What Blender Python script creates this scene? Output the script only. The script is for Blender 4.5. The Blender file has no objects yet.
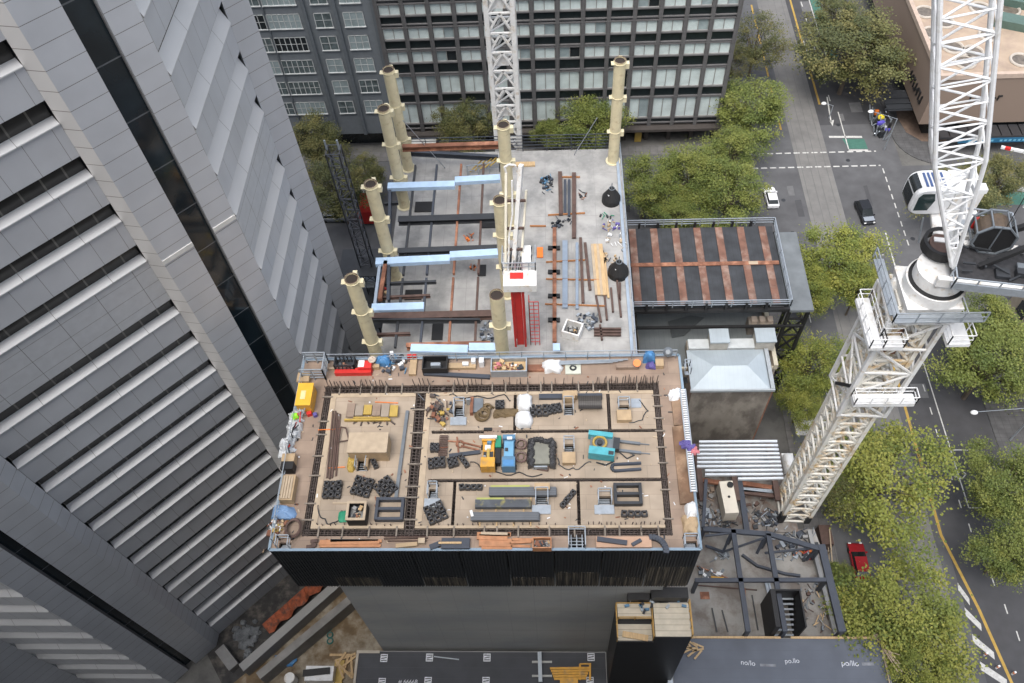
import bpy, math, random
import numpy as np
from mathutils import Vector, Matrix
random.seed(7)
C = bpy.context.scene.collection
H = 100.0
# ---------------------------------------------------------------- camera (calibrated)
Ma = np.array([[0.9987635, 0.01563579, -0.04719104],
               [0.01348193, 0.82849177, 0.55983892],
               [-0.04785091, 0.55978291, -0.82725654]])
FP = 842.405
cam = bpy.data.cameras.new('camera'); co = bpy.data.objects.new('camera', cam); C.objects.link(co)
cam.sensor_width = 36.0; cam.lens = FP / 1024 * 36; cam.clip_start = 0.5; cam.clip_end = 6000
m4 = Matrix.Identity(4)
for i in range(3):
    m4[i][0] = Ma[0][i]; m4[i][1] = Ma[1][i]; m4[i][2] = -Ma[2][i]; m4[i][3] = (0, 0, H)[i]
co.matrix_world = m4
bpy.context.scene.camera = co

def ray(x, y):
    return Ma.T @ np.array([(x - 512) / FP, -(y - 341.5) / FP, 1.0])
def A(x, y, z=0.0):
    """surveyed point on the horizontal level z"""
    d = ray(x, y); t = (z - H) / d[2]
    return Vector((d[0] * t, d[1] * t, z))
def AY(x, y, Y):
    d = ray(x, y); t = Y / d[1]
    return Vector((d[0] * t, Y, H + d[2] * t))
def zon(X, Y, px, py):
    d = ray(px, py); t = (d[0] * X + d[1] * Y) / (d[0] ** 2 + d[1] ** 2)
    return H + d[2] * t
def foot(x0, y0, x1, y1, z):
    xm, ym = (x0 + x1) / 2, (y0 + y1) / 2
    a, b = A(x0, ym, z), A(x1, ym, z); c, d = A(xm, y1, z), A(xm, y0, z)
    return a.x, c.y, b.x, d.y

# ---------------------------------------------------------------- materials
MATS = {}
def mat(name, col, rough=0.7, metal=0.0, var=0.12, scale=1.5, col2=None, amt=0.5, s2=0.35, bump=0.0, stretch=None, joints=None, jcol=None, brick=None, spec=None):
    if name in MATS: return MATS[name]
    m = bpy.data.materials.new(name); m.use_nodes = True; n = m.node_tree.nodes; l = m.node_tree.links
    b = n['Principled BSDF']; b.inputs['Roughness'].default_value = rough; b.inputs['Metallic'].default_value = metal
    if spec is not None: b.inputs['Specular IOR Level'].default_value = spec
    tc = n.new('ShaderNodeTexCoord'); mp = n.new('ShaderNodeMapping'); l.new(tc.outputs['Object'], mp.inputs[0])
    if stretch: mp.inputs['Scale'].default_value = stretch
    ns = n.new('ShaderNodeTexNoise'); ns.inputs['Scale'].default_value = scale; ns.inputs['Detail'].default_value = 6
    l.new(mp.outputs[0], ns.inputs['Vector'])
    rmp = n.new('ShaderNodeMapRange'); rmp.inputs[1].default_value = 0.25; rmp.inputs[2].default_value = 0.75
    rmp.inputs[3].default_value = 1 - var; rmp.inputs[4].default_value = 1 + var
    l.new(ns.outputs[0], rmp.inputs[0])
    base = None
    if brick:
        br = n.new('ShaderNodeTexBrick'); br.inputs['Scale'].default_value = 1
        br.inputs['Brick Width'].default_value = brick[0]; br.inputs['Row Height'].default_value = brick[1]
        br.inputs['Mortar Size'].default_value = brick[2]; br.offset = brick[3]
        br.inputs['Color1'].default_value = (*col, 1); br.inputs['Color2'].default_value = (*(col2 or [c * 0.85 for c in col]), 1)
        br.inputs['Mortar'].default_value = (*(jcol or [c * 0.4 for c in col]), 1)
        if len(brick) > 4:
            mp2 = n.new('ShaderNodeMapping'); l.new(tc.outputs['Object'], mp2.inputs[0]); mp2.inputs['Rotation'].default_value = brick[4]; l.new(mp2.outputs[0], br.inputs['Vector'])
        else: l.new(tc.outputs['Object'], br.inputs['Vector'])
        base = br.outputs[0]
    elif col2:
        n2 = n.new('ShaderNodeTexNoise'); n2.inputs['Scale'].default_value = s2; n2.inputs['Detail'].default_value = 5; n2.inputs['Roughness'].default_value = 0.65
        l.new(mp.outputs[0], n2.inputs['Vector'])
        r2 = n.new('ShaderNodeMapRange'); r2.inputs[1].default_value = 0.62 - amt * 0.3; r2.inputs[2].default_value = 0.78 - amt * 0.3
        l.new(n2.outputs[0], r2.inputs[0])
        mx = n.new('ShaderNodeMix'); mx.data_type = 'RGBA'; mx.inputs[6].default_value = (*col, 1); mx.inputs[7].default_value = (*col2, 1)
        l.new(r2.outputs[0], mx.inputs[0]); base = mx.outputs[2]
    mul = n.new('ShaderNodeVectorMath'); mul.operation = 'SCALE'
    if base is None:
        mul.inputs[0].default_value = col
    else: l.new(base, mul.inputs[0])
    l.new(rmp.outputs[0], mul.inputs['Scale'])
    out = mul.outputs[0]
    if joints:   # list of (axis, period, width)
        sp = n.new('ShaderNodeSeparateXYZ'); l.new(tc.outputs['Object'], sp.inputs[0]); fac = None
        for ax, per, w in joints:
            d = n.new('ShaderNodeMath'); d.operation = 'DIVIDE'; d.inputs[1].default_value = per; l.new(sp.outputs[ax], d.inputs[0])
            fr = n.new('ShaderNodeMath'); fr.operation = 'FRACT'; l.new(d.outputs[0], fr.inputs[0])
            lt = n.new('ShaderNodeMath'); lt.operation = 'LESS_THAN'; lt.inputs[1].default_value = w / per; l.new(fr.outputs[0], lt.inputs[0])
            if fac is None: fac = lt.outputs[0]
            else:
                mxx = n.new('ShaderNodeMath'); mxx.operation = 'MAXIMUM'; l.new(fac, mxx.inputs[0]); l.new(lt.outputs[0], mxx.inputs[1]); fac = mxx.outputs[0]
        mj = n.new('ShaderNodeMix'); mj.data_type = 'RGBA'; l.new(fac, mj.inputs[0]); l.new(out, mj.inputs[6])
        mj.inputs[7].default_value = (*(jcol or [c * 0.35 for c in col]), 1); out = mj.outputs[2]
    l.new(out, b.inputs['Base Color'])
    if bump:
        bp = n.new('ShaderNodeBump'); bp.inputs['Strength'].default_value = bump; bp.inputs['Distance'].default_value = 0.05
        l.new(ns.outputs[0], bp.inputs['Height']); l.new(bp.outputs[0], b.inputs['Normal'])
    MATS[name] = m; return m

asphalt = mat('asphalt', (.098, .1, .106), .9, var=.16, scale=.5, col2=(.078, .079, .084), amt=.6, s2=.08)
asphalt2 = mat('asphalt_fresh', (.058, .059, .064), .9, var=.15, scale=.6, col2=(.058, .058, .062), amt=.5, s2=.1)
paving = mat('paving', (.14, .137, .135), .85, var=.2, scale=1, joints=[(0, 1.2, .05), (1, 1.2, .05)], jcol=(.09, .09, .09))
bluestone = mat('bluestone', (.085, .085, .088), .85, var=.3, scale=.8, joints=[(0, .9, .04), (1, .6, .04)], jcol=(.05, .05, .05))
tramc = mat('tram_concrete', (.165, .162, .157), .85, var=.12, scale=.7, joints=[(1, 3.2, .05)], jcol=(.14, .137, .134), col2=(.14, .138, .135), s2=.2)
wpaint = mat('white_road_paint', (.48, .48, .465), .8, var=.25, scale=3)
ypaint = mat('yellow_road_paint', (.4, .26, .06), .8, var=.2, scale=2)
gpaint = mat('green_road_paint', (.05, .14, .11), .8, var=.2)
soil = mat('soil', (.17, .12, .07), .95, var=.35, scale=.6, col2=(.27, .24, .19), amt=.6, s2=.3, bump=.5)
concrete = mat('concrete', (.3, .3, .295), .85, var=.16, scale=.5, col2=(.24, .24, .238), amt=.6, s2=.25, bump=.1)
slabc = mat('slab_concrete', (.35, .345, .335), .85, joints=[(0, 2.8, .04), (1, 3.3, .04)], jcol=(.26, .255, .25), var=.16, scale=.7, col2=(.25, .25, .245), amt=.6, s2=.3)
corec = mat('core_concrete', (.37, .37, .355), .8, var=.14, scale=.6, stretch=(.35, 1, .8), col2=(.29, .3, .3), amt=.6, s2=.3, joints=[(2, 3.2, .06), (0, 2.4, .03)], jcol=(.27, .27, .265))
ply = mat('formply', (.355, .29, .225), .8, var=.22, scale=.5, brick=(2.4, 1.2, .012, .5), col2=(.33, .265, .2), jcol=(.23, .185, .145))
plyp = mat('formply_pink', (.285, .215, .165), .8, var=.25, scale=.6, brick=(2.4, 1.2, .012, .5), col2=(.26, .19, .145), jcol=(.19, .14, .11))
plynew = mat('new_plywood', (.4, .29, .175), .7, var=.18, scale=1.5)
plypale = mat('pale_plywood', (.42, .335, .24), .7, var=.12, scale=2)
timber = mat('timber', (.5, .35, .19), .75, var=.25, scale=2, stretch=(6, .6, 6))
orangewood = mat('orange_timber', (.42, .2, .1), .7, var=.25, scale=2)
rust = mat('rust_steel', (.2, .085, .05), .8, var=.35, scale=1.2, col2=(.32, .15, .09), amt=.5, s2=.6)
rust2 = mat('dark_rust_steel', (.09, .055, .045), .75, var=.3, scale=1.5)
rebar = mat('rebar', (.085, .066, .058), .7, var=.4, scale=3)
dark = mat('dark_steel', (.03, .033, .038), .5, var=.2)
black = mat('black_matt', (.012, .012, .013), .6, var=.2)
blackpl = mat('black_plastic', (.05, .05, .053), .45, var=.3, scale=2)
void = mat('shaft_shade', (.008, .008, .009), .9)
slate = mat('slate_steel', (.045, .053, .07), .5, var=.15)
grey = mat('grey_steel', (.16, .18, .2), .5, .3, var=.15)
greypl = mat('grey_sheet', (.11, .12, .135), .55, var=.1, joints=[(1, .18, .02)], jcol=(.06, .065, .07))
galv = mat('galvanised_steel', (.38, .42, .46), .4, .5, var=.12, scale=3)
lblue = mat('light_blue_wrap', (.42, .57, .76), .35, var=.12, scale=1.2, spec=.6)
whitep = mat('white_paint', (.72, .73, .74), .4, var=.08, scale=2, col2=(.58, .57, .54), amt=.3, s2=1.2)
whitem = mat('white_crane_paint', (.7, .7, .69), .45, var=.1, scale=1.5, col2=(.5, .42, .32), amt=.25, s2=1.3)
cream = mat('cream_mast_paint', (.72, .7, .64), .5, var=.1, scale=1.2, col2=(.55, .4, .22), amt=.42, s2=.8)
colcream = mat('cream_column_paint', (.64, .57, .38), .5, var=.1, scale=1.2, col2=(.48, .39, .24), amt=.22, s2=1.4)
yellow = mat('yellow_paint', (.6, .31, .04), .5, var=.2, scale=2, col2=(.38, .24, .1), amt=.35, s2=1.5)
ochre = mat('ochre_paint', (.42, .29, .07), .5, var=.2)
orange = mat('orange_paint', (.8, .2, .03), .5, var=.1)
red = mat('red_paint', (.55, .03, .025), .45, var=.1)
mblue = mat('machine_blue', (.09, .2, .32), .4, var=.15, scale=2)
tealm = mat('turquoise_paint', (.07, .34, .4), .5, var=.2, scale=2)
tarpb = mat('blue_tarp', (.07, .22, .45), .5, var=.2)
tarpg = mat('green_tarp', (.02, .25, .14), .6, var=.2)
purple = mat('purple_cloth', (.1, .08, .26), .7, var=.3)
pink = mat('pink_cloth', (.45, .15, .17), .7, var=.2)
bagw = mat('white_bag', (.72, .73, .74), .7, var=.08, bump=.4)
greenst = mat('strap_green', (.38, .4, .12), .6)
roofd = mat('dark_membrane', (.045, .048, .056), .7, var=.18, scale=.5, joints=[(1, 1.1, .03)], jcol=(.06, .063, .07))
roofs = mat('slate_membrane', (.1, .113, .14), .6, var=.15, scale=.4, joints=[(1, .9, .03)], jcol=(.09, .1, .12))
roofg = mat('grey_roof', (.13, .145, .15), .75, var=.15, scale=.5, joints=[(0, .6, .03)], jcol=(.1, .11, .115))
roofw = mat('pale_metal_roof', (.42, .48, .52), .5, .2, var=.08, scale=.6, joints=[(0, .5, .02)], jcol=(.36, .41, .45))
brickm = mat('old_brick', (.27, .14, .1), .9, var=.2, brick=(.5, .16, .02, .5, (math.radians(90), 0, 0)), col2=(.22, .12, .09), jcol=(.3, .27, .24))
render = mat('old_render', (.3, .27, .23), .9, var=.2, scale=.6, col2=(.16, .14, .12), amt=.6, s2=.4, stretch=(1, 1, .5))
brownst = mat('brown_precast', (.32, .24, .195), .85, var=.08, scale=.4, joints=[(0, 3.5, .05), (1, 3.5, .05)], jcol=(.22, .165, .13))
brownroof = mat('brown_roof', (.36, .28, .21), .9, var=.15, scale=.4, col2=(.3, .23, .18))
glassd = mat('dark_glass', (.016, .02, .022), .12, var=.3, scale=.8, spec=.6)
slotglass = mat('slot_glass', (.025, .024, .022), .25, var=.5, scale=.5, joints=[(0, 1.45, .12)], jcol=(.12, .115, .1))
gwall = mat('grey_render', (.15, .168, .185), .8, var=.08)
gwall2 = mat('dark_brown_concrete', (.085, .078, .073), .8, var=.15, scale=.8)
spand = mat('black_spandrel', (.012, .018, .02), .3, var=.3)
blindm = mat('pale_blind_glass', (.6, .68, .67), .25, var=.22, scale=.5, joints=[(0, .18, .03)], jcol=(.33, .39, .4))
blindd = mat('dim_blind_glass', (.3, .36, .37), .25, var=.2, scale=.7, joints=[(0, .18, .03)], jcol=(.14, .17, .18))
frameg = mat('window_frame_metal', (.3, .3, .29), .5)
clad_h = mat('tower_cladding', (.53, .55, .585), .38, .3, var=.08, scale=.35, joints=[(2, 1.4, .035)], jcol=(.15, .14, .13))
clad_w = mat('tower_bevel_cladding', (.56, .55, .54), .4, .25, var=.035, scale=.35, joints=[(2, 1.4, .045)], jcol=(.16, .14, .125))
clad_p = mat('tower_spandrel', (.54, .56, .595), .38, .3, var=.09, scale=.3, joints=[(0, 1.9, .03)], jcol=(.2, .2, .2))
clad_s = mat('tower_sill', (.6, .61, .625), .4, .25, var=.05, scale=.3, joints=[(0, 4.35, .04)], jcol=(.25, .25, .25))
louver = mat('plant_level_panel', (.52, .54, .57), .4, .3, var=.07, joints=[(2, 1.47, .035), (0, 2.9, .04)], jcol=(.2, .2, .2))
screen = mat('screen_sheet', (.018, .02, .022), .5, var=.35, scale=1.2, stretch=(5, 5, .15))
screen2 = mat('screen_mesh', (.018, .018, .018), .6, var=.3, scale=1, stretch=(5, 5, .12), col2=(.14, .12, .09), amt=.6, s2=1.2)
gwall2 = mat('charcoal_concrete', (.075, .078, .082), .8, var=.15, scale=.8)
matcar = mat('car_white', (.75, .76, .78), .25, var=.02); matcarb = mat('car_black', (.012, .013, .016), .2, var=.02)
matcarr = mat('car_red', (.3, .015, .02), .25, var=.02); matcars = mat('car_silver', (.35, .38, .42), .25, .4, var=.02)
rubber = mat('tyre_rubber', (.02, .02, .02), .8)
lampm = mat('lamp_white', (.75, .76, .76), .4)
skin = mat('skin', (.4, .25, .18), .6)

# ---------------------------------------------------------------- mesh builder
class MB:
    def __init__(s): s.v = []; s.f = []; s.m = []; s.cur = 0
    def quad(s, *p):
        i = len(s.v); s.v += [tuple(q) for q in p]; s.f.append(tuple(range(i, i + len(p)))); s.m.append(s.cur); return s
    def hexa(s, p):   # 8 points: bottom 4 (ccw), top 4
        i = len(s.v); s.v += [tuple(q) for q in p]
        for f in ((3, 2, 1, 0), (4, 5, 6, 7), (0, 1, 5, 4), (1, 2, 6, 5), (2, 3, 7, 6), (3, 0, 4, 7)):
            s.f.append(tuple(i + k for k in f)); s.m.append(s.cur)
        return s
    def box(s, x0, y0, z0, x1, y1, z1):
        if x1 < x0: x0, x1 = x1, x0
        if y1 < y0: y0, y1 = y1, y0
        if z1 < z0: z0, z1 = z1, z0
        return s.hexa([(x0, y0, z0), (x1, y0, z0), (x1, y1, z0), (x0, y1, z0), (x0, y0, z1), (x1, y0, z1), (x1, y1, z1), (x0, y1, z1)])
    def obox(s, cx, cy, z0, sx, sy, sz, rot=0):
        c, n = math.cos(rot), math.sin(rot); P = []
        for z in (z0, z0 + sz):
            for a, b in ((-1, -1), (1, -1), (1, 1), (-1, 1)):
                x, y = a * sx / 2, b * sy / 2; P.append((cx + x * c - y * n, cy + x * n + y * c, z))
        return s.hexa(P)
    def beam(s, p, q, w, h=None):
        p, q = Vector(p), Vector(q); d = q - p
        if d.length < 1e-6: return s
        d.normalize(); h = h or w
        up = Vector((0, 0, 1)) if abs(d.z) < .95 else Vector((0, 1, 0))
        a = d.cross(up).normalized() * (w / 2); b = a.cross(d).normalized() * (h / 2)
        return s.hexa([p - a - b, p + a - b, p + a + b, p - a + b, q - a - b, q + a - b, q + a + b, q - a + b])
    def tube(s, p, q, r, n=6, r2=None, cap=True):
        p, q = Vector(p), Vector(q); d = (q - p)
        if d.length < 1e-6: return s
        d.normalize(); r2 = r if r2 is None else r2
        up = Vector((0, 0, 1)) if abs(d.z) < .95 else Vector((1, 0, 0))
        a = d.cross(up).normalized(); b = a.cross(d); i = len(s.v)
        for c, rr in ((p, r), (q, r2)):
            for k in range(n):
                t = 2 * math.pi * k / n; s.v.append(tuple(c + (a * math.cos(t) + b * math.sin(t)) * rr))
        for k in range(n):
            s.f.append((i + k, i + (k + 1) % n, i + n + (k + 1) % n, i + n + k)); s.m.append(s.cur)
        if cap:
            s.f.append(tuple(i + k for k in range(n))[::-1]); s.m.append(s.cur)
            s.f.append(tuple(i + n + k for k in range(n))); s.m.append(s.cur)
        return s
    def path(s, pts, r, n=5):
        for a, b in zip(pts[:-1], pts[1:]): s.tube(a, b, r, n)
        return s
    def pipe(s, x, y, z0, z1, ro, ri, n=20):   # open hollow pipe
        i = len(s.v)
        for z, r in ((z0, ro), (z1, ro), (z1, ri), (z1 - min(3, (z1 - z0) * .9), ri)):
            for k in range(n):
                t = 2 * math.pi * k / n; s.v.append((x + r * math.cos(t), y + r * math.sin(t), z))
        for j in range(3):
            for k in range(n):
                s.f.append((i + j * n + k, i + j * n + (k + 1) % n, i + (j + 1) * n + (k + 1) % n, i + (j + 1) * n + k)); s.m.append(s.cur)
        return s
    def prism(s, pts, z0, z1):
        n = len(pts); i = len(s.v)
        s.v += [(p[0], p[1], z0) for p in pts] + [(p[0], p[1], z1) for p in pts]
        s.f.append(tuple(i + k for k in range(n))[::-1]); s.f.append(tuple(i + n + k for k in range(n))); s.m += [s.cur] * 2
        for k in range(n): s.f.append((i + k, i + (k + 1) % n, i + n + (k + 1) % n, i + n + k)); s.m.append(s.cur)
        return s
    def torus(s, c, R, r, n=16, m=6, sx=1, sy=1, z=0):
        i = len(s.v)
        for a in range(n):
            t = 2 * math.pi * a / n
            for b in range(m):
                u = 2 * math.pi * b / m
                s.v.append((c[0] + sx * (R + r * math.cos(u)) * math.cos(t), c[1] + sy * (R + r * math.cos(u)) * math.sin(t), c[2] + r * math.sin(u)))
        for a in range(n):
            for b in range(m):
                s.f.append((i + a * m + b, i + ((a + 1) % n) * m + b, i + ((a + 1) % n) * m + (b + 1) % m, i + a * m + (b + 1) % m)); s.m.append(s.cur)
        return s
    def blob(s, c, rx, ry, rz, seed=0, nu=14, nv=8, rough=.18, p=.6):   # lumpy heap / bag, flat-ish at the bottom
        rnd = random.Random(seed); i = len(s.v)
        ph = [(rnd.uniform(0, 6.3), rnd.randint(2, 6), rnd.uniform(.3, 1)) for _ in range(5)]
        for a in range(nv + 1):
            t = math.pi / 2 * a / nv
            for b in range(nu):
                u = 2 * math.pi * b / nu
                k = 1 + rough * sum(w * math.sin(m * u + f + 3 * t) for f, m, w in ph) / 2.2
                cu, su = math.cos(u), math.sin(u)
                cu = math.copysign(abs(cu) ** p, cu); su = math.copysign(abs(su) ** p, su)
                s.v.append((c[0] + rx * k * cu * math.cos(t) ** p, c[1] + ry * k * su * math.cos(t) ** p, c[2] + rz * math.sin(t) * (1 + rough * .8 * math.sin(5 * u + ph[0][0]) * math.cos(t))))
        for a in range(nv):
            for b in range(nu):
                s.f.append((i + a * nu + b, i + a * nu + (b + 1) % nu, i + (a + 1) * nu + (b + 1) % nu, i + (a + 1) * nu + b)); s.m.append(s.cur)
        return s
    def build(s, name, mats, parent=None, smooth=False, origin=None):
        me = bpy.data.meshes.new(name)
        if not isinstance(mats, (list, tuple)): mats = [mats]
        v = s.v
        o = Vector((0, 0, 0))
        if parent is None:
            if origin is None:
                xs = [p[0] for p in v]; ys = [p[1] for p in v]; zs = [p[2] for p in v]
                o = Vector(((min(xs) + max(xs)) / 2, (min(ys) + max(ys)) / 2, min(zs)))
            else: o = Vector(origin)
        elif origin is not None: o = Vector(origin)
        me.from_pydata([(p[0] - o.x, p[1] - o.y, p[2] - o.z) for p in v], [], s.f)
        for m in mats: me.materials.append(m)
        if len(mats) > 1: me.polygons.foreach_set('material_index', s.m)
        if smooth: me.polygons.foreach_set('use_smooth', [True] * len(me.polygons))
        me.update()
        ob = bpy.data.objects.new(name, me); C.objects.link(ob); ob.location = o
        if parent is not None:
            ob.parent = parent; ob.matrix_parent_inverse = Matrix.Translation(-wloc(parent))
        return ob
def wloc(o):
    p = Vector(o.location)
    if o.parent is not None: p = p + o.matrix_parent_inverse.translation + wloc(o.parent)
    return p
def tag(o, label, cat=None, group=None):
    o['label'] = label
    if cat: o['category'] = cat
    if group: o['group'] = group
    return o
def thing(name, label, cat, loc, group=None):
    o = bpy.data.objects.new(name, None); C.objects.link(o); o.location = loc; o.empty_display_size = .5
    return tag(o, label, cat, group)
def solo(mb, name, mats, label, cat, group=None, smooth=False):
    return tag(mb.build(name, mats, None, smooth), label, cat, group)
def struct(mb, name, m):
    o = mb.build(name, m, None, origin=(0, 0, 0)); o['kind'] = 'structure'; return o
def copy_tree(o, parent=None):
    c = o.copy(); C.objects.link(c)
    if parent is not None: c.parent = parent; c.matrix_parent_inverse = o.matrix_parent_inverse.copy()
    for ch in list(o.children): copy_tree(ch, c)
    return c
def sheet(pts, z):
    b = MB(); b.quad(*[(p[0], p[1], z) for p in pts]); return b
def rail(mb, pts, h=1.1, r=.035, step=2.0, mids=(.5,)):
    for a, b in zip(pts[:-1], pts[1:]):
        a, b = Vector(a), Vector(b); n = max(1, round((b - a).length / step)); up = Vector((0, 0, h))
        for k in range(n + 1):
            p = a.lerp(b, k / n); mb.beam(p, p + up, r * 2)
        mb.beam(a + up, b + up, r * 2)
        for m in mids: mb.beam(a + up * m, b + up * m, r * 1.6)
    return mb

# ---------------------------------------------------------------- world and light
w = bpy.data.worlds.new('World'); bpy.context.scene.world = w; w.use_nodes = True
nt = w.node_tree; sky = nt.nodes.new('ShaderNodeTexSky'); sky.sky_type = 'NISHITA'; sky.sun_disc = False
SE, SA = math.radians(66), math.radians(205)     # elevation, compass azimuth from +Y
sky.sun_elevation = SE; sky.sun_rotation = SA; sky.air_density = 1.0; sky.dust_density = 4.0; sky.ozone_density = .6; sky.altitude = 50
hs = nt.nodes.new('ShaderNodeHueSaturation'); hs.inputs['Saturation'].default_value = .42
nt.links.new(sky.outputs[0], hs.inputs['Color']); nt.links.new(hs.outputs[0], nt.nodes['Background'].inputs[0]); nt.nodes['Background'].inputs[1].default_value = 0.15
sl = bpy.data.lights.new('sun', 'SUN'); so = bpy.data.objects.new('sun', sl); C.objects.link(so)
sl.energy = .8; sl.angle = math.radians(28); sl.color = (1, .96, .9)
dv = Vector((math.sin(SA) * math.cos(SE), math.cos(SA) * math.cos(SE), math.sin(SE)))
so.rotation_euler = dv.to_track_quat('Z', 'Y').to_euler(); so.location = (0, 0, 200)
vs = bpy.context.scene.view_settings; vs.view_transform = 'Standard'; vs.look = 'None'; vs.gamma = 1; vs.exposure = 1.15; vs.use_curve_mapping = False
cy = bpy.context.scene.cycles; cy.max_bounces = 5; cy.diffuse_bounces = 3; cy.glossy_bounces = 3; cy.use_denoising = True; cy.caustics_reflective = False; cy.caustics_refractive = False

# ================================================================ GROUND AND STREETS
struct(sheet([(-3000, -3000), (3000, -3000), (3000, 3000), (-3000, 3000)], 0), 'ground', mat('ground_concrete', (.12, .118, .112), .9, var=.2, scale=.5, col2=(.085, .083, .08)))
b = MB()     # tram street running away and the cross street, with the junction
struct(sheet([(33.8, -40), (57, -40), (57, 400), (33.8, 400)], .02), 'road', asphalt)
struct(sheet([(-300, 81), (33.8, 81), (33.8, 104.8), (-300, 104.8)], .02), 'cross_road', asphalt)
struct(sheet([(57, 78), (300, 78), (300, 101), (57, 101)], .02), 'cross_road', asphalt)
struct(sheet([(47.2, 18), (57, 18), (57, 74), (46.8, 74)], .026), 'road_resurfacing', asphalt2)
struct(sheet([(45.6, 111), (55, 111), (55, 300), (45.6, 300)], .026), 'road_resurfacing', asphalt2)
struct(sheet([(40.4, -40), (45.8, -40), (45.6, 400), (40.2, 400)], .03), 'tram_reserve', tramc)
b = MB()
for x in (40.95, 42.35, 43.5, 44.9): b.box(x - .035, -40, .031, x + .035, 400, .042)
struct(b, 'tram_rail', mat('rail_groove', (.11, .11, .108), .6))
# pavements with kerbs
b = MB()
b.prism([(-300, 74.9), (30.5, 74.9), (30.5, 0), (33.8, 0), (33.8, 79), (31.8, 81), (-300, 81)], 0, .13)
b.prism([(-300, 104.8), (31.5, 104.8), (33.8, 107), (33.8, 400), (28.5, 400), (28.5, 107), (-300, 107)], 0, .13)
struct(b, 'pavement', paving)
b = MB(); pts = [(57, 400), (57, 111)]
for k in range(9):
    t = math.radians(180 + 90 * k / 8); pts.append((64 + 7 * math.cos(t), 108 + 7 * math.sin(t)))
pts += [(300, 101), (300, 140), (64, 140), (64, 400)]
b.prism(pts, 0, .13); b.prism([(57, -40), (63, -40), (63, 72), (300, 72), (300, 78), (61, 78), (57, 74)], 0, .13)
struct(b, 'corner_pavement', bluestone)
# markings
b = MB(); z = .034
def mk(x0, y0, x1, y1): b.quad((x0, y0, z), (x1, y0, z), (x1, y1, z), (x0, y1, z))
def mline(p, q, wd=.15, zz=None):
    p, q = Vector(p[:2]), Vector(q[:2]); d = (q - p).normalized(); n = Vector((-d.y, d.x)) * wd / 2; zz = zz or z
    b.quad((*(p - n), zz), (*(q - n), zz), (*(q + n), zz), (*(p + n), zz))
for yy in (104.5, 101.2):
    x = 33.0
    while x < 53.5: mline((x, yy), (min(x + 1.0, 53.6), yy), .26); x += 1.45
for px, py in ((924, 388), (931, 411), (937, 433), (944, 455), (951, 476), (960, 504), (970, 528), (981, 555), (993, 581), (1006, 609), (1018, 636), (1030, 662)):
    p = A(px, py); mline((p.x, p.y - .55), (p.x - .02, p.y + .55), .14)
mline((50.8, 60.5 + 8), (50.95, 42.0)); mline((50.95, 42.0), (53.0, 42.0)); mline(A(953, 450), A(968, 450))
for q in (((954, 476), (962, 479)), ((962, 479), (966, 474)), ((966, 474), (960, 470))): mline(A(*q[0]), A(*q[1]), .12)
mline(A(885.5, 233), A(895, 266), .2); mline(A(895, 266), A(905, 267), .2); mline(A(869, 255), A(884, 255), .15)
y = 84.
for k in range(9): mline((53.8 + k * .02, 100.5 - k * 1.9), (53.8 + k * .02, 99.4 - k * 1.9), .18)
mline(A(829, 137), A(862, 137), .45); mline(A(838, 112), A(848.5, 149), .16); mline(A(848.5, 150.3), A(868, 150.3), .3)
mline(A(827, 97), A(831, 122), .22); b.quad(*[(*A(px, py)[:2], z) for px, py in ((829.5, 121), (834, 120), (832.6, 126.5))])
mline(A(803.5, 41), A(809, 60), .2); b.quad(*[(*A(px, py)[:2], z) for px, py in ((807, 57), (811, 56), (810.2, 62))])
mline((50.2, 128), (50.2, 300), .15)
for k in range(8): mline((48.6, 117 + k * 4.5), (48.6, 118.6 + k * 4.5), .16)
mline((36.6, 20), (36.6, 22)); 
for k in range(14): mline((36.9, 24 + k * 4.2), (36.9, 25.4 + k * 4.2), .12)
struct(b, 'white_markings', wpaint)
b = MB(); z = .038
pl = [(46.7, 400), (46.7, 38.5), (48.6, 29.6), (50.2, 19), (50.6, 5)]
for p, q in ((pl[0], (46.65, 116.2)), ((46.7, 73), pl[1]), (pl[1], pl[2]), (pl[2], pl[3]), (pl[3], pl[4])):
    mline(p, q, .34)
for k in range(14): mline((39.1, 110.1 + k * 4.6), (39.1, 112.9 + k * 4.6), .32)
struct(b, 'yellow_markings', ypaint)
b = MB()
for q in (((960, 585), (974, 607), (969, 603), (962, 592)),): pass
for k, (y0, y1) in enumerate(((31.8, 29.3), (28.9, 26.4), (25.9, 23.3), (22.9, 20.4), (19.9, 17.4))):
    xr = 47.9 + (31 - y0) * .17
    b.quad((46.9, y0, .033), (47.05, y0 + .9, .033), (xr + .1, y1 + 1.5, .033), (xr - .05, y1 + .7, .033))
struct(b, 'zone_stripes', wpaint)
b = MB(); z = .031
b.quad(*[(*A(px, py)[:2], z) for px, py in ((842, 139), (864, 139), (868, 149), (849, 149))])
b.quad((50.4, 124, z), (52.2, 124, z), (52.2, 200, z), (50.4, 200, z)); b.quad((64, 92, z), (90, 92, z), (90, 94.6, z), (64, 94.6, z))
struct(b, 'green_bike_box', gpaint)
b = MB()   # brick paved curve by the brown building
b.prism([A(px, py)[:2] for px, py in ((893, 95), (897, 118), (906, 133), (922, 142), (945, 142), (960, 128), (940, 112), (925, 85))], .13, .17)
struct(b, 'brick_paving', mat('brick_paver', (.15, .105, .08), .9, var=.25, scale=2))
rr = random.Random(71)
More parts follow.
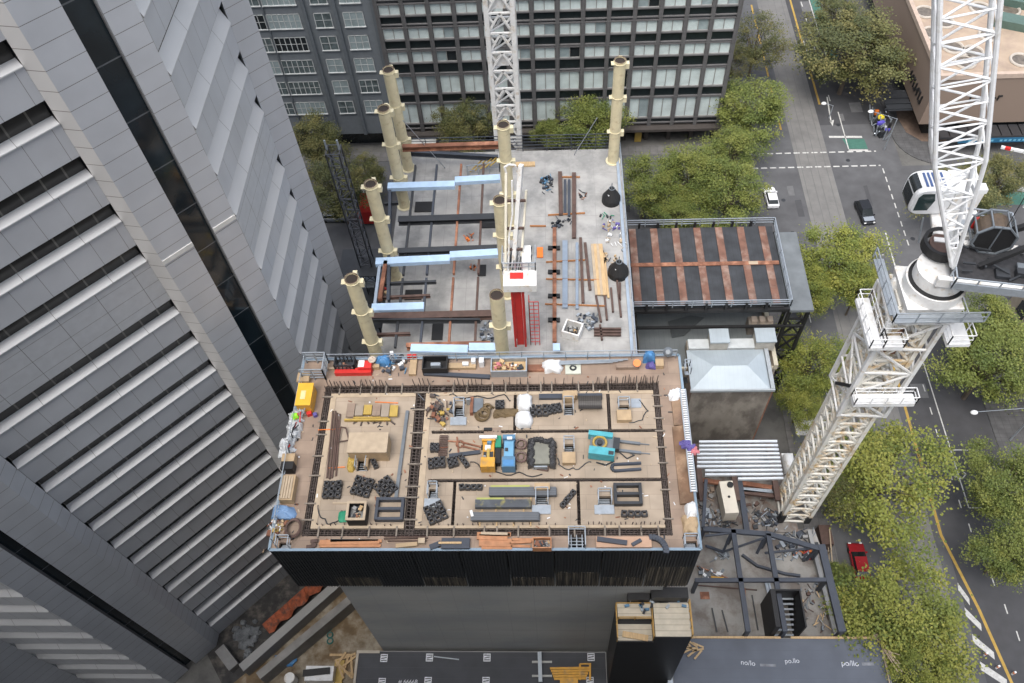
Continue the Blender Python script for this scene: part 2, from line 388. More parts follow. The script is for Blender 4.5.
for k in range(26):
    x, y = rr.choice((rr.uniform(34.5, 39.5), rr.uniform(47.5, 55))), rr.uniform(22, 150)
    if rr.random() < .35: x, y = rr.uniform(5, 33), rr.uniform(83, 103)
    w_, h_ = rr.uniform(.6, 2.2), rr.uniform(1, 5); struct(sheet([(x, y), (x + w_, y), (x + w_ * 1.02, y + h_), (x, y + h_ * .97)], .029 + k * .00002), 'road_patch', asphalt2 if k % 2 else mat('asphalt_pale', (.125, .126, .13), .9, var=.15))
for k in range(14):
    x, y = rr.choice((37.2, 48.6, 52.4, 54.8)) + rr.uniform(-.5, .5), 26 + k * 8.5; b = MB(); b.prism([(x + .35 * math.cos(t * .524), y + .35 * math.sin(t * .524)) for t in range(12)], .0295, .036); struct(b, 'road_manhole', dark)
# site pit
b = MB(); b.quad(*[(*A(px, py)[:2], .03) for px, py in ((215, 720), (225, 655), (345, 560), (420, 600), (420, 720))])
struct(b, 'site_soil', soil)
b = MB(); b.quad(*[(*A(px, py)[:2], .034) for px, py in ((205, 650), (225, 690), (262, 660), (345, 578), (330, 540), (280, 560))])  # dark sheet on flat ground paints the shade of a deep trench
struct(b, 'trench_shade', mat('painted_trench_shade', (.035, .034, .034), .8, var=.5, scale=1.0, col2=(.09, .08, .07), amt=.4, s2=.5))
b = MB(); b.quad(*[(*A(px, py)[:2], .033) for px, py in ((790, 410), (845, 400), (850, 440), (790, 445))])
struct(b, 'lawn', mat('lawn', (.06, .09, .03), .95, var=.3, scale=2))

# ================================================================ OFFICE TOWER
def azp(px, py, D):      # point on the line x - y = -D seen at the azimuth of this pixel
    d = ray(px, py); t = D / (d[1] - d[0]); return Vector((d[0] * t, d[1] * t, 0))
TOPZ = 112
aU, aL = azp(60.5, 125, 66.3), azp(134, 564.3, 66.3)
D = 64.9
p1b = azp(72.3, 115, D); g1 = azp(90.8, 58.6, D); g2 = azp(117.2, 58.6, D); r2 = azp(125, 56.6, D); bU = azp(166, 68.4, D)
q1b = azp(123.2, 575, D); h1 = azp(93.7, 593.8, D); h2 = azp(0, 547, D); cL = azp(80, 629, D)
T = thing('office_tower', 'pale grey office tower with sloping sill bands and dark glass strips rising past the frame', 'office tower', (-45, 45, 0))
def face_obj(name, m, p, q, build, parent=T):
    """build(mb, L) in a local frame: x along p->q, y outward (right-hand side of travel), z up"""
    d = (q - p); L = d.length; ang = math.atan2(d.y, d.x)
    mb = MB(); build(mb, L)
    me_o = mb.build(name, m, None, origin=(0, 0, 0)); me_o.parent = parent
    me_o.matrix_parent_inverse = Matrix.Translation(-wloc(parent))
    me_o.matrix_local = Matrix.Translation((p.x, p.y, 0)) @ Matrix.Rotation(ang, 4, 'Z') if False else me_o.matrix_local
    me_o.location = (p.x, p.y, 0); me_o.rotation_euler = (0, 0, ang)
    return me_o
# outward is to the right when walking p->q, so local outward = -y
flat = lambda th=.5: (lambda mb, L: mb.box(0, 0, 0, L, th, TOPZ))
face_obj('corner_pier', clad_h, g1, p1b, lambda mb, L: mb.box(0, 0, 0, L, .5, TOPZ)).rotation_euler
def pier(name, m, p, q):     # p left, q right as seen from outside
    return face_obj(name, m, p, q, lambda mb, L: mb.box(0, .004, 0, L, .45, TOPZ))
for o in list(T.children): bpy.data.objects.remove(o)
pier('corner_pier', clad_h, p1b, g1); pier('corner_pier', clad_h, r2, bU)
pier('corner_pier', clad_h, h1, q1b); pier('corner_pier', clad_h, cL, h2)
pier('bevel_panel', clad_w, aU, p1b); pier('bevel_panel', clad_h, q1b, aL)
nin = Vector((-1, 1, 0)).normalized()
face_obj('glass_strip', mat('strip_glass', (.012, .02, .026), .08, var=.5, scale=.4, joints=[(2, 4.1, .1)], jcol=(.12, .13, .14), spec=.6), g1 + nin * .7, r2 + nin * .7, lambda mb, L: mb.box(-.3, 0, 0, L + .3, .3, TOPZ))
face_obj('glass_strip', MATS['strip_glass'], h2 + nin * .7, h1 + nin * .7, lambda mb, L: mb.box(-.3, 0, 0, L + .3, .3, TOPZ))
b = MB(); dr = (g2 - r2)
for p in (r2, g1, h2, h1):
    pass
gd = nin * .7
for a_, c_ in ((r2, r2 + gd), (g1 + gd, g1), (h2, h2 + gd), (h1 + gd, h1)):
    b.beam((a_ + (c_ - a_) * .5) + Vector((0, 0, 0)), (a_ + (c_ - a_) * .5) + Vector((0, 0, TOPZ)), .02)
    b.quad(a_, c_, c_ + Vector((0, 0, TOPZ)), a_ + Vector((0, 0, TOPZ)))
b.build('reveal', mat('reveal_dark', (.16, .16, .165), .5), T)
b = MB()   # pale transition ledge on the upper piers
for p, q in ((p1b, g1), (r2, bU)):
    o = -nin * .06; b.hexa([p + o + Vector((0, 0, 54.85)), q + o + Vector((0, 0, 54.85)), q + nin * .1 + Vector((0, 0, 54.85)), p + nin * .1 + Vector((0, 0, 54.85)),
                           p + o + Vector((0, 0, 55.25)), q + o + Vector((0, 0, 55.25)), q + nin * .1 + Vector((0, 0, 55.25)), p + nin * .1 + Vector((0, 0, 55.25))])
b.build('ledge', mat('pale_ledge', (.6, .59, .56), .5), T)
def storeyed(p, q, z0s, blanks, inset=0., sill=1.8, dep=.7, rise=.2, matp=clad_p, right_cap=True):
    """z0s: tops of the slots, descending; spandrel spans from sill bottom of slot above to this slot top."""
    L = (q - p).length
    prev = TOPZ
    for z0 in z0s:
        blank = z0 in blanks
        top = prev
        face_obj('spandrel', louver if (top - z0) > 3.5 and top < 100 else matp, p, q, lambda mb, L: mb.box(0, .002, z0, L, dep + .5, top))
        if blank: prev = z0; face_obj('spandrel', louver, p, q, lambda mb, L: mb.box(0, .03, z0 - .12, L, dep + .5, z0)); prev = z0 - .12; continue
        zb = z0 - sill + .1; zi = z0 - sill + .35
        sp = face_obj('window_band', slotglass, p, q, lambda mb, L: mb.box(.05, dep, zi - .2, L - .05, dep + .3, z0 - .002))
        def sl_(mb, L):
            mb.hexa([(0, .001, zb), (L, .001, zb), (L, dep + .25, zb), (0, dep + .25, zb), (0, 0, zb + .02), (L, 0, zb + .02), (L, dep + .2, zi), (0, dep + .2, zi)])
        # sloping sill seen as a bright band: lower lip set forward
        def sl2(mb, L):
            mb.hexa([(.02, -.1, zb - .02), (L - .02, -.1, zb - .02), (L - .02, dep, zb - .02), (.02, dep, zb - .02),
                     (.02, -.1, zb + .06), (L - .02, -.1, zb + .06), (L - .02, dep, zb + rise), (.02, dep, zb + rise)])
        face_obj('sill', clad_s, p, q, sl2)
        prev = zb
    face_obj('spandrel', matp, p, q, lambda mb, L: mb.box(0, .002, 0, L, dep + .5, max(prev, .1)))
zA = [109.9, 105.8, 101.7, 97.6, 93.6, 89.5, 85.5, 81.4, 77.4, 73.4, 69.35, 65.1, 60.96, 56.83, 50.6, 46.5, 42.3, 38.25, 34.2, 29.95, 25.8, 21.5, 17.4, 13.4, 9.1, 4.8]
storeyed(aL, aU, zA, ())
bF = Vector((bU.x, 53.05, 0)); bI = bU.copy()
storeyed(bU, bF, zA[5:], (), sill=1.9, dep=.36, rise=1.25)
cF = Vector((-53.7, cL.y, 0))
storeyed(cF, cL, zA[7:], (), sill=1.9, dep=.36, rise=1.25)
fp = Vector((bF.x + 1.4, bF.y + 1.4, 0)); pier('corner_pier', clad_h, bF, fp)
pier('corner_pier', clad_h, fp, fp + Vector((-7, 7, 0)))
lp = cF + Vector((-3.6, -3.6, 0)); pier('corner_pier', clad_h, lp, cF)
# solid core so nothing shows through the back
b = MB(); b.prism([(-95, 24), (cL.x - 1.2, cL.y + 1.6), (aL.x - 1.3, aL.y + 1.2), (aU.x - 1.3, aU.y + 1.3), (bU.x - 1.3, bU.y + .8), (bF.x - 1.3, bF.y), (-29, 62), (-95, 62)], .05, TOPZ)
b.build('tower_core', gwall, T)
b = MB(); b.obox(-37.9, 23.6, 0, 1.2, 3.0, 1.2, math.radians(45)); b.build('pier_base', mat('base_grey', (.2, .2, .2), .8), T)

# site walls at the foot of the tower, running at 45 degrees
def strip(name, label, cat, p, q, wd, z0, z1, m, group=None):
    b = MB(); p, q = Vector(p), Vector(q); d = (q - p).normalized(); n = Vector((-d.y, d.x, 0)) * wd / 2
    b.hexa([p - n + Vector((0, 0, z0)), q - n + Vector((0, 0, z0)), q + n + Vector((0, 0, z0)), p + n + Vector((0, 0, z0)),
            p - n + Vector((0, 0, z1)), q - n + Vector((0, 0, z1)), q + n + Vector((0, 0, z1)), p + n + Vector((0, 0, z1))])
    return solo(b, name, m, label, cat, group)
a0, a1 = A(241, 668, 2.2), A(352, 570, 2.2)
strip('concrete_wall', 'pale concrete wall top with bolts beside the orange netting at the tower foot', 'wall', a0, a1, 1.0, -2.2 + .01, 0, concrete)
a0, a1 = A(258, 676, 2.6), A(368, 584, 2.6)
strip('concrete_wall', 'grey outer concrete wall between the dark trench and the brown soil', 'wall', a0, a1, .9, -2.59, 0, mat('worn_concrete', (.22, .215, .205), .85, var=.25, scale=.6))
b = MB(); a0, a1 = A(265, 628, 1), A(322, 578, 1); d = (a1 - a0).normalized(); n = Vector((-d.y, d.x, 0))
for k in range(14):
    t0, t1 = k / 14, (k + 1) / 14; w0 = .9 + .25 * math.sin(k * 1.7)
    b.quad(a0.lerp(a1, t0) - n * w0 + Vector((0, 0, .1 * math.sin(k))), a0.lerp(a1, t1) - n * (.9 + .25 * math.sin((k + 1) * 1.7)) + Vector((0, 0, .1 * math.sin(k + 1))),
           a0.lerp(a1, t1) + n * .3 + Vector((0, 0, .7)), a0.lerp(a1, t0) + n * .3 + Vector((0, 0, .7)))
solo(b, 'safety_netting', mat('orange_net', (.3, .075, .03), .8, var=.5, scale=2, col2=(.12, .05, .035), amt=.5, s2=1.5), 'crumpled orange safety netting in the trench at the tower foot', 'netting')
b = MB()
rr = random.Random(3)
for k in range(26): p = A(rr.gauss(246, 5), rr.gauss(636, 6), .1); s_ = rr.uniform(.25, .6); b.blob(p, s_, s_ * .8, .35, k, rough=.35)
solo(b, 'debris_sacks', mat('grey_sacks', (.13, .14, .15), .8, var=.4), 'grey heap of sacks and rubbish beside the orange netting', 'rubbish heap')
b = MB(); b.blob(A(286, 661, .1), 1.1, .7, .5, 3, rough=.35); solo(b, 'tarpaulin', tarpb, 'crumpled blue tarpaulin on the soil by the outer concrete wall', 'tarpaulin')
b = MB(); b.tube(A(293, 681, .2), A(293, 681, .2) + Vector((0, 0, 1.6)), .6, 14); solo(b, 'water_tank', whitem, 'small white round tank on the soil at the bottom edge', 'tank')
b = MB()
for k, (px, py) in enumerate(((329, 628), (330, 635), (330, 641))): b.torus(A(px, py, .12), .32, .09, 10, 5)
solo(b, 'hose_coils', mat('green_hose', (.02, .12, .11), .5), 'small dark green hose coils on the brown soil', 'hose')
b = MB(); p = A(322, 676, .1); b.obox(p.x, p.y, .05, 3.2, 1.6, 1.4); b.cur = 1; b.obox(p.x - .3, p.y + .1, 1.45, 3.0, .7, .3, .1); b.cur = 2; b.obox(p.x + 1.9, p.y + .4, .05, 1.1, 2.6, .3)
solo(b, 'pump_trolley', [whitep, black, ochre], 'white box with black pipework on top beside ochre boards on the soil', 'pump')
b = MB()
for k in range(9):
    p = A(340 + (k % 3) * 6, 655 + k * 2.4, .1); b.obox(p.x, p.y, .05 + .08 * k % .3, 2.4, .25, .15, k * .35)
solo(b, 'timber_scraps', timber, 'scattered timber scraps on the soil beside the dark front roof', 'timber')

VT = thing('unseen_shade_building', 'unseen tall grey building below the camera, added and widened to shade the lower levels', 'office building', (-5, -25, 0))  # unseen building under the camera, added and widened to cut sky light
b = MB(); b.box(-80, -46, 0, 30, -5.5, 96); b.build('wall', gwall, VT)
for k in range(22): b = MB(); b.box(-79.5, -5.49, 4 + k * 4.1, 29.5, -5.4, 6 + k * 4.1); b.build('window_band', glassd, VT)
b = MB(); b.box(-80.2, -46.2, 96.01, 30.2, -5.3, 96.6); b.build('roof', concrete, VT)
# ================================================================ STREET FACADES BEYOND
FY = 107.0
GB = thing('hotel_block', 'dark office block with a grid of pale blind windows across the street', 'building', (6, FY + 9, 0))
gx0, gx1 = AY(386, 60, FY).x, 27.4; nb = 14; bw = (gx1 - gx0) / nb
rows = []     # (z sill, z head, spandrel bottom)
for ys, yh, yb in ((120.3, 101, 125), (90.2, 72.5, 99.2), (58.8, 47.9, 69.7), (35.5, 24, 45), (10.9, 0, 19.7)):
    rows.append(tuple(AY(560, y, FY).z for y in (ys, yh, yb)))
while rows[-1][1] < 44: rows.append(tuple(z + 4.05 for z in rows[-1]))
b = MB(); b.box(gx0, FY + .4, 4.4, gx1, FY + 18, 50); b.build('wall', gwall2, GB)
b = MB()
for k in range(nb + 1):
    x = gx0 + k * bw; b.box(x - .3, FY + .05, 4.4, x + .3, FY + .4, 49.8)
    for s in (-.24, .24): b.box(x + s - .05, FY - .05, 4.4, x + s + .05, FY + .05, 49.8)
for zs, zh, zb in rows: b.box(gx0, FY + .02, zs - .2, gx1, FY + .39, zs - .0); b.box(gx0, FY + .03, zh, gx1, FY + .39, zh + .2); b.box(gx0, FY + .03, zb - .15, gx1, FY + .39, zb)
b.build('concrete_grid', mat('grid_concrete', (.12, .118, .12), .8, var=.15, scale=.8), GB)
b = MB(); b.box(gx0, FY + .2, 4.4, gx1 + .3, FY + .42, 4.5); b.box(gx0 - .2, FY - .9, 3.9, gx1 + .5, FY + .4, 4.38)
for k in range(0, nb + 1): b.box(gx0 + k * bw - .3, FY + 1.5, 0, gx0 + k * bw + .3, FY + 2.1, 3.9)
b.build('awning', mat('awning_dark', (.06, .052, .048), .7), GB)
b = MB(); b.box(gx0, FY + 4, 0, gx1, FY + 4.2, 3.9); b.build('shopfront', glassd, GB)
b = MB(); b.box(14.3, FY + 1.0, .1, 15.4, FY + 1.5, 3.9); b.build('entrance_sign', ochre, GB)
rnd = random.Random(4)
for zs, zh, zb in rows[:6]:
    for k in range(nb): b = MB(); b.box(gx0 + k * bw + .33, FY + .3, zb + .02, gx0 + (k + 1) * bw - .33, FY + .39, zs - .22); b.build('spandrel', spand, GB)
nwin = 0
wd = {}
for ri, (zs, zh, zb) in enumerate(rows[:7]):
    for k in range(nb):
        x0, x1 = gx0 + k * bw + .34, gx0 + (k + 1) * bw - .34; hh = round(zh - zs, 2); wx = x1 - x0
        v = rnd.choice((0, 0, 0, 0, 0, 0, 0, 0, 1, 1, 2))
        key = (hh, v)
        if key not in wd:
            f = MB()
            for a_ in ((0, 0, .06, hh), (wx - .06, 0, wx, hh), (wx / 2 - .05, 0, wx / 2 + .05, hh), (0, 0, wx, .08), (0, hh - .06, wx, hh)): f.box(a_[0], -.1, a_[1], a_[2], .05, a_[3])
            fr = f.build('window', frameg, GB, origin=(0, 0, 0))
            g = MB(); g.box(.065, .0, .085, wx / 2 - .055, .03, hh - .065); g.cur = 1; g.box(wx / 2 + .055, 0, .085, wx - .065, .03, hh - .065)
            pm = {0: (blindm, blindm), 1: (blindm, blindd), 2: (blindd, glassd)}[v]
            pn = g.build('pane', list(pm), None, origin=(0, 0, 0)); pn.parent = fr
            wd[key] = fr; o = fr
        else: o = copy_tree(wd[key], GB)
        o.location = (x0, FY + .3, zs)
# grey corner block
GL = thing('apartment_block', 'blue grey rendered block with white framed windows next to the dark grid block', 'building', (-26, FY + 9, 0))
b = MB(); b.box(-48, FY + .5, 3.9, gx0 - .05, FY + 16, 50)
b.build('wall', gwall, GL)
b = MB(); b.box(-48, FY + 2.5, 0, gx0 - .05, FY + 3, 3.9); b.build('shopfront', glassd, GL)
b = MB()
for x in (AY(326, 91, FY).x, AY(354.5, 91, FY).x, gx0 - .5): b.box(x - .25, FY + .2, 3.9, x + .25, FY + .5, 49.5)
b.box(AY(288, 91, FY).x, FY + .3, 3.9, AY(289, 91, FY).x, FY + .5, 49.5)
b.build('pilasters', mat('grey_render_dark', (.11, .125, .14), .8), GL)
whf = mat('white_window_frame', (.5, .52, .52), .5); greyg = mat('grey_window_glass', (.1, .125, .13), .2, var=.5, scale=1.2)
lev = [AY(300, y, FY).z for y in (116, 96, 75, 52.7, 30)]
lev = sorted(lev); 
while lev[-1] < 44: lev.append(lev[-1] + 3.9)
def gwin(x, z, ww, hh, cols, dk):
    f = MB(); n = cols
    for k in range(n + 1): xx = x + ww * k / n; f.box(xx - .05, FY + .4, z, xx + .05, FY + .5, z + hh)
    f.box(x - .12, FY + .3, z - .14, x + ww + .12, FY + .5, z); f.box(x, FY + .42, z + hh * .5 - .03, x + ww, FY + .5, z + hh * .5 + .03)
    f.box(x - .05, FY + .4, z + hh - .08, x + ww + .05, FY + .5, z + hh)
    fr = f.build('window', whf, GL)
    g = MB(); g.box(x, FY + .45, z, x + ww, FY + .49, z + hh); g.build('pane', dk, fr)
for li, z in enumerate(lev[:9]):
    XF = lambda px: AY(px, 91, FY).x
    for (x, ww, cols) in ((XF(236), 5.0, 4), (XF(263), XF(287) - XF(263), 4), (XF(289.5), XF(320) - XF(289.5), 6), (XF(333.5), XF(349) - XF(333.5), 2), (XF(360.5), XF(379) - XF(360.5), 3)):
        gwin(x, z, ww, 2.4, cols, rnd.choice((greyg, greyg, blindd, glassd)))
b = MB(); b.hexa([(-24.4, FY - 1.6, 2.9), (-18.9, FY - 1.6, 2.9), (-18.9, FY + .2, 3.7), (-24.4, FY + .2, 3.7), (-24.4, FY - 1.6, 3.05), (-18.9, FY - 1.6, 3.05), (-18.9, FY + .2, 3.85), (-24.4, FY + .2, 3.85)])
b.build('awning', mat('pale_awning', (.42, .43, .42), .7), GL)

# brown precast shops
BB = thing('shop_building', 'brown precast building with round skylights on the far street corner', 'building', (75, 120, 0))
BX, BY = 59.3, 105.8
wallpts = [(BX, BY), (110, BY), (110, 190), (BX, 190)]
b = MB(); b.prism(wallpts, 4.4, 13.2); b.build('wall', brownst, BB, origin=(BX, BY, 4.4))
b = MB(); b.prism([(BX - .15, BY - .15), (110, BY - .15), (110, BY + .5), (BX + .5, BY + .5), (BX + .5, 190), (BX - .15, 190)], 13.2, 14.0); b.build('parapet', mat('parapet_pale', (.42, .33, .27), .85), BB)
b = MB(); b.prism([(BX + .5, BY + .5), (109, BY + .5), (109, 189), (BX + .5, 189)], 13.2, 13.5); b.build('roof', brownroof, BB)
b = MB(); b.prism([(BX + 2.5, BY + 2.5), (108, BY + 2.5), (108, 188), (BX + 2.5, 188)], 0, 4.39); b.build('shopfront', glassd, BB)
for k, (px, py) in enumerate(((989, 35), (1021, 60), (953, 47), (965, 80 - 18), (944, 22), (973, 52), (925, 12), (980, 8), (1010, 10), (932, 33))):
    p = A(px, py, 13.6); s = MB(); s.torus((p.x, p.y, 13.6), 1.5, .22, 20, 6); s.cur = 1; s.prism([(p.x + 1.4 * math.cos(t * .3927), p.y + 1.4 * math.sin(t * .3927)) for t in range(16)], 13.5, 13.62)
    s.build('skylight', [mat('skylight_rim', (.42, .38, .33), .6), mat('skylight_dome', (.13, .11, .09), .2, var=.4)], BB)
for px, py in ((1014, 25), (1020, 4)):
    p = A(px, py, 13.7); s = MB(); s.obox(p.x, p.y, 13.5, 6, 2.4, 1.3, -.4); s.build('roof_skylight', mat('green_glass', (.08, .13, .11), .25), BB)
b = MB()
for k in range(12): b.box(BX + 3 + k * 1.6, BY - 2.6, 3.7, BX + 4.4 + k * 1.6, BY - .02, 3.9)
b.box(BX + 2.9, BY - 2.7, 3.5, BX + 24, BY - 2.55, 3.95)
b.build('awning', mat('awning_glass', (.035, .035, .038), .4), BB)
b = MB(); b.box(BX + 6, BY - 2.78, 2.7, BX + 24, BY - 2.71, 3.6); s = b.build('blue_fascia', mat('blue_sign', (.02, .13, .25), .5), BB)
b = MB(); 
for k in range(22):
    if k % 7 != 6: b.box(BX + 7.5 + k * .7, BY - 2.82, 2.95, BX + 7.9 + k * .7, BY - 2.785, 3.3)
b.build('sign_letters', mat('sign_cyan', (.15, .4, .55), .5), BB)
b = MB()
rr = random.Random(3)
for k in range(7):
    y0 = BY + 2.2 + k * 1.05; b.box(BX - .25, y0, 6.6, BX - .002, y0 + .18, 8.1); b.box(BX - .25, y0 + .18, (6.6, 7.9, 7.25)[k % 3], BX - .002, y0 + .75, (6.85, 8.1, 7.5)[k % 3])
for k in range(6): x0 = BX + 6 + k * .85; b.box(x0, BY - .22, 9.0, x0 + .16, BY - .002, 9.9); b.box(x0 + .16, BY - .22, 9.0 + .35 * (k % 3), x0 + .6, BY - .002, 9.2 + .35 * (k % 3))
b.build('letters', black, BB)
b = MB()
for k in range(3): p = A(905, 97 + k * 5.5, 4.5); b.box(p.x - 3.2, p.y - .1, 4.3, BX - .01, p.y + .1, 4.5)
p = A(905, 102, 4.3); b.box(p.x - 3.2, p.y - 2, 4.2, BX - .01, p.y + 3, 4.27); b.build('side_canopy', mat('canopy_dark', (.03, .033, .038), .4), BB)
# building at the right edge beyond the mast
b = MB(); RB = thing('street_terrace', 'beige building corner with dark windows behind the trees at the right edge', 'building', (72, 62, 0))
b.box(63.2, 48, 0, 80, 71, 12); b.build('wall', mat('beige_render', (.3, .26, .21), .85), RB)
for k in range(6):
    for z0 in (4.2, 8.0): g = MB(); g.box(63.12, 50 + k * 3.4, z0, 63.199, 52 + k * 3.4, z0 + 2.2); g.build('window', glassd, RB)

# ================================================================ CORE BUILDING WITH FORMWORK PLATFORM
RZ = 40.0
K = thing('building_core', 'concrete core tower topped by a timber formwork deck with black skirt screens', 'building under construction', (-5, 30, 0))
CX0, CX1, CY0, CY1 = -21.35, 10.62, 22.05, 38.95
b = MB(); b.box(-18.75, 23.15, 0, 9.2, 37.9, 38.2); b.build('core_wall', corec, K, origin=(-18.75, 23.15, 8))
# deck cells
ox0, oy0, ox1, oy1 = A(301.6, 536.3, RZ).x, A(301.6, 536.3, RZ).y, A(658.3, 382.5, RZ).x, A(658.3, 382.5, RZ).y
ix0, iy0, ix1, iy1 = A(310.4, 528.8, RZ).x, A(310.4, 528.8, RZ).y, A(653, 390.4, RZ).x, A(653, 390.4, RZ).y
tv0, tv1 = A(410, 460, RZ).x, A(420.5, 460, RZ).x
yh = lambda y: A(500, y, RZ).y
ht = [(yh(433.2), yh(430)), (yh(482), yh(478.5))]
hx0 = A(432, 432, RZ).x
trench = [(ox0, oy0, ox1, iy0), (ox0, iy1, ox1, oy1), (ox0, oy0, ix0, oy1), (ix1, oy0, ox1, oy1), (tv0, oy0, tv1, oy1),
          (hx0, ht[0][0], ox1, ht[0][1]), (hx0, ht[1][0], ox1, ht[1][1])]
trench += [(A(513.5, 410, RZ).x, ht[0][1], A(516.5, 410, RZ).x, iy1), (A(607, 410, RZ).x, ht[0][1], A(610.5, 410, RZ).x, iy1),
           (A(452, 505, RZ).x, iy0, A(455.2, 505, RZ).x, ht[1][0]), (A(577, 505, RZ).x, iy0, A(580.3, 505, RZ).x, ht[1][0])]
holes_px = [(454.7, 405.6, 464.6, 416.8), (564, 404.6, 573, 415), (618, 405, 629, 412), (564, 444, 573.8, 454), (357.6, 460, 367.8, 471), (429, 489, 438, 498),
            (536, 495, 548, 504.5), (598, 496, 611, 504.5), (568.5, 534, 585, 549), (683.5, 541, 697, 548.5), (279, 542.5, 291, 549), (684, 368, 690, 374)]
holes = [foot(*h, RZ) for h in holes_px]
cut = trench + holes
xs = sorted(set([CX0, CX1] + [c for r in cut for c in (r[0], r[2])])); ys = sorted(set([CY0, CY1] + [c for r in cut for c in (r[1], r[3])]))
def solid(x, y): return CX0 <= x <= CX1 and CY0 <= y <= CY1 and not any(r[0] < x < r[2] and r[1] < y < r[3] for r in cut)
inner, outer = MB(), MB()
for i in range(len(xs) - 1):
    if xs[i + 1] - xs[i] < 1e-4: continue
    j = 0
    while j < len(ys) - 1:
        xm = (xs[i] + xs[i + 1]) / 2
        if solid(xm, (ys[j] + ys[j + 1]) / 2):
            j0 = j
            while j < len(ys) - 1 and solid(xm, (ys[j] + ys[j + 1]) / 2): j += 1
            ym = (ys[j0] + ys[j]) / 2; tgt = inner if (ix0 - .1 < xm < ix1 + .1 and iy0 - .1 < ym < iy1 + .1) else outer
            tgt.box(xs[i], ys[j0], RZ - .35, xs[i + 1], ys[j], RZ)
        else: j += 1
inner.build('inner_deck', ply, K, origin=(0, 0, RZ)); outer.build('perimeter_deck', plyp, K, origin=(0, 0, RZ))
b = MB()
for r in trench[:5]: b.box(r[0], r[1], RZ - 2.2, r[2], r[3], RZ - 1.5) if False else None
b.box(CX0 + .3, CY0 + .3, 38.21, CX1 - .3, CY1 - .3, 38.5); b.build('trench_floor', mat('trench_floor', (.075, .066, .06), .9, var=.4, scale=2), K)
# trench panel edges (pale ply strips beside trenches)
b = MB()
for (x0, y0, x1, y1) in ((ix0, iy0, ix1, iy1),):
    for k in (1,):
        b.box(ix0 + .005, iy0 + .005, RZ + .003, tv0 - .005, iy0 + .3, RZ + .05); b.box(tv1, iy0 + .005, RZ + .003, ix1, iy0 + .22, RZ + .05)
        b.box(ix0 + .005, iy1 - .35, RZ + .003, tv0, iy1 - .005, RZ + .05); b.box(tv1, iy1 - .3, RZ + .003, ix1, iy1 - .005, RZ + .05)
        b.box(ix0 + .005, iy0 + .3, RZ + .003, ix0 + .45, iy1 - .35, RZ + .05); b.box(tv1 + .005, iy0 + .25, RZ + .003, tv1 + .5, iy1 - .32, RZ + .05)
b.build('form_edge', plypale, K)
def cage(name, r, horiz, seed):
    rr = random.Random(seed); b = MB(); x0, y0, x1, y1 = r; z0, z1 = 38.5, RZ + .05
    if horiz:
        for yy in (y0 + .12, y1 - .12, (y0 + y1) / 2):
            for zz in (z0 + .5, z0 + 1.1, z1 - .05): b.beam((x0, yy, zz), (x1, yy, zz), .05)
        x = x0
        while x < x1:
            for yy in (y0 + .12, y1 - .12): b.beam((x, yy, z0), (x + rr.uniform(-.05, .05), yy, z1 + rr.uniform(-.1, .12)), .05)
            b.beam((x, y0 + .05, z1 - .1), (x, y1 - .05, z1 - .1 - rr.random() * .3), .06 if rr.random() < .8 else .1); x += .28
    else:
        for xx in (x0 + .12, x1 - .12, (x0 + x1) / 2):
            for zz in (z0 + .5, z0 + 1.1, z1 - .05): b.beam((xx, y0, zz), (xx, y1, zz), .05)
        y = y0
        while y < y1:
            for xx in (x0 + .12, x1 - .12): b.beam((xx, y, z0), (xx, y, z1 + rr.uniform(-.1, .12)), .05)
            b.beam((x0 + .05, y, z1 - .1), (x1 - .05, y, z1 - .1 - rr.random() * .3), .06 if rr.random() < .8 else .1); y += .28
    return b.build(name, rebar, K)
for i, r in enumerate(trench): cage('rebar_cage', r, (r[2] - r[0]) > (r[3] - r[1]), i)
rr = random.Random(5); tie_m = mat('tie_steel', (.2, .17, .14), .7, var=.4)      # cross ties over the trenches, timber and steel
for i, r in enumerate(trench[:5]):
    hz = (r[2] - r[0]) > (r[3] - r[1]); t = (r[0] if hz else r[1]) + 1.2; e = r[2] if hz else r[3]
    while t < e - .5:
        b = MB()
        if hz: b.box(t, r[1] - .15, RZ + .055, t + .12, r[3] + .15, RZ + .13)
        else: b.box(r[0] - .15, t, RZ + .055, r[2] + .15, t + .12, RZ + .13)
        b.build('form_tie', tie_m, K); t += rr.uniform(.9, 2.4)
b = MB(); rr = random.Random(9)
def starters(x0, x1, y, step, hh):
    x = x0
    while x < x1:
        h = hh * rr.uniform(.75, 1.1)
        for dy in (0, .55): b.beam((x + rr.uniform(-.05, .05), y + dy, RZ - .6), (x + rr.uniform(-.12, .12), y + dy + rr.uniform(-.05, .1), RZ + h), .055)
        x += step * rr.uniform(.8, 1.2)
X = lambda px, py=380: A(px, py, RZ).x
starters(X(330), X(392), iy1 + .1, .33, 1.1); starters(X(416), X(434), iy1 + .1, .45, 1.2); starters(X(455), X(482), iy1 + .1, .35, 1.1)
starters(X(505), X(530), iy1 + .1, .5, 1.2); starters(X(544), X(575), iy1 + .1, .8, 1.1); starters(X(596), X(658), iy1 + .1, .25, 1.2)
starters(X(316, 532), X(372, 532), iy0 - .3, .5, .45); starters(X(376, 532), X(400, 532), iy0 - .3, .6, .4); starters(X(420, 532), X(560, 532), iy0 - .3, .6, .4); starters(X(590, 532), X(668, 532), iy0 - .3, .35, .5)
b.build('starter_bars', rebar, K)['kind'] = 'stuff'
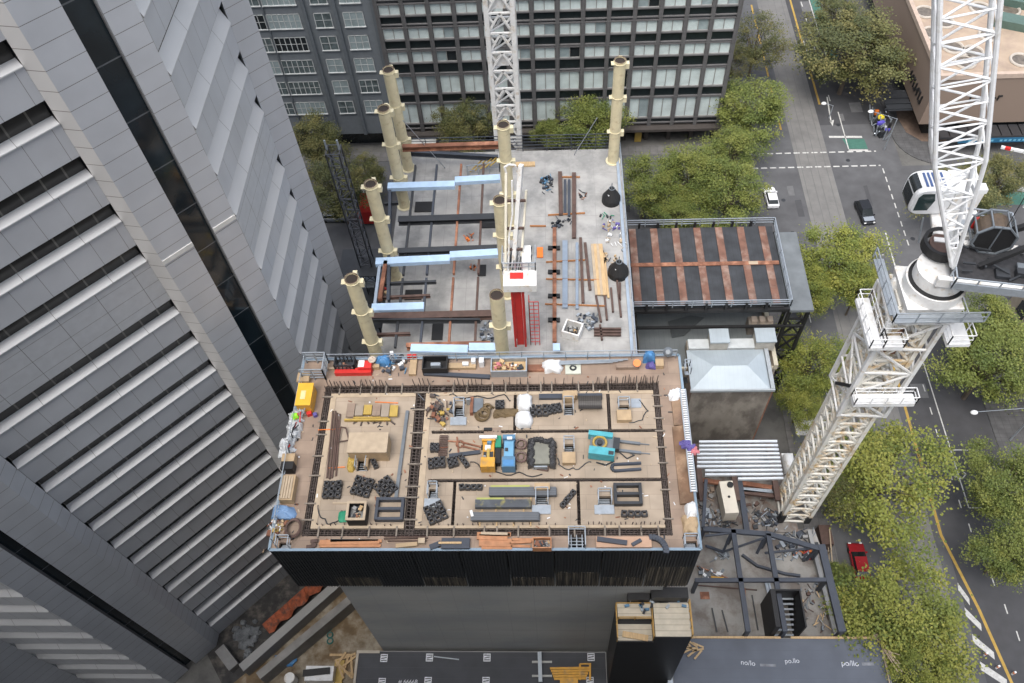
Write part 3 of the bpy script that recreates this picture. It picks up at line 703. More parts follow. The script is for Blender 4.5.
# skirt screens
rr = random.Random(2)
def skirt(p, q, n, matl):
    p, q = Vector(p), Vector(q)
    for k in range(n):
        a_, c_ = p.lerp(q, k / n + .0015), p.lerp(q, (k + 1) / n - .0015)
        def fn(mb, L):
            m_ = int(L / .22)
            for i in range(m_):
                x0 = L * i / m_; x1 = L * (i + .55) / m_
                mb.box(x0, -.07, zlo, x1, .0, RZ + .02)
            mb.box(0, .001, zlo, L, .05, RZ + .0)
        lower = matl[k % len(matl)] is screen2; zlo = 31.7 + (rr.choice((2.2, 3.4, 4.6)) if lower else 0)
        face_obj('screen_panel', screen if lower else matl[k % len(matl)], a_, c_, fn, K)
        if lower:
            ztop = zlo; slats = MB()
            def fn2(mb, L):
                m_ = int(L / .2)
                for i in range(m_): mb.box(L * i / m_, -.05, 31.7, L * (i + .45) / m_, -.0, ztop - .01)
                mb.box(0, .004, 31.72, L, .05, ztop - .01)
            face_obj('lower_mesh', screen2, a_, c_, fn2, K)
skirt((CX0, CY0, 0), (CX1, CY0, 0), 9, (screen, screen2, screen, screen2, screen, screen2, screen2, screen2, screen2))
skirt((CX1, CY0 + .06, 0), (CX1, CY1, 0), 5, (screen, screen2)); skirt((CX1, CY1 + .02, 0), (CX0, CY1 + .02, 0), 8, (mat('grey_screen', (.1, .12, .13), .6, var=.2),)); skirt((CX0, CY1, 0), (CX0, CY0 + .06, 0), 5, (mat('slate_screen', (.05, .065, .08), .6),))
b = MB()
for p, q in (((CX0, CY0, 0), (CX1, CY0, 0)), ((CX1, CY0, 0), (CX1, CY1, 0)), ((CX1, CY1, 0), (CX0, CY1, 0)), ((CX0, CY1, 0), (CX0, CY0, 0))):
    b.beam(Vector(p) + Vector((0, 0, RZ + .08)), Vector(q) + Vector((0, 0, RZ + .08)), .2, .1)
b.build('screen_cap', mat('blue_grey_cap', (.22, .3, .38), .5), K)
b = MB(); rail(b, [(CX0 + .3, CY1 - .3, RZ), (CX1 - .3, CY1 - .3, RZ)], 1.3, .03, 1.8, (.35, .65)); rail(b, [(CX0 + .3, CY0 + .5, RZ), (CX0 + .3, CY1 - .3, RZ)], 1.1, .03, 1.8)
rail(b, [(CX0 + .3, CY1 - .3, RZ), (CX0 + 2.2, CY1 - .3, RZ), (CX0 + 2.2, CY1 - 2.0, RZ), (CX0 + .3, CY1 - 2.0, RZ)], 1.6, .05, .9, (.25, .5, .75))
b.build('guard_rail', galv, K)

# ---- helpers for things standing on the deck
def pbox(name, label, cat, r, h, m, z=RZ, lid=None, group=None, rot=0, inset=None):
    x0, y0, x1, y1 = foot(*r, z)
    if not inset and lid is None:
        b = MB(); b.obox((x0 + x1) / 2, (y0 + y1) / 2, z, x1 - x0, y1 - y0, h, rot)
        return solo(b, name, m, label, cat, group)
    t = thing(name, label, cat, ((x0 + x1) / 2, (y0 + y1) / 2, z), group)
    b = MB(); b.obox((x0 + x1) / 2, (y0 + y1) / 2, z, x1 - x0, y1 - y0, h, rot); b.build('body', m, t)
    if lid: b = MB(); b.obox((x0 + x1) / 2, (y0 + y1) / 2, z + h, (x1 - x0) * .97, (y1 - y0) * .97, .06, rot); b.build('lid', lid, t)
    return t
HL = ['metal framed access hatch beside the yellow tool heap in the top bay', 'access hatch with leaning ladder and ply board between two dark beams', 'access hatch with plywood box front in the far right top bay',
      'access hatch with rungs and plywood box between the grey tank and the turquoise machine', 'access hatch with ochre and green cloth below the big plywood box', 'small steel framed hatch below the thin trench end',
      'access hatch at the right end of the long grey sheet stacks', 'access hatch beside the dark double frame in the lower right bay', 'open hatch with bar grid at the front edge of the deck', 'access hatch at the front right corner of the deck',
      'dark hatch with white sheet in the front left corner of the deck', 'stair hatch beside the chimney pot at the back right corner']
for i, (x0, y0, x1, y1) in enumerate(holes):
    t = thing('access_hatch', HL[i], 'hatch', ((x0 + x1) / 2, (y0 + y1) / 2, RZ), 'hatches cut in the formwork deck')
    b = MB(); zz = 38.6
    b.quad((x0, y0, 38.55), (x1, y0, 38.55), (x1, y1, 38.55), (x0, y1, 38.55)); b.build('shaft', void, t)  # near-black sheet paints the shade down the open hatch
    b = MB(); rail(b, [(x0, y0, RZ), (x0, y1 + .2, RZ), (x1, y1 + .2, RZ), (x1, y0, RZ)], 1.0, .035, 1.2); b.build('guard_rail', galv, t)
    if i in (1, 2, 3, 4, 6):
        b = MB(); b.box(x0 - .15, y0 - 1.0, RZ + .01, x1 + .1, y0 - .05, RZ + .5) if i in (2, 3) else b.box(x0 - .1, y1 + .1, RZ + .01, x1 + .15, y1 + .6, RZ + .9)
        b.build('plywood_box', plynew, t)
    if i in (0, 5, 6, 7): b = MB(); b.box(x0 - .3, y0 - .8, RZ + .01, x1 + .2, y0 - .08, RZ + .12); b.build('landing', galv, t)
    b = MB()
    for k in range(4): yy = y0 + (y1 - y0) * (k + .5) / 4; b.beam((x0 + .08, yy, RZ - .2 - .1 * k), (x1 - .08, yy, RZ - .2 - .1 * k), .07)
    if i == 8:
        for k in range(3): xx = x0 + (x1 - x0) * (k + .5) / 3; b.beam((xx, y0, RZ - .1), (xx, y1, RZ - .1), .07)
    b.build('rungs', galv, t)

def clamps(px, py, nx, ny, rot, label, s=.62, m=blackpl, h=.42, name='column_clamp_stack'):
    s *= .84
    c = A(px, py, RZ); b = MB(); ca, sa = math.cos(rot), math.sin(rot); rr = random.Random(px)
    for i in range(nx):
        for j in range(ny):
            x, y = (i - (nx - 1) / 2) * s, (j - (ny - 1) / 2) * s; jit = rr.uniform(-.14, .14)
            cx, cyy = c.x + x * ca - y * sa, c.y + x * sa + y * ca; hh = h * rr.uniform(.75, 1.1); R = rot + jit
            for k in range(4):
                t = R + k * math.pi / 2; ex, ey = math.cos(t), math.sin(t)
                b.obox(cx + ex * s * .34, cyy + ey * s * .34, RZ + .02, .11, s * .78, hh, t)
    return solo(b, name, m, label, 'formwork part', 'black formwork clamp bundles')
clamps(333, 491, 3, 3, 0, 'square black clamp bundle nearest the left trench', .58)
clamps(363, 488, 3, 3, -.25, 'tilted black clamp bundle in the middle of three below the plywood box')
clamps(386, 489, 3, 3, .7, 'diamond turned black clamp bundle left of the wide upright trench', .6)
clamps(436, 514, 3, 3, .45, 'tilted black clamp bundle below the small steel hatch', .62)
clamps(471, 488.5, 4, 1, 0, 'row of black clamps beside the green banded sheet stack', .55)
clamps(568, 500, 4, 1, .9, 'slanted black clamp row beside the right hatch of the sheet stacks', .5)
clamps(634, 515, 4, 1, 0, 'black clamp row below the dark double frame', .6)
clamps(539, 412, 3, 2, .05, 'black clamp bundle just right of the white bags', .62)
clamps(554, 410, 3, 2, .2, 'black clamp bundle touching the ladder hatch in the top bay', .5)
clamps(437, 464, 3, 2, .1, 'black clamp heap left of the small cross clamps', .55); clamps(453, 463.5, 2, 2, .3, 'middle black clamp heap below the rebar mesh', .5)
clamps(464, 462, 1, 3, .6, 'black cross shaped clamp piece left of the orange machine', .5)
clamps(435, 449, 2, 2, 0, 'small black block left of the rebar mesh', .42); clamps(500, 406, 2, 2, 0, 'black box of clamps above the brown coil heap', .45)
def dframe(px, py, w_, d_, n, label, m=dark, rot=0):
    c = A(px, py, RZ); b = MB()
    for k in range(n + 1): b.obox(c.x, c.y - d_ / 2 + d_ * k / n, RZ + .02, w_, .22, .5)
    for s in (-1, 1): b.obox(c.x + s * w_ / 2, c.y, RZ + .02, .22, d_ + .2, .55)
    return solo(b, 'open_form', m, label, 'steel form', 'dark open steel frames')
dframe(390.5, 511, 1.95, 1.6, 2, 'dark double frame lying right of the timber rimmed bin', slate)
dframe(627.5, 496, 1.9, 1.5, 2, 'dark double frame lying in the lower right bay')
# bin
t = thing('debris_bin', 'black bin with pale timber rim full of rubble', 'bin', A(357, 515, RZ)); x0, y0, x1, y1 = foot(347.5, 503, 366, 521, RZ + 1.0)
b = MB(); b.box(x0, y0, RZ, x1, y0 + .1, RZ + 1.2); b.box(x0, y1 - .1, RZ, x1, y1, RZ + 1.2); b.box(x0, y0 + .1, RZ, x0 + .1, y1 - .1, RZ + 1.2); b.box(x1 - .1, y0 + .1, RZ, x1, y1 - .1, RZ + 1.2); b.build('bin_wall', black, t)
b = MB(); rr = random.Random(1)
for s_ in ((x0 - .04, y0 - .04, x1 + .04, y0 + .14), (x0 - .04, y1 - .14, x1 + .04, y1 + .04), (x0 - .04, y0 + .14, x0 + .14, y1 - .14), (x1 - .14, y0 + .14, x1 + .04, y1 - .14)): b.box(s_[0], s_[1], RZ + 1.2, s_[2], s_[3], RZ + 1.3)
b.build('timber_rim', plypale, t)
def rubble(name, x0, y0, x1, y1, z0, z1, parent, n=26, seed=0, mats=None):
    rr = random.Random(seed); b = MB(); mats = mats or [concrete, timber, dark, rust]
    b.box(x0, y0, z0, x1, y1, z0 + (z1 - z0) * .4)
    for k in range(n):
        b.cur = rr.randrange(len(mats)); s = rr.uniform(.12, .4)
        b.obox(rr.uniform(x0 + .2, x1 - .2), rr.uniform(y0 + .2, y1 - .2), rr.uniform(z0, z1) , s, s * rr.uniform(.3, 1), s * .5, rr.uniform(0, 3))
    return b.build(name, mats, parent)
rubble('rubble', x0 + .12, y0 + .12, x1 - .12, y1 - .12, RZ + .3, RZ + .9, t)
b = MB(); b.blob(A(343, 517, RZ), .35, .5, .2, 4); solo(b, 'tarpaulin', tarpg, 'small green sheet left of the timber rimmed bin', 'tarpaulin')
pbox('timber_plank', 'single pale plank above the timber rimmed bin', 'plank', (333, 502.5, 350, 504), .08, plypale)
# large ply box, pallet stack, bars
t = thing('plywood_box', 'large pale plywood box standing in the left bay', 'box', A(368, 452, RZ)); x0, y0, x1, y1 = foot(348.5, 433, 387, 452, RZ + 1.6)
b = MB(); b.box(x0, y0, RZ, x1, y1, RZ + 1.5); b.build('sides', plynew, t); b = MB(); b.box(x0 - .05, y0 - .05, RZ + 1.5, x1 + .05, y1 + .05, RZ + 1.62); b.build('lid', plypale, t)
t = thing('board_stack', 'stack of stained boards on yellow bearers at the top of the left bay', 'boards', A(372, 412, RZ)); b = MB(); x0, y0, x1, y1 = foot(346, 404, 398, 415, RZ + .6)
rr = random.Random(8)
for k in range(6):
    b.cur = k % 3; xx0 = x0 + (x1 - x0) * k / 6; b.box(xx0 + .03, y0 + rr.uniform(-.15, .1), RZ + .4, x0 + (x1 - x0) * (k + 1) / 6 - .03, y1 + rr.uniform(-.1, .15), RZ + rr.uniform(.5, .62))
b.build('boards', [plyp, mat('grey_ply', (.3, .25, .2), .8), ochre], t)
b = MB(); b.box(x0 - .1, y0 - .35, RZ + .15, x1 - .6, y0 - .2, RZ + .38); b.box(x0 + .6, y0 - .15, RZ + .15, x1 - .8, y0, RZ + .35); b.build('bearers', ochre, t)
b = MB()
for k in range(9): p = A(352 + k * 5, 421 + (k % 3) * .7, RZ); b.obox(p.x, p.y, RZ + .02, .7, .12, .1, k * .7)
b.build('steel_offcuts', rebar, t)
b = MB()
for k, (p, q) in enumerate((((327, 478), (333, 411)), ((329.5, 479), (335.5, 411)), ((332, 478), (337.5, 413)), ((334, 470), (338, 420)), ((336, 476), (340, 414)))): b.beam(A(*p, RZ + .1), A(*q, RZ + .1), .12)
solo(b, 'rebar_bundle', rust2, 'long thin rebar bars lying upright in the left bay', 'rebar')
b = MB(); b.beam(A(396, 498, RZ + .15), A(407.5, 411, RZ + .15), .26, .2); solo(b, 'steel_pipe', grey, 'long grey pipe lying beside the wide upright trench', 'pipe')
b = MB(); b.path([A(338, 442, RZ + .3), A(341, 427, RZ + .3), A(346, 428, RZ + .3), A(349, 440, RZ + .3), A(338, 442, RZ + .3)], .06); solo(b, 'bar_loop', rust2, 'bent steel bar loop left of the plywood box', 'steel loop')
b = MB(); b.blob(A(352, 464, RZ), .35, .7, .5, 8, rough=.3); solo(b, 'cloth_bundle', ochre, 'ochre cloth bundle left of the hatch under the plywood box', 'cloth')
b = MB(); b.blob(A(354, 456, RZ), .4, .35, .4, 18, rough=.3); solo(b, 'cloth_bundle', tarpg, 'small green cloth at the corner of the plywood box', 'cloth')
pbox('plywood_box', 'narrow upright plywood box below the large plywood box', 'box', (366, 454, 370, 470), .6, plynew)
clamps(375, 465, 1, 2, .5, 'small black clamp and bucket right of the left bay hatch', .5)
# top bay
def heap(name, label, px, py, rx, ry, mats, n, seed, h=.5, cat='heap'):
    c = A(px, py, RZ); rr = random.Random(seed); b = MB()
    for k in range(n):
        b.cur = rr.randrange(len(mats)); s = rr.uniform(.12, .45); x, y = c.x + rr.gauss(0, rx / 2), c.y + rr.gauss(0, ry / 2)
        if rr.random() < .4: b.tube((x, y, RZ + .05 + rr.random() * h * .4), (x + rr.uniform(-.6, .6), y + rr.uniform(-.6, .6), RZ + .1 + rr.random() * h), .05, 5)
        else: b.obox(x, y, RZ + .01 + rr.random() * h * .5, s, s * .7, s * .6, rr.uniform(0, 3))
    return solo(b, name, mats, label, cat)
heap('tool_heap', 'heap of dark tools with a yellow piece left of the metal framed hatch', 439, 409, 1.0, 1.3, [dark, slate, rust2, rebar], 45, 1); heap('tool_heap', 'yellow and orange tool pieces at the lower end of the dark tool heap', 440, 418, .8, .8, [ochre, rust, dark], 16, 2)
b = MB()
for k, (px, py, R) in enumerate(((482, 415, .55), (484, 412, .45), (487, 407, .3))):
    for j in range(3): b.torus(A(px + j * .5, py, RZ + .1 + j * .14), R * (1 - j * .1), .09, 16, 5)
b.path([A(487, 405, RZ + .1), A(491, 406, RZ + .1), A(494, 408, RZ + .1)], .09)
coil = mat('olive_cable', (.13, .09, .045), .8, var=.3)
solo(b, 'cable_coil', coil, 'round brown cable coils in the top bay', 'cable')
b = MB(); b.blob(A(500, 414, RZ), .55, .4, .35, 5, rough=.3); b.blob(A(509, 413, RZ), .75, .4, .3, 6, rough=.3); solo(b, 'cable_heap', coil, 'long brown cable heap left of the white bags', 'cable')
b = MB(); b.blob(A(525, 404, RZ), .62, .72, .9, 11, nu=22, nv=9, rough=.12); solo(b, 'bulk_bag', bagw, 'upper white bulk bag in the top bay', 'bag', 'white bulk bags in the top bay', True)
b = MB(); b.blob(A(524, 421, RZ), .68, .72, .9, 13, nu=22, nv=9, rough=.12); solo(b, 'bulk_bag', bagw, 'lower white bulk bag in the top bay', 'bag', 'white bulk bags in the top bay', True)
pbox('steel_beam', 'dark short beam left of the ladder hatch', 'beam', (539, 395.5, 562, 400), .3, slate); pbox('steel_beam', 'dark short beam right of the ladder hatch', 'beam', (578, 395, 602, 400), .3, slate)
pbox('plywood_sheet', 'orange plywood sheet between the two short dark beams', 'plywood', (563, 395, 577, 400), .75, plynew)
b = MB(); c = A(590, 406, RZ)
for k in range(8):
    t0, t1 = k / 8, (k + 1) / 8; z0 = RZ + .15 + .5 * (1 - math.sin(math.pi * t0)); z1 = RZ + .15 + .5 * (1 - math.sin(math.pi * t1))
    b.hexa([(c.x - .95, c.y - .6 + 1.2 * t0, z0 - .08), (c.x + .95, c.y - .6 + 1.2 * t0, z0 - .08), (c.x + .95, c.y - .6 + 1.2 * t1, z1 - .08), (c.x - .95, c.y - .6 + 1.2 * t1, z1 - .08),
            (c.x - .95, c.y - .6 + 1.2 * t0, z0), (c.x + .95, c.y - .6 + 1.2 * t0, z0), (c.x + .95, c.y - .6 + 1.2 * t1, z1), (c.x - .95, c.y - .6 + 1.2 * t1, z1)])
solo(b, 'curved_form', mat('dark_form', (.06, .055, .052), .5, joints=[(0, .18, .03)]), 'dark curved form panel right of the ladder hatch', 'formwork panel')
b = MB(); p = A(468, 404.5, RZ); b.obox(p.x + .1, p.y, RZ, .35, .12, .9); b.cur = 1; b.obox(p.x + .8, p.y - .2, RZ, .9, 1.3, .25); b.cur = 2; b.obox(p.x + .35, p.y - .3, RZ, .25, 1.5, .5)
solo(b, 'mesh_tray', [galv, grey, rust], 'grey mesh tray beside the metal framed hatch', 'tray')
pbox('wire_mesh', 'pale wire mesh panel right of the far hatch', 'mesh panel', (631, 399, 641, 408), .08, galv)
pbox('plywood_sheet', 'pinkish plywood patch under the small black box above the orange machine', 'plywood', (484, 428, 501, 436), .06, plyp); pbox('steel_box', 'small black flat box on the pinkish plywood patch', 'box', (484, 429, 492, 431.5), .25, black)
# middle bay
b = MB()
x0, y0, x1, y1 = foot(439.5, 437, 447.5, 457, RZ)
for k in range(7): b.beam((x0 + (x1 - x0) * k / 6, y0, RZ + .2), (x0 + (x1 - x0) * k / 6, y1, RZ + .2), .05)
for k in range(12): b.beam((x0, y0 + (y1 - y0) * k / 11, RZ + .25), (x1, y0 + (y1 - y0) * k / 11, RZ + .25), .05)
solo(b, 'rebar_mesh', rust2, 'dense brown rebar mesh panel in the middle bay', 'rebar')
b = MB(); b.beam(A(449, 456, RZ + .15), A(480, 452, RZ + .15), .3, .2); solo(b, 'steel_beam', slate, 'slanted dark beam below the orange bars of the middle bay', 'beam')
b = MB(); b.beam(A(457, 437, RZ + .1), A(459, 458, RZ + .1), .12); b.beam(A(448, 441, RZ + .1), A(460, 442, RZ + .1), .1); b.beam(A(461, 442, RZ + .15), A(481, 447, RZ + .15), .12); b.beam(A(461, 446, RZ + .12), A(479, 450, RZ + .12), .12); b.torus(A(460, 444, RZ + .12), .3, .06, 12, 4)
solo(b, 'bent_bars', rust, 'thin orange brown bars and ring left of the orange machine', 'steel bars')
def machine(name, label, r, body, parts, h=1.2):
    x0, y0, x1, y1 = foot(*r, RZ + .6); t = thing(name, label, 'machine', ((x0 + x1) / 2, (y0 + y1) / 2, RZ))
    b = MB()
    b.box(x0, y0, RZ + .15, x1, y0 + (y1 - y0) * .3, RZ + h); b.box(x0 + .1, y0 + (y1 - y0) * .3, RZ + .15, x1 - .1, y1, RZ + h * .6); b.box(x0 + .02, y1 - .35, RZ + .15, x1 - .02, y1 + .004, RZ + h * .85)
    b.build('body', body, t)
    for nm, m, (u0, v0, u1, v1), z0, z1 in parts:
        b = MB(); b.box(x0 + (x1 - x0) * u0, y0 + (y1 - y0) * v0, RZ + z0, x0 + (x1 - x0) * u1, y0 + (y1 - y0) * v1, RZ + z1); b.build(nm, m, t)
    for s in (0, 1):
        for v in (.15, .8):
            b = MB(); xx = x0 if s == 0 else x1; b.tube((xx - .08, y0 + (y1 - y0) * v, RZ + .2), (xx + .08, y0 + (y1 - y0) * v, RZ + .2), .2, 10); b.build('wheel', rubber, t)
    return t
machine('concrete_machine', 'orange yellow machine with white top bar in the middle bay', (481.5, 439, 495.5, 470), yellow, [('white_bar', whitep, (-.15, .92, 1.1, 1.0), 1.0, 1.25), ('control_panel', mblue, (.4, .78, .7, .9), .72, 1.0), ('white_panel', whitep, (.25, .6, .65, .75), .72, .9), ('grille', dark, (.15, .35, .85, .55), .72, .8), ('yellow_nozzle', ochre, (.4, .3, .6, .62), .8, 1.0), ('chrome_caps', galv, (.2, .3, .35, .34), .9, 1.3)])
machine('compressor', 'long blue machine right of the orange machine', (502.5, 437, 515.5, 470), mblue, [('white_cap', whitep, (.35, .84, .75, .92), 1.0, 1.12), ('top_cover', mat('machine_blue_light', (.14, .33, .5), .45), (.15, .35, .85, .8), .72, .95), ('vent', dark, (.2, .5, .45, .6), .95, 1.0), ('blue_panel', tarpb, (.1, .02, .9, .2), 1.2, 1.24)])
b = MB(); p = A(498.5, 452, RZ); b.obox(p.x, p.y + .6, RZ, .45, 1.0, .7); b.cur = 1; b.obox(p.x, p.y - .6, RZ, .4, 1.3, .6); solo(b, 'equipment_case', [tarpg, black], 'green topped case between the orange and blue machines', 'case')
b = MB()
for k, (px, py) in enumerate(((521, 444), (521, 457))): 
    for j in range(3): b.torus(A(px, py, RZ + .1 + .15 * j), .42, .08, 14, 5)
    b.tube(A(px, py, RZ), A(px, py, RZ + .5), .2, 10)
solo(b, 'hose_reel', mat('reel_brown', (.14, .09, .08), .6, var=.4), 'pair of dark hose reels right of the blue machine', 'hose reel')
t = thing('tank_tray', 'grey tray draped with black fabric right of the hose reels', 'tray', A(542, 452, RZ)); x0, y0, x1, y1 = foot(532.5, 441, 551, 464, RZ + .5)
b = MB(); b.box(x0, y0, RZ, x1, y1, RZ + .55); b.build('tray', mat('grey_tray', (.2, .2, .17), .8, var=.2), t)
b = MB()
for k in range(9): yy = y0 + (y1 - y0) * k / 8; b.blob((x0 - .1 + .08 * math.sin(k * 2), yy, RZ + .1), .28, .25, .7, k, rough=.3); b.blob((x1 + .1 + .08 * math.sin(k * 3), yy, RZ + .1), .28, .25, .7, k + 20, rough=.3)
for k in range(7): b.blob((x0 + (x1 - x0) * k / 6, y1 + .1 * math.sin(k), RZ + .1), .25, .25, .75, k + 40, rough=.3)
b.build('black_fabric', blackpl, t)
b = MB(); b.box(x0, y0 - .25, RZ + .02, x1 - .3, y0 - .15, RZ + .5); b.build('white_edge', galv, t)
b = MB(); b.beam(A(537, 469, RZ + .1), A(548, 471, RZ + .1), .1); b.beam(A(548, 471, RZ + .1), A(549, 465, RZ + .1), .1); solo(b, 'bar_loop', rust2, 'bent thin bar below the black draped grey tray', 'steel bar')
t = thing('boom_lift', 'turquoise machine with round yellow hose reel and fork legs', 'machine', A(602, 448, RZ)); c = A(602, 449, RZ); ro = -.14
b = MB(); b.obox(c.x - .1, c.y - .75, RZ + .2, 2.0, .65, 1.0, ro); b.obox(c.x - .1, c.y + .85, RZ + .2, 1.9, .4, .8, ro); b.build('body', tealm, t)
b = MB(); b.obox(c.x, c.y + .1, RZ + .3, 1.9, 1.2, .35, ro); b.build('chassis', grey, t)
b = MB(); b.torus((c.x - .2, c.y + .15, RZ + .85), .5, .1, 18, 6); b.build('hose_ring', ochre, t)
b = MB(); b.tube((c.x - .2, c.y + .15, RZ + .6), (c.x - .2, c.y + .15, RZ + .95), .22, 12); b.obox(c.x + 1.1, c.y + .1, RZ + .2, .5, 1.0, .6, ro); b.obox(c.x + .6, c.y - .95, RZ + 1.2, .4, .3, .06, ro); b.build('hub', dark, t)
for dy in (.55, -.25): b = MB(); b.beam((c.x + 1.3, c.y + dy, RZ + .25), (c.x + 3.0, c.y + dy - .22, RZ + .2), .2); b.beam((c.x + 3.0, c.y + dy - .22, RZ + .2), (c.x + 3.7, c.y + dy - .3, RZ + .2), .07); b.build('fork', grey, t)
b = MB(); b.path([(c.x + 1.3, c.y - .4, RZ + .3), (c.x + 1.9, c.y - .9, RZ + .1), (c.x + 2.5, c.y - .6, RZ + .1), (c.x + 1.9, c.y - .3, RZ + .15)], .05); b.path([(c.x - .5, c.y - 1.2, RZ + .1), (c.x + .2, c.y - 1.45, RZ + .1), (c.x + .9, c.y - 1.1, RZ + .1)], .06); b.build('hose', dark, t)
b = MB(); b.path([A(641, 463, RZ + .12), A(613, 464.5, RZ + .12), A(611.5, 468, RZ + .12), A(614, 471, RZ + .12), A(641, 469, RZ + .12)], .14, 6); solo(b, 'u_channel', slate, 'dark U shaped bar below the turquoise machine', 'steel bar')
# grey sheet stacks
def stack(label, x0p, y0p, x1p, y1p, m, n=3, straps=None, h=.5, rot=0):
    x0, y0, x1, y1 = foot(x0p, y0p, x1p, y1p, RZ + .5); t = thing('deck_sheet_stack', label, 'sheet stack', ((x0 + x1) / 2, (y0 + y1) / 2, RZ), 'stacks of grey decking sheets')
    b = MB()
    for k in range(n): s = random.Random(k + int(x0p)).uniform(-.06, .06); b.box(x0 + s, y0 + abs(s), RZ + .15 + k * h / n, x1 + s, y1, RZ + .15 + (k + .85) * h / n)
    b.build('sheets', m, t); b = MB()
    for k in range(4): xx = x0 + (x1 - x0) * (k + .5) / 4; b.box(xx - .06, y0 - .25, RZ + .01, xx + .06, y1 + .25, RZ + .14)
    b.build('bearers', timber, t)
    if straps: b = MB(); b.box(x0 + .1, y1 + .02, RZ + .15, x1 - 2.0, y1 + .25, RZ + .4); b.build('yellow_sheets', greenst, t)
    return t
stack('top grey sheet stack with yellow green edge running under the hatch', 489, 487.5, 556, 496, greypl, straps=1); stack('middle dark sheet stack with yellow patches', 475, 500, 530.5, 508, mat('dark_sheet', (.07, .078, .09), .6, var=.3, col2=(.32, .28, .07), amt=.3, s2=.7), straps=1); stack('lowest grey sheet stack with white end tags', 471, 512.5, 539, 521, greypl)
b = MB(); b.obox(A(472.5, 517, RZ).x, A(472.5, 517, RZ).y, RZ + .7, .2, .5, .03, .3); solo(b, 'paper_tag', whitep, 'white tag on the end of the lowest sheet stack', 'tag')
# perimeter: back edge
pbox('red_beam', 'long red beam at the back left of the deck', 'beam', (336, 371, 372, 376), .5, red)
pbox('timber_plank', 'pale plank lying behind the long red beam', 'plank', (330, 369, 356, 370.5), .3, plypale)
t = thing('wire_cage', 'dark wire mesh cage behind the long red beam', 'cage', A(345, 366, RZ)); x0, y0, x1, y1 = foot(336, 360, 355, 369, RZ + .5); b = MB(); rail(b, [(x0, y0, RZ), (x1, y0, RZ), (x1, y1, RZ), (x0, y1, RZ), (x0, y0, RZ)], 1.1, .04, .35, (.25, .5, .75)); b.build('mesh', dark, t); rubble('contents', x0, y0, x1, y1, RZ, RZ + .5, t, 14, 5, [dark, grey, rust])
t = thing('first_aid_box', 'red and white box beside the wire cage', 'box', A(365, 368, RZ)); x0, y0, x1, y1 = foot(359, 362.5, 372, 370, RZ + .5); b = MB(); b.box(x0, y0, RZ, x1, y1, RZ + .8); b.build('body', red, t); b = MB(); b.box(x0, y0 + .1, RZ + .802, x0 + (x1 - x0) * .45, y1, RZ + .86); b.build('white_lid', whitep, t)
pbox('plywood_sheet', 'orange brown board right of the red and white box', 'plywood', (370, 366, 380, 370), .4, plynew)
b = MB(); b.blob(A(384, 363, RZ), .65, .45, .9, 21, rough=.25); solo(b, 'tarpaulin', tarpb, 'bright blue tarpaulin heap at the back edge of the deck', 'tarpaulin')
b = MB(); b.torus(A(372, 359.5, RZ + .9), .25, .1, 14, 6); b.tube(A(372, 360, RZ), A(372, 360, RZ + .85), .28, 12); solo(b, 'drum', mat('pale_drum', (.5, .42, .35), .6), 'pale round drum left of the blue tarpaulin heap', 'drum')
heap('tool_heap', 'tangle of hoses and white scraps right of the blue tarpaulin', 396, 366, 1.1, 1.1, [slate, whitep, mblue, dark], 34, 12)
pbox('plywood_sheet', 'upright plywood ramp with red top edge', 'plywood', (410, 360, 417, 376), .3, plynew); pbox('red_board', 'small red board above the plywood ramp', 'board', (408, 357, 417, 360), .5, red)
t = thing('open_toolbox', 'large open black box at the back of the deck', 'box', A(435, 366, RZ)); x0, y0, x1, y1 = foot(423, 359, 448, 372, RZ + .5)
b = MB(); b.box(x0, y0, RZ, x1, y0 + .1, RZ + 1); b.box(x0, y1 - .1, RZ, x1, y1, RZ + 1.0); b.box(x0, y0 + .1, RZ, x0 + .1, y1 - .1, RZ + 1); b.box(x1 - .1, y0 + .1, RZ, x1, y1 - .1, RZ + 1); b.box(x0 + .1, y0 + .1, RZ, x1 - .1, y1 - .1, RZ + .3); b.build('box_wall', black, t)
b = MB(); b.obox(A(437, 371, RZ).x, A(437, 371, RZ).y, RZ + .4, .8, .3, .7); b.build('white_panel', galv, t)
pbox('timber_plank', 'pale planks right of the open black box', 'plank', (449, 365, 476, 370), .35, plynew)
b = MB(); b.obox(A(466, 367, RZ).x, A(466, 367, RZ).y, RZ + .36, .5, .3, .25); b.obox(A(474, 364.5, RZ).x, A(474, 364.5, RZ).y, RZ + .36, .35, .4, .4); b.obox(A(482, 365, RZ).x, A(482, 365, RZ).y, RZ, .4, .5, .8); solo(b, 'white_sacks', bagw, 'small white sacks on the planks at the back edge', 'sack')
b = MB(); b.beam(A(424, 373.5, RZ + .15), A(490, 377, RZ + .15), .35, .25); solo(b, 'steel_beam', slate, 'long dark beam lying along the back edge behind the starter bars', 'beam')
t = thing('skip', 'grey waste skip with mixed rubbish at the back of the deck', 'skip', A(509, 368, RZ)); x0, y0, x1, y1 = foot(491, 360, 527, 374, RZ + .5)
b = MB(); b.box(x0, y0, RZ, x1, y0 + .1, RZ + .9); b.box(x0, y1 - .1, RZ, x1, y1, RZ + .9); b.box(x0, y0 + .1, RZ, x0 + .1, y1 - .1, RZ + .9); b.box(x1 - .1, y0 + .1, RZ, x1, y1 - .1, RZ + .9); b.build('skip_wall', galv, t)
rubble('rubbish', x0 + .12, y0 + .12, x1 - .12, y1 - .12, RZ + .2, RZ + .8, t, 50, 6, [timber, whitep, dark, rust, pink])
b = MB(); b.blob(A(552.5, 368, RZ), .8, .6, .8, 33, nu=20, nv=8, rough=.15); solo(b, 'bulk_bag', bagw, 'white bag beside the rubbish skip at the back edge', 'bag', None, True)
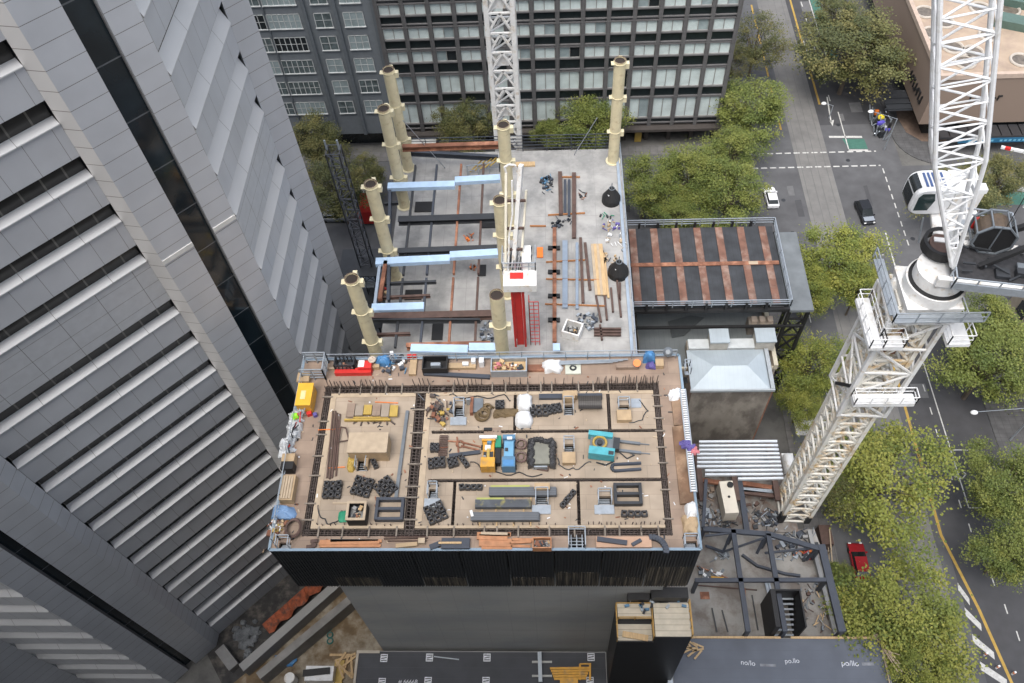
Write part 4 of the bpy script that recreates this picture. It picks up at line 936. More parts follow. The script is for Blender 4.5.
b = MB(); p = A(573, 369, RZ); b.obox(p.x, p.y, RZ, 1.3, 1.1, .15); b.cur = 1; b.torus((p.x, p.y, RZ + .2), .22, .08, 12, 5); solo(b, 'pump_plate', [mat('pale_plate', (.5, .52, .45), .6), dark], 'pale square plate with a dark ring at the back edge', 'plate')
b = MB()
for k in range(4): b.beam(A(545 + k * 3, 362 + k * .8, RZ + .4), A(628 - k * 5, 359.5 + k * .9, RZ + .4), .1)
solo(b, 'scaffold_tubes', galv, 'long galvanised tubes along the back edge of the deck', 'tube')
pbox('plywood_sheet', 'brown planks between the white bag and the rubbish skip', 'plywood', (528, 366, 545, 372), .25, rust)
pbox('plywood_box', 'low grey and orange plank stack near the blue sack', 'planks', (616, 366, 638, 370), .4, plyp); 
b = MB(); b.tube(A(637, 363, RZ), A(637, 363, RZ + .9), .32, 14); solo(b, 'barrel', orange, 'orange barrel at the back right of the deck', 'barrel')
b = MB(); b.blob(A(649, 360, RZ), .5, .4, 1.2, 35, rough=.2); solo(b, 'tarpaulin', tarpb, 'blue sack next to the orange barrel', 'sack'); b = MB(); b.blob(A(651, 367, RZ), .4, .3, .5, 36, rough=.3); solo(b, 'cloth_bundle', purple, 'small purple and pink bundle below the blue sack', 'cloth')
pbox('plywood_box', 'plywood box right of the blue sack', 'box', (655, 362, 663, 369), .5, plynew)
b = MB(); b.tube(A(668, 352, RZ + .2), A(668, 352, RZ + 1.3), .3, 12); b.tube(A(668, 352, RZ + 1.3), A(668, 352, RZ + 1.5), .42, 12, .2); solo(b, 'vent_cowl', grey, 'small metal vent cowl at the back right corner', 'vent')
# left edge
t = thing('site_container', 'bright yellow site container on the left edge of the deck', 'container', A(303, 400, RZ)); x0, y0, x1, y1 = foot(298.5, 386, 313, 407, RZ + 1.0)
ca = A(296.5, 410, RZ + 1.2); cb_ = A(301.5, 387, RZ + 1.2)
b = MB(); b.box(x0, y0, RZ, x1 - .05, y1, RZ + 1.3); b.build('body', yellow, t); b = MB(); b.box(x0 - .06, y0 - .06, RZ + 1.3, x1 + .0, y1 + .06, RZ + 1.4); b.build('lid', mat('yellow_lid', (.72, .4, .04), .45, var=.1), t)
b = MB(); b.box(x0 + .3, y0 + .5, RZ + 1.401, x0 + .7, y1 - .7, RZ + 1.45); b.build('label_plate', mat('pale_yellow', (.8, .6, .3), .5), t)
pbox('plywood_box', 'brown open box with scraps behind the yellow container', 'box', (299, 376, 311, 385), .6, plynew)
b = MB(); rr = random.Random(77)
for k in range(22): 
    p = A(301 - k * .75 + rr.uniform(-3, 3), 412 + k * 2.0, RZ); b.blob(p, rr.uniform(.25, .5), rr.uniform(.2, .45), rr.uniform(.3, .7), k, rough=.35)
solo(b, 'plastic_sheeting', mat('clear_sheeting', (.5, .52, .54), .3, var=.2), 'crumpled translucent plastic sheeting along the left edge', 'sheeting')
b = MB(); rr = random.Random(78)
for k in range(16): p = A(300 - k * .9 + rr.uniform(-3, 3), 414 + k * 2.7, RZ + .6); q = p + Vector((rr.uniform(-.5, .5), rr.uniform(-.9, .9), .2)); b.cur = rr.randrange(3); b.tube(p, q, .05, 5)
solo(b, 'loose_tools', [red, dark, galv], 'red and dark tools lying on the plastic sheeting', 'tools')
b = MB(); b.blob(A(295.5, 417, RZ + .5), .28, .25, .45, 79, rough=.3); solo(b, 'hi_vis_vest', mat('lime_vest', (.35, .9, .05), .6), 'lime green vest on the plastic sheeting beside the yellow container', 'vest')
b = MB(); p = A(310, 415, RZ); b.obox(p.x, p.y, RZ, .4, .3, .4, .3); b.cur = 1; b.obox(p.x + .5, p.y - .1, RZ, .3, .3, .35, .3); solo(b, 'fuel_cans', [red, purple], 'small red and purple cans below the yellow container', 'can')
pbox('plywood_box', 'upper plywood crate with a black lid on the left edge', 'crate', (284.5, 458, 297, 466), .8, plynew); pbox('steel_box', 'black lidded box between the two plywood crates on the left edge', 'box', (284, 466.5, 296, 474), .95, black)
t = thing('plywood_crate', 'long plywood crate with slats on the left edge', 'crate', A(287, 489, RZ)); x0, y0, x1, y1 = foot(281.5, 476, 294.5, 501, RZ + .6); b = MB(); b.box(x0, y0, RZ, x1, y1, RZ + .8); b.build('sides', plynew, t)
b = MB(); 
for k in range(4): b.box(x0 + .1 + (x1 - x0 - .2) * k / 4, y0 + .1, RZ + .803, x0 + .05 + (x1 - x0 - .2) * (k + 1) / 4, y1 - .1, RZ + .88)
b.build('slats', plypale, t)
b = MB(); b.blob(A(284, 514, RZ), .85, .6, .6, 90, rough=.3); solo(b, 'tarpaulin', mat('faded_blue', (.16, .27, .45), .6, var=.2), 'faded blue tarpaulin on the left edge below the crates', 'tarpaulin')
b = MB(); b.torus(A(293, 528, RZ + .3), .55, .1, 16, 5, 1, 1.25); b.torus(A(293, 528, RZ + .5), .55, .1, 16, 5, 1, 1.25); solo(b, 'curved_form', rust2, 'curved brown form ring near the front left corner', 'formwork ring')
heap('tool_heap', 'yellow and white scraps at the front left corner', 279, 526, .7, 1.3, [ochre, whitep, rust, plynew], 26, 14)
# front edge
def planks(label, px0, px1, py, n, m, w_=.14, dy=.2, z=RZ, name='timber_stack', cat='timber'):
    rr = random.Random(int(px0)); t = thing(name, label, cat, A(px0, py, z))
    for k in range(n):
        b = MB()
        a_ = A(px0 + rr.uniform(-3, 3), py - k * dy * 11, z + .1 + .05 * (k % 2)); c_ = A(px1 + rr.uniform(-3, 3), py - k * dy * 11 + rr.uniform(-1.5, 1.5), z + .1 + .05 * (k % 2)); b.beam(a_, c_, w_, .14); b.build('board', m, t)
    return t
planks('orange and dark boards along the front edge under the left bay', 320, 380, 546, 3, orangewood, .22)
planks('black strip lying behind the orange boards on the front edge', 332, 378, 541, 1, black, .25, name='rubber_strip', cat='strip')
planks('orange timber stack at the middle of the front edge', 479, 510, 547.5, 5, orangewood, .3, .3); planks('pale planks on top of the orange timber stack', 480, 508, 535.5, 2, plypale, .2)
planks('loose orange planks right of the orange timber stack', 510, 530, 546, 3, orangewood, .2, .3)
planks('thin brown rods left of the folded grey form', 385, 425, 541, 3, rust2, .06)
b = MB(); p = A(422, 542, RZ); b.obox(p.x, p.y, RZ, .5, .4, .35); b.cur = 1; q = A(407, 546, RZ); b.obox(q.x, q.y, RZ, 1.6, .3, .3, .1); solo(b, 'plywood_offcuts', [plypale, plynew], 'small pale cube and offcuts on the front edge', 'offcuts')
t = thing('folded_form', 'dark grey form with a brown board lying on it at the front edge', 'formwork', A(452, 544, RZ)); b = MB(); p = A(456, 545, RZ); b.obox(p.x, p.y, RZ, 2.1, .8, .4); b.obox(p.x - 1.5, p.y - .1, RZ, .9, .4, .3, .4); b.build('form', slate, t); b = MB(); b.obox(p.x - .4, p.y, RZ + .41, 1.7, .15, .08); b.build('board', timber, t)
t = thing('debris_box', 'orange edged box full of rubble on the front edge', 'bin', A(542, 544, RZ)); x0, y0, x1, y1 = foot(532.5, 538, 551.5, 549, RZ + .5)
b = MB()
for s_ in ((x0, y0, x1, y0 + .08), (x0, y1 - .08, x1, y1), (x0, y0 + .08, x0 + .08, y1 - .08), (x1 - .08, y0 + .08, x1, y1 - .08)): b.box(s_[0], s_[1], RZ, s_[2], s_[3], RZ + .7)
b.build('box_side', orangewood, t); rubble('rubble', x0 + .1, y0 + .1, x1 - .1, y1 - .1, RZ + .1, RZ + .55, t, 34, 9)
pbox('plywood_stack', 'pinkish plywood stack with grey tubes on the front edge', 'plywood', (596, 538.5, 651, 549), .4, mat('salmon_ply', (.45, .29, .2), .7, var=.08, scale=1.5))
b = MB(); b.beam(A(597, 539, RZ + .5), A(627, 543, RZ + .5), .35, .2); b.beam(A(632, 545, RZ + .5), A(641, 540, RZ + .5), .25, .2); solo(b, 'grey_tubes', slate, 'grey bent tubes lying on the pinkish plywood stack', 'tube')
b = MB()
for k in range(8):
    t0 = math.radians(100 - k * 14); t1 = math.radians(100 - (k + 1) * 14); c = A(652, 552, RZ); b.beam((c.x + 1.0 * math.cos(t0), c.y + 1.0 * math.sin(t0), RZ + .3), (c.x + 1.0 * math.cos(t1), c.y + 1.0 * math.sin(t1), RZ + .3), .4, .3)
solo(b, 'duct_bend', slate, 'dark curved duct bend right of the pinkish plywood', 'duct')
planks('crossed brown boards near the front left hatch', 309, 318, 547, 3, rust2, .25, .25)
# right walkway
t = thing('stained_tray', 'brown stained long tray along the right walkway', 'tray', A(680, 470, RZ)); x0, y0, x1, y1 = foot(676, 428, 689, 505, RZ)
b = MB(); b.hexa([(x0, y0, RZ), (x1, y0, RZ), (x1, y1, RZ), (x0, y1, RZ), (x0, y0, RZ + .2), (x1, y0, RZ + .6), (x1, y1, RZ + .6), (x0, y1, RZ + .2)]); b.build('tray', mat('stained_ply', (.17, .1, .06), .8, var=.4, scale=.8, col2=(.3, .2, .13), s2=.5), t)
pbox('stained_tray', 'brown stained board behind the ladder near the back right', 'board', (672, 392, 684, 426), .2, mat('stained_ply2', (.3, .2, .13), .8, var=.4, scale=.8, col2=(.16, .1, .07)))
t = thing('aluminium_ladder', 'long aluminium truss ladder along the right edge of the deck', 'ladder', A(686, 450, RZ)); p0, p1 = A(691, 492, RZ + 1.3), A(680, 389, RZ + 1.3); s = Vector((.42, 0, 0)); b = MB(); b.beam(p0, p1, .1); b.beam(p0 + s, p1 + s, .1)
b.build('rail', galv, t); b = MB(); n = 44
for k in range(n): p = p0.lerp(p1, (k + .5) / n); b.beam(p, p + s, .09)
b.build('rungs', whitep, t)
b = MB(); b.blob(A(686, 445, RZ + 1.3), .45, .35, .3, 50, rough=.4); b.cur = 1; b.blob(A(694, 451, RZ + 1.2), .3, .35, .3, 51, rough=.4); b.cur = 0; b.blob(A(690, 448, RZ + 1.25), .35, .3, .3, 52, rough=.4)
solo(b, 'cloth_bundle', [purple, pink], 'purple and pink cloth hung over the ladder on the right edge', 'cloth')
b = MB(); b.blob(A(690.5, 512, RZ), .45, .7, .8, 55, rough=.3); solo(b, 'bulk_bag', bagw, 'white bag at the front end of the right walkway', 'bag')
b = MB(); b.blob(A(690, 525, RZ), .6, .8, .5, 56, rough=.25); solo(b, 'sand_heap', plynew, 'orange brown heap behind the front right hatch', 'heap')
b = MB(); b.blob(A(675, 396, RZ), .5, .6, .5, 57, rough=.3); solo(b, 'white_rag', bagw, 'crumpled white rag on the right walkway near the back', 'rag')
b = MB(); b.path([A(664, 395, RZ + .1), A(676, 396, RZ + .1), A(676, 412, RZ + .1), A(668, 412, RZ + .1)], .05); solo(b, 'bar_loop', dark, 'thin dark bar bent around the right walkway', 'steel bar')
for k, (pts_, lab) in enumerate(((((470, 462), (490, 473), (520, 474), (545, 476)), 'thin dark hose trailing below the orange and blue machines'), (((590, 462), (575, 470), (560, 466), (556, 458)), 'thin dark hose between the draped tray and the turquoise machine'),
        (((448, 395), (470, 398), (505, 396), (512, 403)), 'thin dark cable along the back of the top bay'), (((318, 505), (322, 520), (335, 524), (345, 510)), 'thin dark cable left of the timber rimmed bin'), (((640, 400), (648, 412), (640, 422), (622, 420)), 'thin dark cable in the far top bay by the wire mesh'))):
    P_ = [A(*q, RZ + .06) for q in pts_]; fine = []
    for i in range(len(P_) - 1):
        for t_ in range(6): f_ = t_ / 6; fine.append(P_[i].lerp(P_[i + 1], f_) + Vector((.12 * math.sin(5 * (i + f_) + k), .16 * math.sin(7 * (i + f_)), 0)))
    b = MB(); b.path(fine, .045); solo(b, 'hose', dark, lab, 'hose')
# scattered bits, screws and shavings
b = MB(); rr = random.Random(99)
for k in range(260):
    b.cur = rr.randrange(4); x, y = rr.uniform(CX0 + .5, CX1 - .5), rr.uniform(CY0 + .5, CY1 - .5)
    if solid(x, y): b.obox(x, y, RZ + .006, rr.uniform(.08, .35), rr.uniform(.05, .12), .05, rr.uniform(0, 3))
o = b.build('litter', [plypale, dark, whitep, rust]); o['label'] = 'small scraps of timber and paper scattered over the formwork deck'; o['category'] = 'litter'; o['kind'] = 'stuff'
b = MB()
for k, (p, q) in enumerate((((318, 430), (340, 429)), ((440, 448), (448, 447)), ((398, 403), (375, 402)), ((328, 468), (345, 467)))): b.beam(A(*p, RZ + .08), A(*q, RZ + .08), .06)
solo(b, 'string_lines', orange, 'thin orange strings stretched over the left bay', 'string')

# ================================================================ STEEL FRAME BUILDING BEHIND THE CORE
SZ = 30.0; BZ = 34.4
S = thing('steel_frame_building', 'unfinished building with concrete deck, cream tube columns and steel beams', 'building under construction', (-5, 58, 0))
SX0, SX1, SY0, SY1 = -17.4, 8.3, 41.0, 74.6
b = MB(); b.box(SX0, SY0, SZ - .5, SX1, SY1, SZ); b.build('deck_slab', slabc, S, origin=(SX0, SY0, SZ))
for k in range(6): b = MB(); zz = SZ - 4.6 * (k + 1); b.box(SX0, SY0, zz - .5, SX1, SY1, zz); b.build('floor_slab', concrete, S)
b = MB()
for x in (SX0 + .6, -4.6, SX1 - .6):
    for y in (44.1, 55.4, 66.3, 73.6): b.box(x - .4, y - .4, .1, x + .4, y + .4, SZ - .51)
b.build('lower_columns', concrete, S)
b = MB(); rail(b, [(SX0, SY1 - .05, SZ), (SX1 - .1, SY1 - .05, SZ)], 2.4, .04, 3, (.2, .4, .6, .8)); b.build('guard_rail', slate, S)
b = MB(); rail(b, [(SX1 - .1, SY1 - .05, SZ), (SX1 - .1, SY0 + .5, SZ)], 1.1, .035, 2.2); b.build('guard_rail', galv, S)
b = MB(); b.beam((SX1 - .45, SY0, SZ + .12), (SX1 - .45, SY1, SZ + .12), .3, .2); b.build('edge_angle', mat('pale_blue_steel', (.3, .36, .44), .5), S)
cl = [(-16.65, 72.2), (-16.55, 66.2), (-16.7, 55.8), (-17.1, 44.6), (-4.5, 63.4), (-4.6, 53.4), (-4.6, 42.6), (7.35, 72.6)]
def column(x, y, zt, rr_=.62, brs=(.33, .67, .98)):
    b = MB(); b.pipe(x, y, SZ + .01, zt, rr_, rr_ * .86, 24); c = b.build('tube_column', colcream, S, smooth=False)
    b = MB(); b.torus((x, y, zt - .02), rr_ * .93, .05, 20, 5); b.build('rim', mat('rust_rim', (.1, .06, .045), .8), c)
    b = MB(); b.prism([(x + rr_ * .8 * math.cos(t * .524), y + rr_ * .8 * math.sin(t * .524)) for t in range(12)], zt - .16, zt - .1); b.build('mouth_shade', mat('column_mouth_shade', (.03, .022, .018), .9), c)  # dark disc near the top paints the shade inside the hollow tube
    for f in brs:
        z = SZ + (zt - SZ) * f; b = MB(); b.prism([(x + (rr_ + .07) * math.cos(t * .393), y + (rr_ + .07) * math.sin(t * .393)) for t in range(16)], z - .05, z + .02)
        b.box(x + rr_ * .8, y - .25, z - .7, x + rr_ + .35, y + .25, z - .063); b.box(x - rr_ - .3, y - .4, z - .1, x - rr_ * .6, y + .15, z + .0); b.box(x - rr_ * .1, y + rr_ * .6, z - .6, x + .3, y + rr_ + .5, z - .063)
        b.build('bracket', mat('bracket_cream', (.64, .58, .4), .45), c)
    b = MB(); b.prism([(x + (rr_ + .25) * math.cos(t * .393), y + (rr_ + .25) * math.sin(t * .393)) for t in range(16)], SZ + .012, SZ + .08); b.build('base_plate', mat('bracket_cream', (.64, .58, .4)), c)
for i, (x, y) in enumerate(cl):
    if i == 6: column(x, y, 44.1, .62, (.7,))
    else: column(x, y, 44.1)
def ibeam(p, q, m, name='beam', w=.5, h=.6, parent=None):
    b = MB(); p, q = Vector(p), Vector(q); up = Vector((0, 0, 1))
    b.beam(p, q, w, .06); b.beam(p - up * h, q - up * h, w, .06); b.beam(p - up * h / 2, q - up * h / 2, .06, h - .065)
    return b.build(name, m, parent or S)
def pb(p, q, m, w=.5, z=BZ, name='beam', h=.6): return ibeam(A(*p, z), A(*q, z), m, name, w, h)
pb((402, 146), (498, 143), rust, .55, 36.2); pb((390, 150), (498, 156), slate, .4, 32)
for p, q in (((388, 187), (455, 185)), ((455, 181), (500, 178.5)), ((376, 262.5), (450, 259)), ((450, 256), (500, 253)), ((372, 308.5), (424, 307)), ((411, 349), (468, 350)), ((469, 348), (501, 348))):
    b = MB(); p_, q_ = A(*p, BZ), A(*q, BZ); b.beam(p_, q_, .85, .5); b.build('wrapped_beam', lblue, S)
pb((398, 219), (495, 216), dark, .8); pb((398, 250.5), (497, 247), dark, .65); pb((370, 316), (492, 313), rust2, .75); pb((372, 319), (480, 319), dark, .2); pb((406, 345), (490, 343), rust, .5)
pb((390, 181), (388, 300), slate, .3); pb((380, 262), (374, 310), mat('pale_blue_steel', ()) if 'pale_blue_steel' in MATS else slate, .3)
for k, (x, m_) in enumerate(((412, dark), (434, slate), (459, rust), (482, rust2))):
    xx = A(x, 190, BZ - .1).x
    for (ya, yb) in ((44.2, 52.5), (53.0, 60), (60.5, 68.5)): b = MB(); b.beam((xx, ya, BZ - .5), (xx, yb, BZ - .5), .22, .35); b.build('joist', m_, S)
for (p, q) in (((380, 283), (436, 281)), ((378, 297), (430, 295)), ((384, 203), (398, 202)), ((372, 334), (410, 333))): pb(p, q, rust2 if p[0] < 379 else dark, .25, BZ - .3, 'joist', .35)
b = MB(); b.beam(A(380, 300, BZ), A(386, 262, BZ), .4, .5); b.build('joist', rust, S)
# openings and clutter under the beams
for x0, y0, x1, y1 in ((415, 202, 432, 212), (405, 290, 422, 300), (432, 324, 443, 340), (482, 215, 498, 228), (478, 265, 486, 276)):
    r = foot(x0, y0, x1, y1, SZ + .05); b = MB(); b.box(r[0], r[1], SZ + .01, r[2], r[3], SZ + .12); b.build('slab_cover', black, S)
t = thing('scaffold_tower', 'yellow and grey scaffold stair at the back of the concrete deck', 'scaffold', A(490, 170, SZ)); b = MB()
for k in range(5): b.beam(A(470 + k * 5, 172 - k * 1.5, SZ + .5 + k * .3), A(482 + k * 5, 160 - k, SZ + 1.2 + k * .2), .12)
b.build('brace', ochre, t); b = MB(); rail(b, [A(468, 176, SZ), A(500, 172, SZ), A(500, 160, SZ)], 1.6, .05, 1.5); b.build('frame', galv, t)
pbox('plywood_sheet', 'brown planks at the back edge of the concrete deck', 'planks', (505, 163, 535, 167), .2, timber, SZ)
def sbars(name, label, cat, items, m, z=SZ, w=.25):
    if len(items) == 1: p, q = items[0]; return solo(MB().beam(A(*p, z + .2), A(*q, z + .2), w, .25), name, m, label, cat)
    t = thing(name, label, cat, A(*items[0][0], z))
    for p, q in items: b = MB(); b.beam(A(*p, z + .2), A(*q, z + .2), w, .25); b.build(name.split('_')[-1] + '_piece', m, t)
    return t
sbars('steel_column', 'dark rusty column sections lying at the back of the concrete deck', 'steel section', (((560, 172), (561, 215)), ((574, 173), (574, 238))), rust2, w=.45)
sbars('steel_column', 'grey sections between the rusty column sections', 'steel section', (((565, 180), (565, 214)), ((569, 180), (569, 216))), slate, w=.3)
sbars('rust_beam', 'long rusty beam with cross pieces lying on the concrete deck', 'beam', (((554.5, 228), (554.5, 342)),), rust, w=.4)
sbars('cross_bearers', 'short dark bearers under the long rusty beam', 'bearer', [((548, 248 + k * 24), (560, 248 + k * 24)) for k in range(4)], black, w=.45)
sbars('grey_beam', 'long grey blue beam lying right of the rusty beam', 'beam', (((565, 241), (565, 308)),), mat('greyblue_steel', (.22, .27, .34), .5), w=.55)
sbars('grey_beam', 'thin grey beam left of the dark column pair', 'beam', (((577, 243), (577, 309)),), mat('greyblue_steel', (.22, .27, .34)), w=.3)
sbars('steel_column', 'dark brown section pair left of the timber planks', 'steel section', (((580.5, 238), (583, 303)), ((585, 243), (590, 290))), rust2, w=.3)
b = MB(); 
for k in range(4): b.cur = k % 2; b.beam(A(592.5 + k * 2.7, 244, SZ + .2 + .05 * k), A(597 + k * 2.7, 295, SZ + .2 + .05 * k), .38, .12)
b.beam(A(604, 253, SZ + .2), A(608.5, 298, SZ + .2), .22, .12)
solo(b, 'timber_planks', [plypale, timber], 'pale timber planks stacked lengthwise on the concrete deck', 'timber')
sbars('steel_angles', 'thin dark steel bars scattered in front of the timber planks', 'steel bar', (((596, 296), (601, 322)), ((604, 290), (607, 320)), ((611, 288), (613, 312)), ((617, 280), (621, 317)), ((620, 283), (620, 300)), ((600, 325), (602, 340))), rust2, w=.2)
sbars('string_lines', 'thin orange straps laid across the concrete deck', 'strap', (((530, 226), (546, 226)), ((548, 215), (585, 213)), ((546, 262), (585, 260)), ((546, 279), (600, 280)), ((545, 304), (605, 306)), ((562, 177), (580, 177))), mat('faded_strap', (.45, .2, .08), .8), w=.05)
sbars('pallet', 'low steel rack of bars near the front right of the concrete deck', 'rack', (((594, 329), (621, 329)), ((594, 332), (621, 332)), ((594, 335), (621, 335))), rust2, w=.2)
t = thing('skip_bin', 'white rimmed waste bin turned askew at the front of the concrete deck', 'bin', A(572, 334, SZ)); c = A(572.5, 333, SZ)
b = MB(); ro = -.35
for dx, dy, sx, sy in ((0, -.75, 1.8, .15), (0, .75, 1.8, .15), (-.83, 0, .15, 1.36), (.83, 0, .15, 1.36)): b.obox(c.x + dx * math.cos(ro) - dy * math.sin(ro), c.y + dx * math.sin(ro) + dy * math.cos(ro), SZ + .01, sx, sy, 1.0, ro)
b.build('bin_side', whitem, t); rubble('rubbish', c.x - .5, c.y - .5, c.x + .5, c.y + .5, SZ + .1, SZ + .7, t, 20, 3, [dark, timber, concrete])
for i, (px, py, r_) in enumerate(((611, 201, 1.05), (618, 274, 1.1))):
    t = thing('kibble_bag', ('black cone shaped concrete kibble near the back right column', 'black cone shaped concrete kibble beside the timber planks')[i], 'kibble', A(px, py, SZ), 'black concrete kibbles on the deck')
    p = A(px, py, SZ); b = MB(); b.tube(p + Vector((0, 0, .02)), p + Vector((0, 0, .7)), r_, 18, r_ * .98, False); b.tube(p + Vector((0, 0, .7)), p + Vector((0, 0, 1.9)), r_ * .98, 18, r_ * .3); b.build('body', black, t)
    b = MB(); b.torus((p.x, p.y, SZ + 2.0), .3, .06, 12, 5); b.beam(p + Vector((0, 0, 1.9)), p + Vector((0, .2, 2.6)), .1); b.build('hook_ring', grey, t)
    b = MB(); b.obox(p.x - .2, p.y - .35, SZ + 1.35, .5, .3, .08, .4); b.build('tag', whitep, t)
def sheap(label, px, py, rx, ry, mats, n, seed, name='rebar_heap'):
    c = A(px, py, SZ); rr = random.Random(seed); b = MB()
    for k in range(n):
        b.cur = rr.randrange(len(mats)); x, y = c.x + rr.uniform(-rx, rx), c.y + rr.uniform(-ry, ry); s = rr.uniform(.15, .5)
        if rr.random() < .5: b.beam((x, y, SZ + .1), (x + rr.uniform(-.5, .5), y + rr.uniform(-.5, .5), SZ + .15 + rr.random() * .3), .07)
        else: b.obox(x, y, SZ + .01, s, s * .6, .25, rr.uniform(0, 3))
    return solo(b, name, mats, label, 'heap')
sheap('dark blue grey heap of fittings left of the rusty sections', 547, 185, .7, 1.2, [slate, dark, mblue], 40, 1, 'fittings_heap'); sheap('grey steel fittings heap beside the white rimmed bin', 588, 322, 1.0, .9, [galv, slate, grey], 36, 2, 'fittings_heap')
sheap('small coloured boxes near the upper black kibble', 611, 227, .9, .8, [plynew, purple, whitep, timber], 18, 3, 'small_boxes'); sheap('pale slatted pallets and packaging between the kibbles', 614, 243, .9, 1.2, [plypale, whitep, galv], 16, 4, 'packaging'); sheap('pale timber crate pieces left of the lower kibble', 609, 259, .8, .6, [timber, plypale, dark], 16, 5, 'crate_pieces')
sheap('dark bundle below the rusty sections', 561, 224, 1.0, .6, [dark, slate], 24, 6, 'fittings_heap'); sheap('small rusty offcuts right of the rusty sections', 582, 196, .4, .7, [rust, dark], 10, 7, 'offcuts'); sheap('orange barrier pieces under the steel beams', 468, 238, .5, .5, [orange, rust], 8, 8, 'barrier_pieces'); sheap('orange pieces on the slab beneath the beams near the placing boom', 474, 268, .5, .5, [orange, rust], 8, 18, 'barrier_pieces'); sheap('wire and scrap under the beams in front of the middle column', 487, 330, .7, 1.4, [galv, slate], 36, 9, 'scrap_heap'); sheap('small red marker and boards beneath the beams on the left', 386, 290, .4, .6, [red, timber], 8, 10, 'marker'); sheap('dark pair of bollards near the upper kibble', 606, 217, .7, .2, [dark, tarpg], 8, 11, 'bollard_pieces')
pbox('plywood_box', 'orange board on the slab right of the placing boom', 'board', (537, 248, 543, 258), .15, orange, SZ)
b = MB(); rr = random.Random(21)
pbox('tarpaulin', 'pale blue sheet at the front edge of the concrete deck', 'sheet', (553, 345, 560, 352), .3, lblue, SZ + 1)
# wire stays
b = MB(); p0 = A(400, 105, 44); b.beam(p0 + Vector((0, 0, -2)), A(445, 168, SZ), .07); b.build('stay_cable', galv, S)
b = MB(); b.beam(A(597, 118, 40), A(574, 155, SZ), .07); b.build('stay_cable', galv, S)

# ---------------- placing boom on a red pedestal
PZ = thing('placing_boom', 'white folded concrete placing boom on a red pedestal', 'placing boom', (-3.2, 47.3, SZ))
px_, py_ = -3.15, 47.3
b = MB(); 
for s in ((-.5, -.5), (.5, -.5), (.5, .5), (-.5, .5)): b.beam((px_ + s[0], py_ + s[1], SZ), (px_ + s[0], py_ + s[1], 39.4), .18)
b.box(px_ - .34, py_ - .34, SZ, px_ + .34, py_ + .34, 39.4); b.build('pedestal', red, PZ)
b = MB(); rail(b, [(px_ + 1.0, py_ - .4, SZ), (px_ + 1.0, py_ + .4, SZ)], 7.2, .03, .4, tuple(k / 12 for k in range(1, 12))); rail(b, [(px_ + 1.0, py_ - .4, SZ), (px_ + 1.9, py_ - .4, SZ)], 7.2, .03, .45, tuple(k / 12 for k in range(1, 12))); b.build('ladder_cage', red, PZ)
b = MB(); b.box(px_ - 1.2, py_ - .9, 39.4, px_ + 1.8, py_ + .9, 40.3); b.build('platform', whitem, PZ)
b = MB(); b.box(px_ - .6, py_ - .1, 40.303, px_ + .6, py_ + .55, 40.42); b.build('red_hatch', red, PZ)
b = MB(); b.box(px_ - 1.35, py_ + .9, 39.6, px_ - .7, py_ + 2.6, 40.8); b.box(px_ + .5, py_ + .9, 39.6, px_ + 1.3, py_ + 2.9, 41.4); b.build('counterweight', whitem, PZ)
b = MB()
for k in range(16): rx_, ry_ = random.Random(k).uniform(-1.3, 1.2), random.Random(k + 50).uniform(.85, 2.6); b.tube((px_ + rx_, py_ + ry_, 39.7), (px_ + rx_ + .3, py_ + ry_ + .3, 41.3), .07, 5)
b.build('hydraulics', grey, PZ)
b = MB(); rail(b, [(px_ - 1.3, py_ + 2.9, 40.3), (px_ - 1.3, py_ + .85, 40.3), (px_ + 1.7, py_ + .85, 40.3), (px_ + 1.7, py_ + 2.9, 40.3)], 1.1, .04, .6); b.build('guard_rail', galv, PZ)
top = Vector((px_ - .25, py_ + 1.2, 39.4)); tip = AY(521, 165, 51.9)
b = MB(); b.beam(top + Vector((-.1, 0, 0)), tip, .36, .5); b.build('boom_arm', whitem, PZ)
b = MB(); b.beam(top + Vector((-.75, -.3, 1)), tip + Vector((-1.3, 0, -.9)), .2, .3); b.beam(top + Vector((.55, 0, 0)), tip + Vector((.35, 0, -3)), .18, .3); b.build('boom_arm', mat('cream_arm', (.7, .66, .55), .5), PZ)
b = MB(); b.path([tip + Vector((-1.3, 0, -.9)), tip + Vector((-1.4, .1, -.3)), tip + Vector((-1.0, .1, .0)), tip + Vector((-.5, .1, -.1)), tip + Vector((-.3, 0, -1.2))], .1, 7)
b.path([top + Vector((-.5, -.4, 1)), top.lerp(tip, .4) + Vector((-.7, -.4, 0)), top.lerp(tip, .6) + Vector((-.5, -.4, 0)), top.lerp(tip, .9) + Vector((-.7, -.4, 0))], .09, 6); b.build('delivery_hose', whitem, PZ)
b = MB()
for f in (.25, .45, .7): b.beam(top.lerp(tip, f) + Vector((-1, -.1, 0)), top.lerp(tip, f) + Vector((.6, -.1, 0)), .2)
b.build('clamp', rust2, PZ)

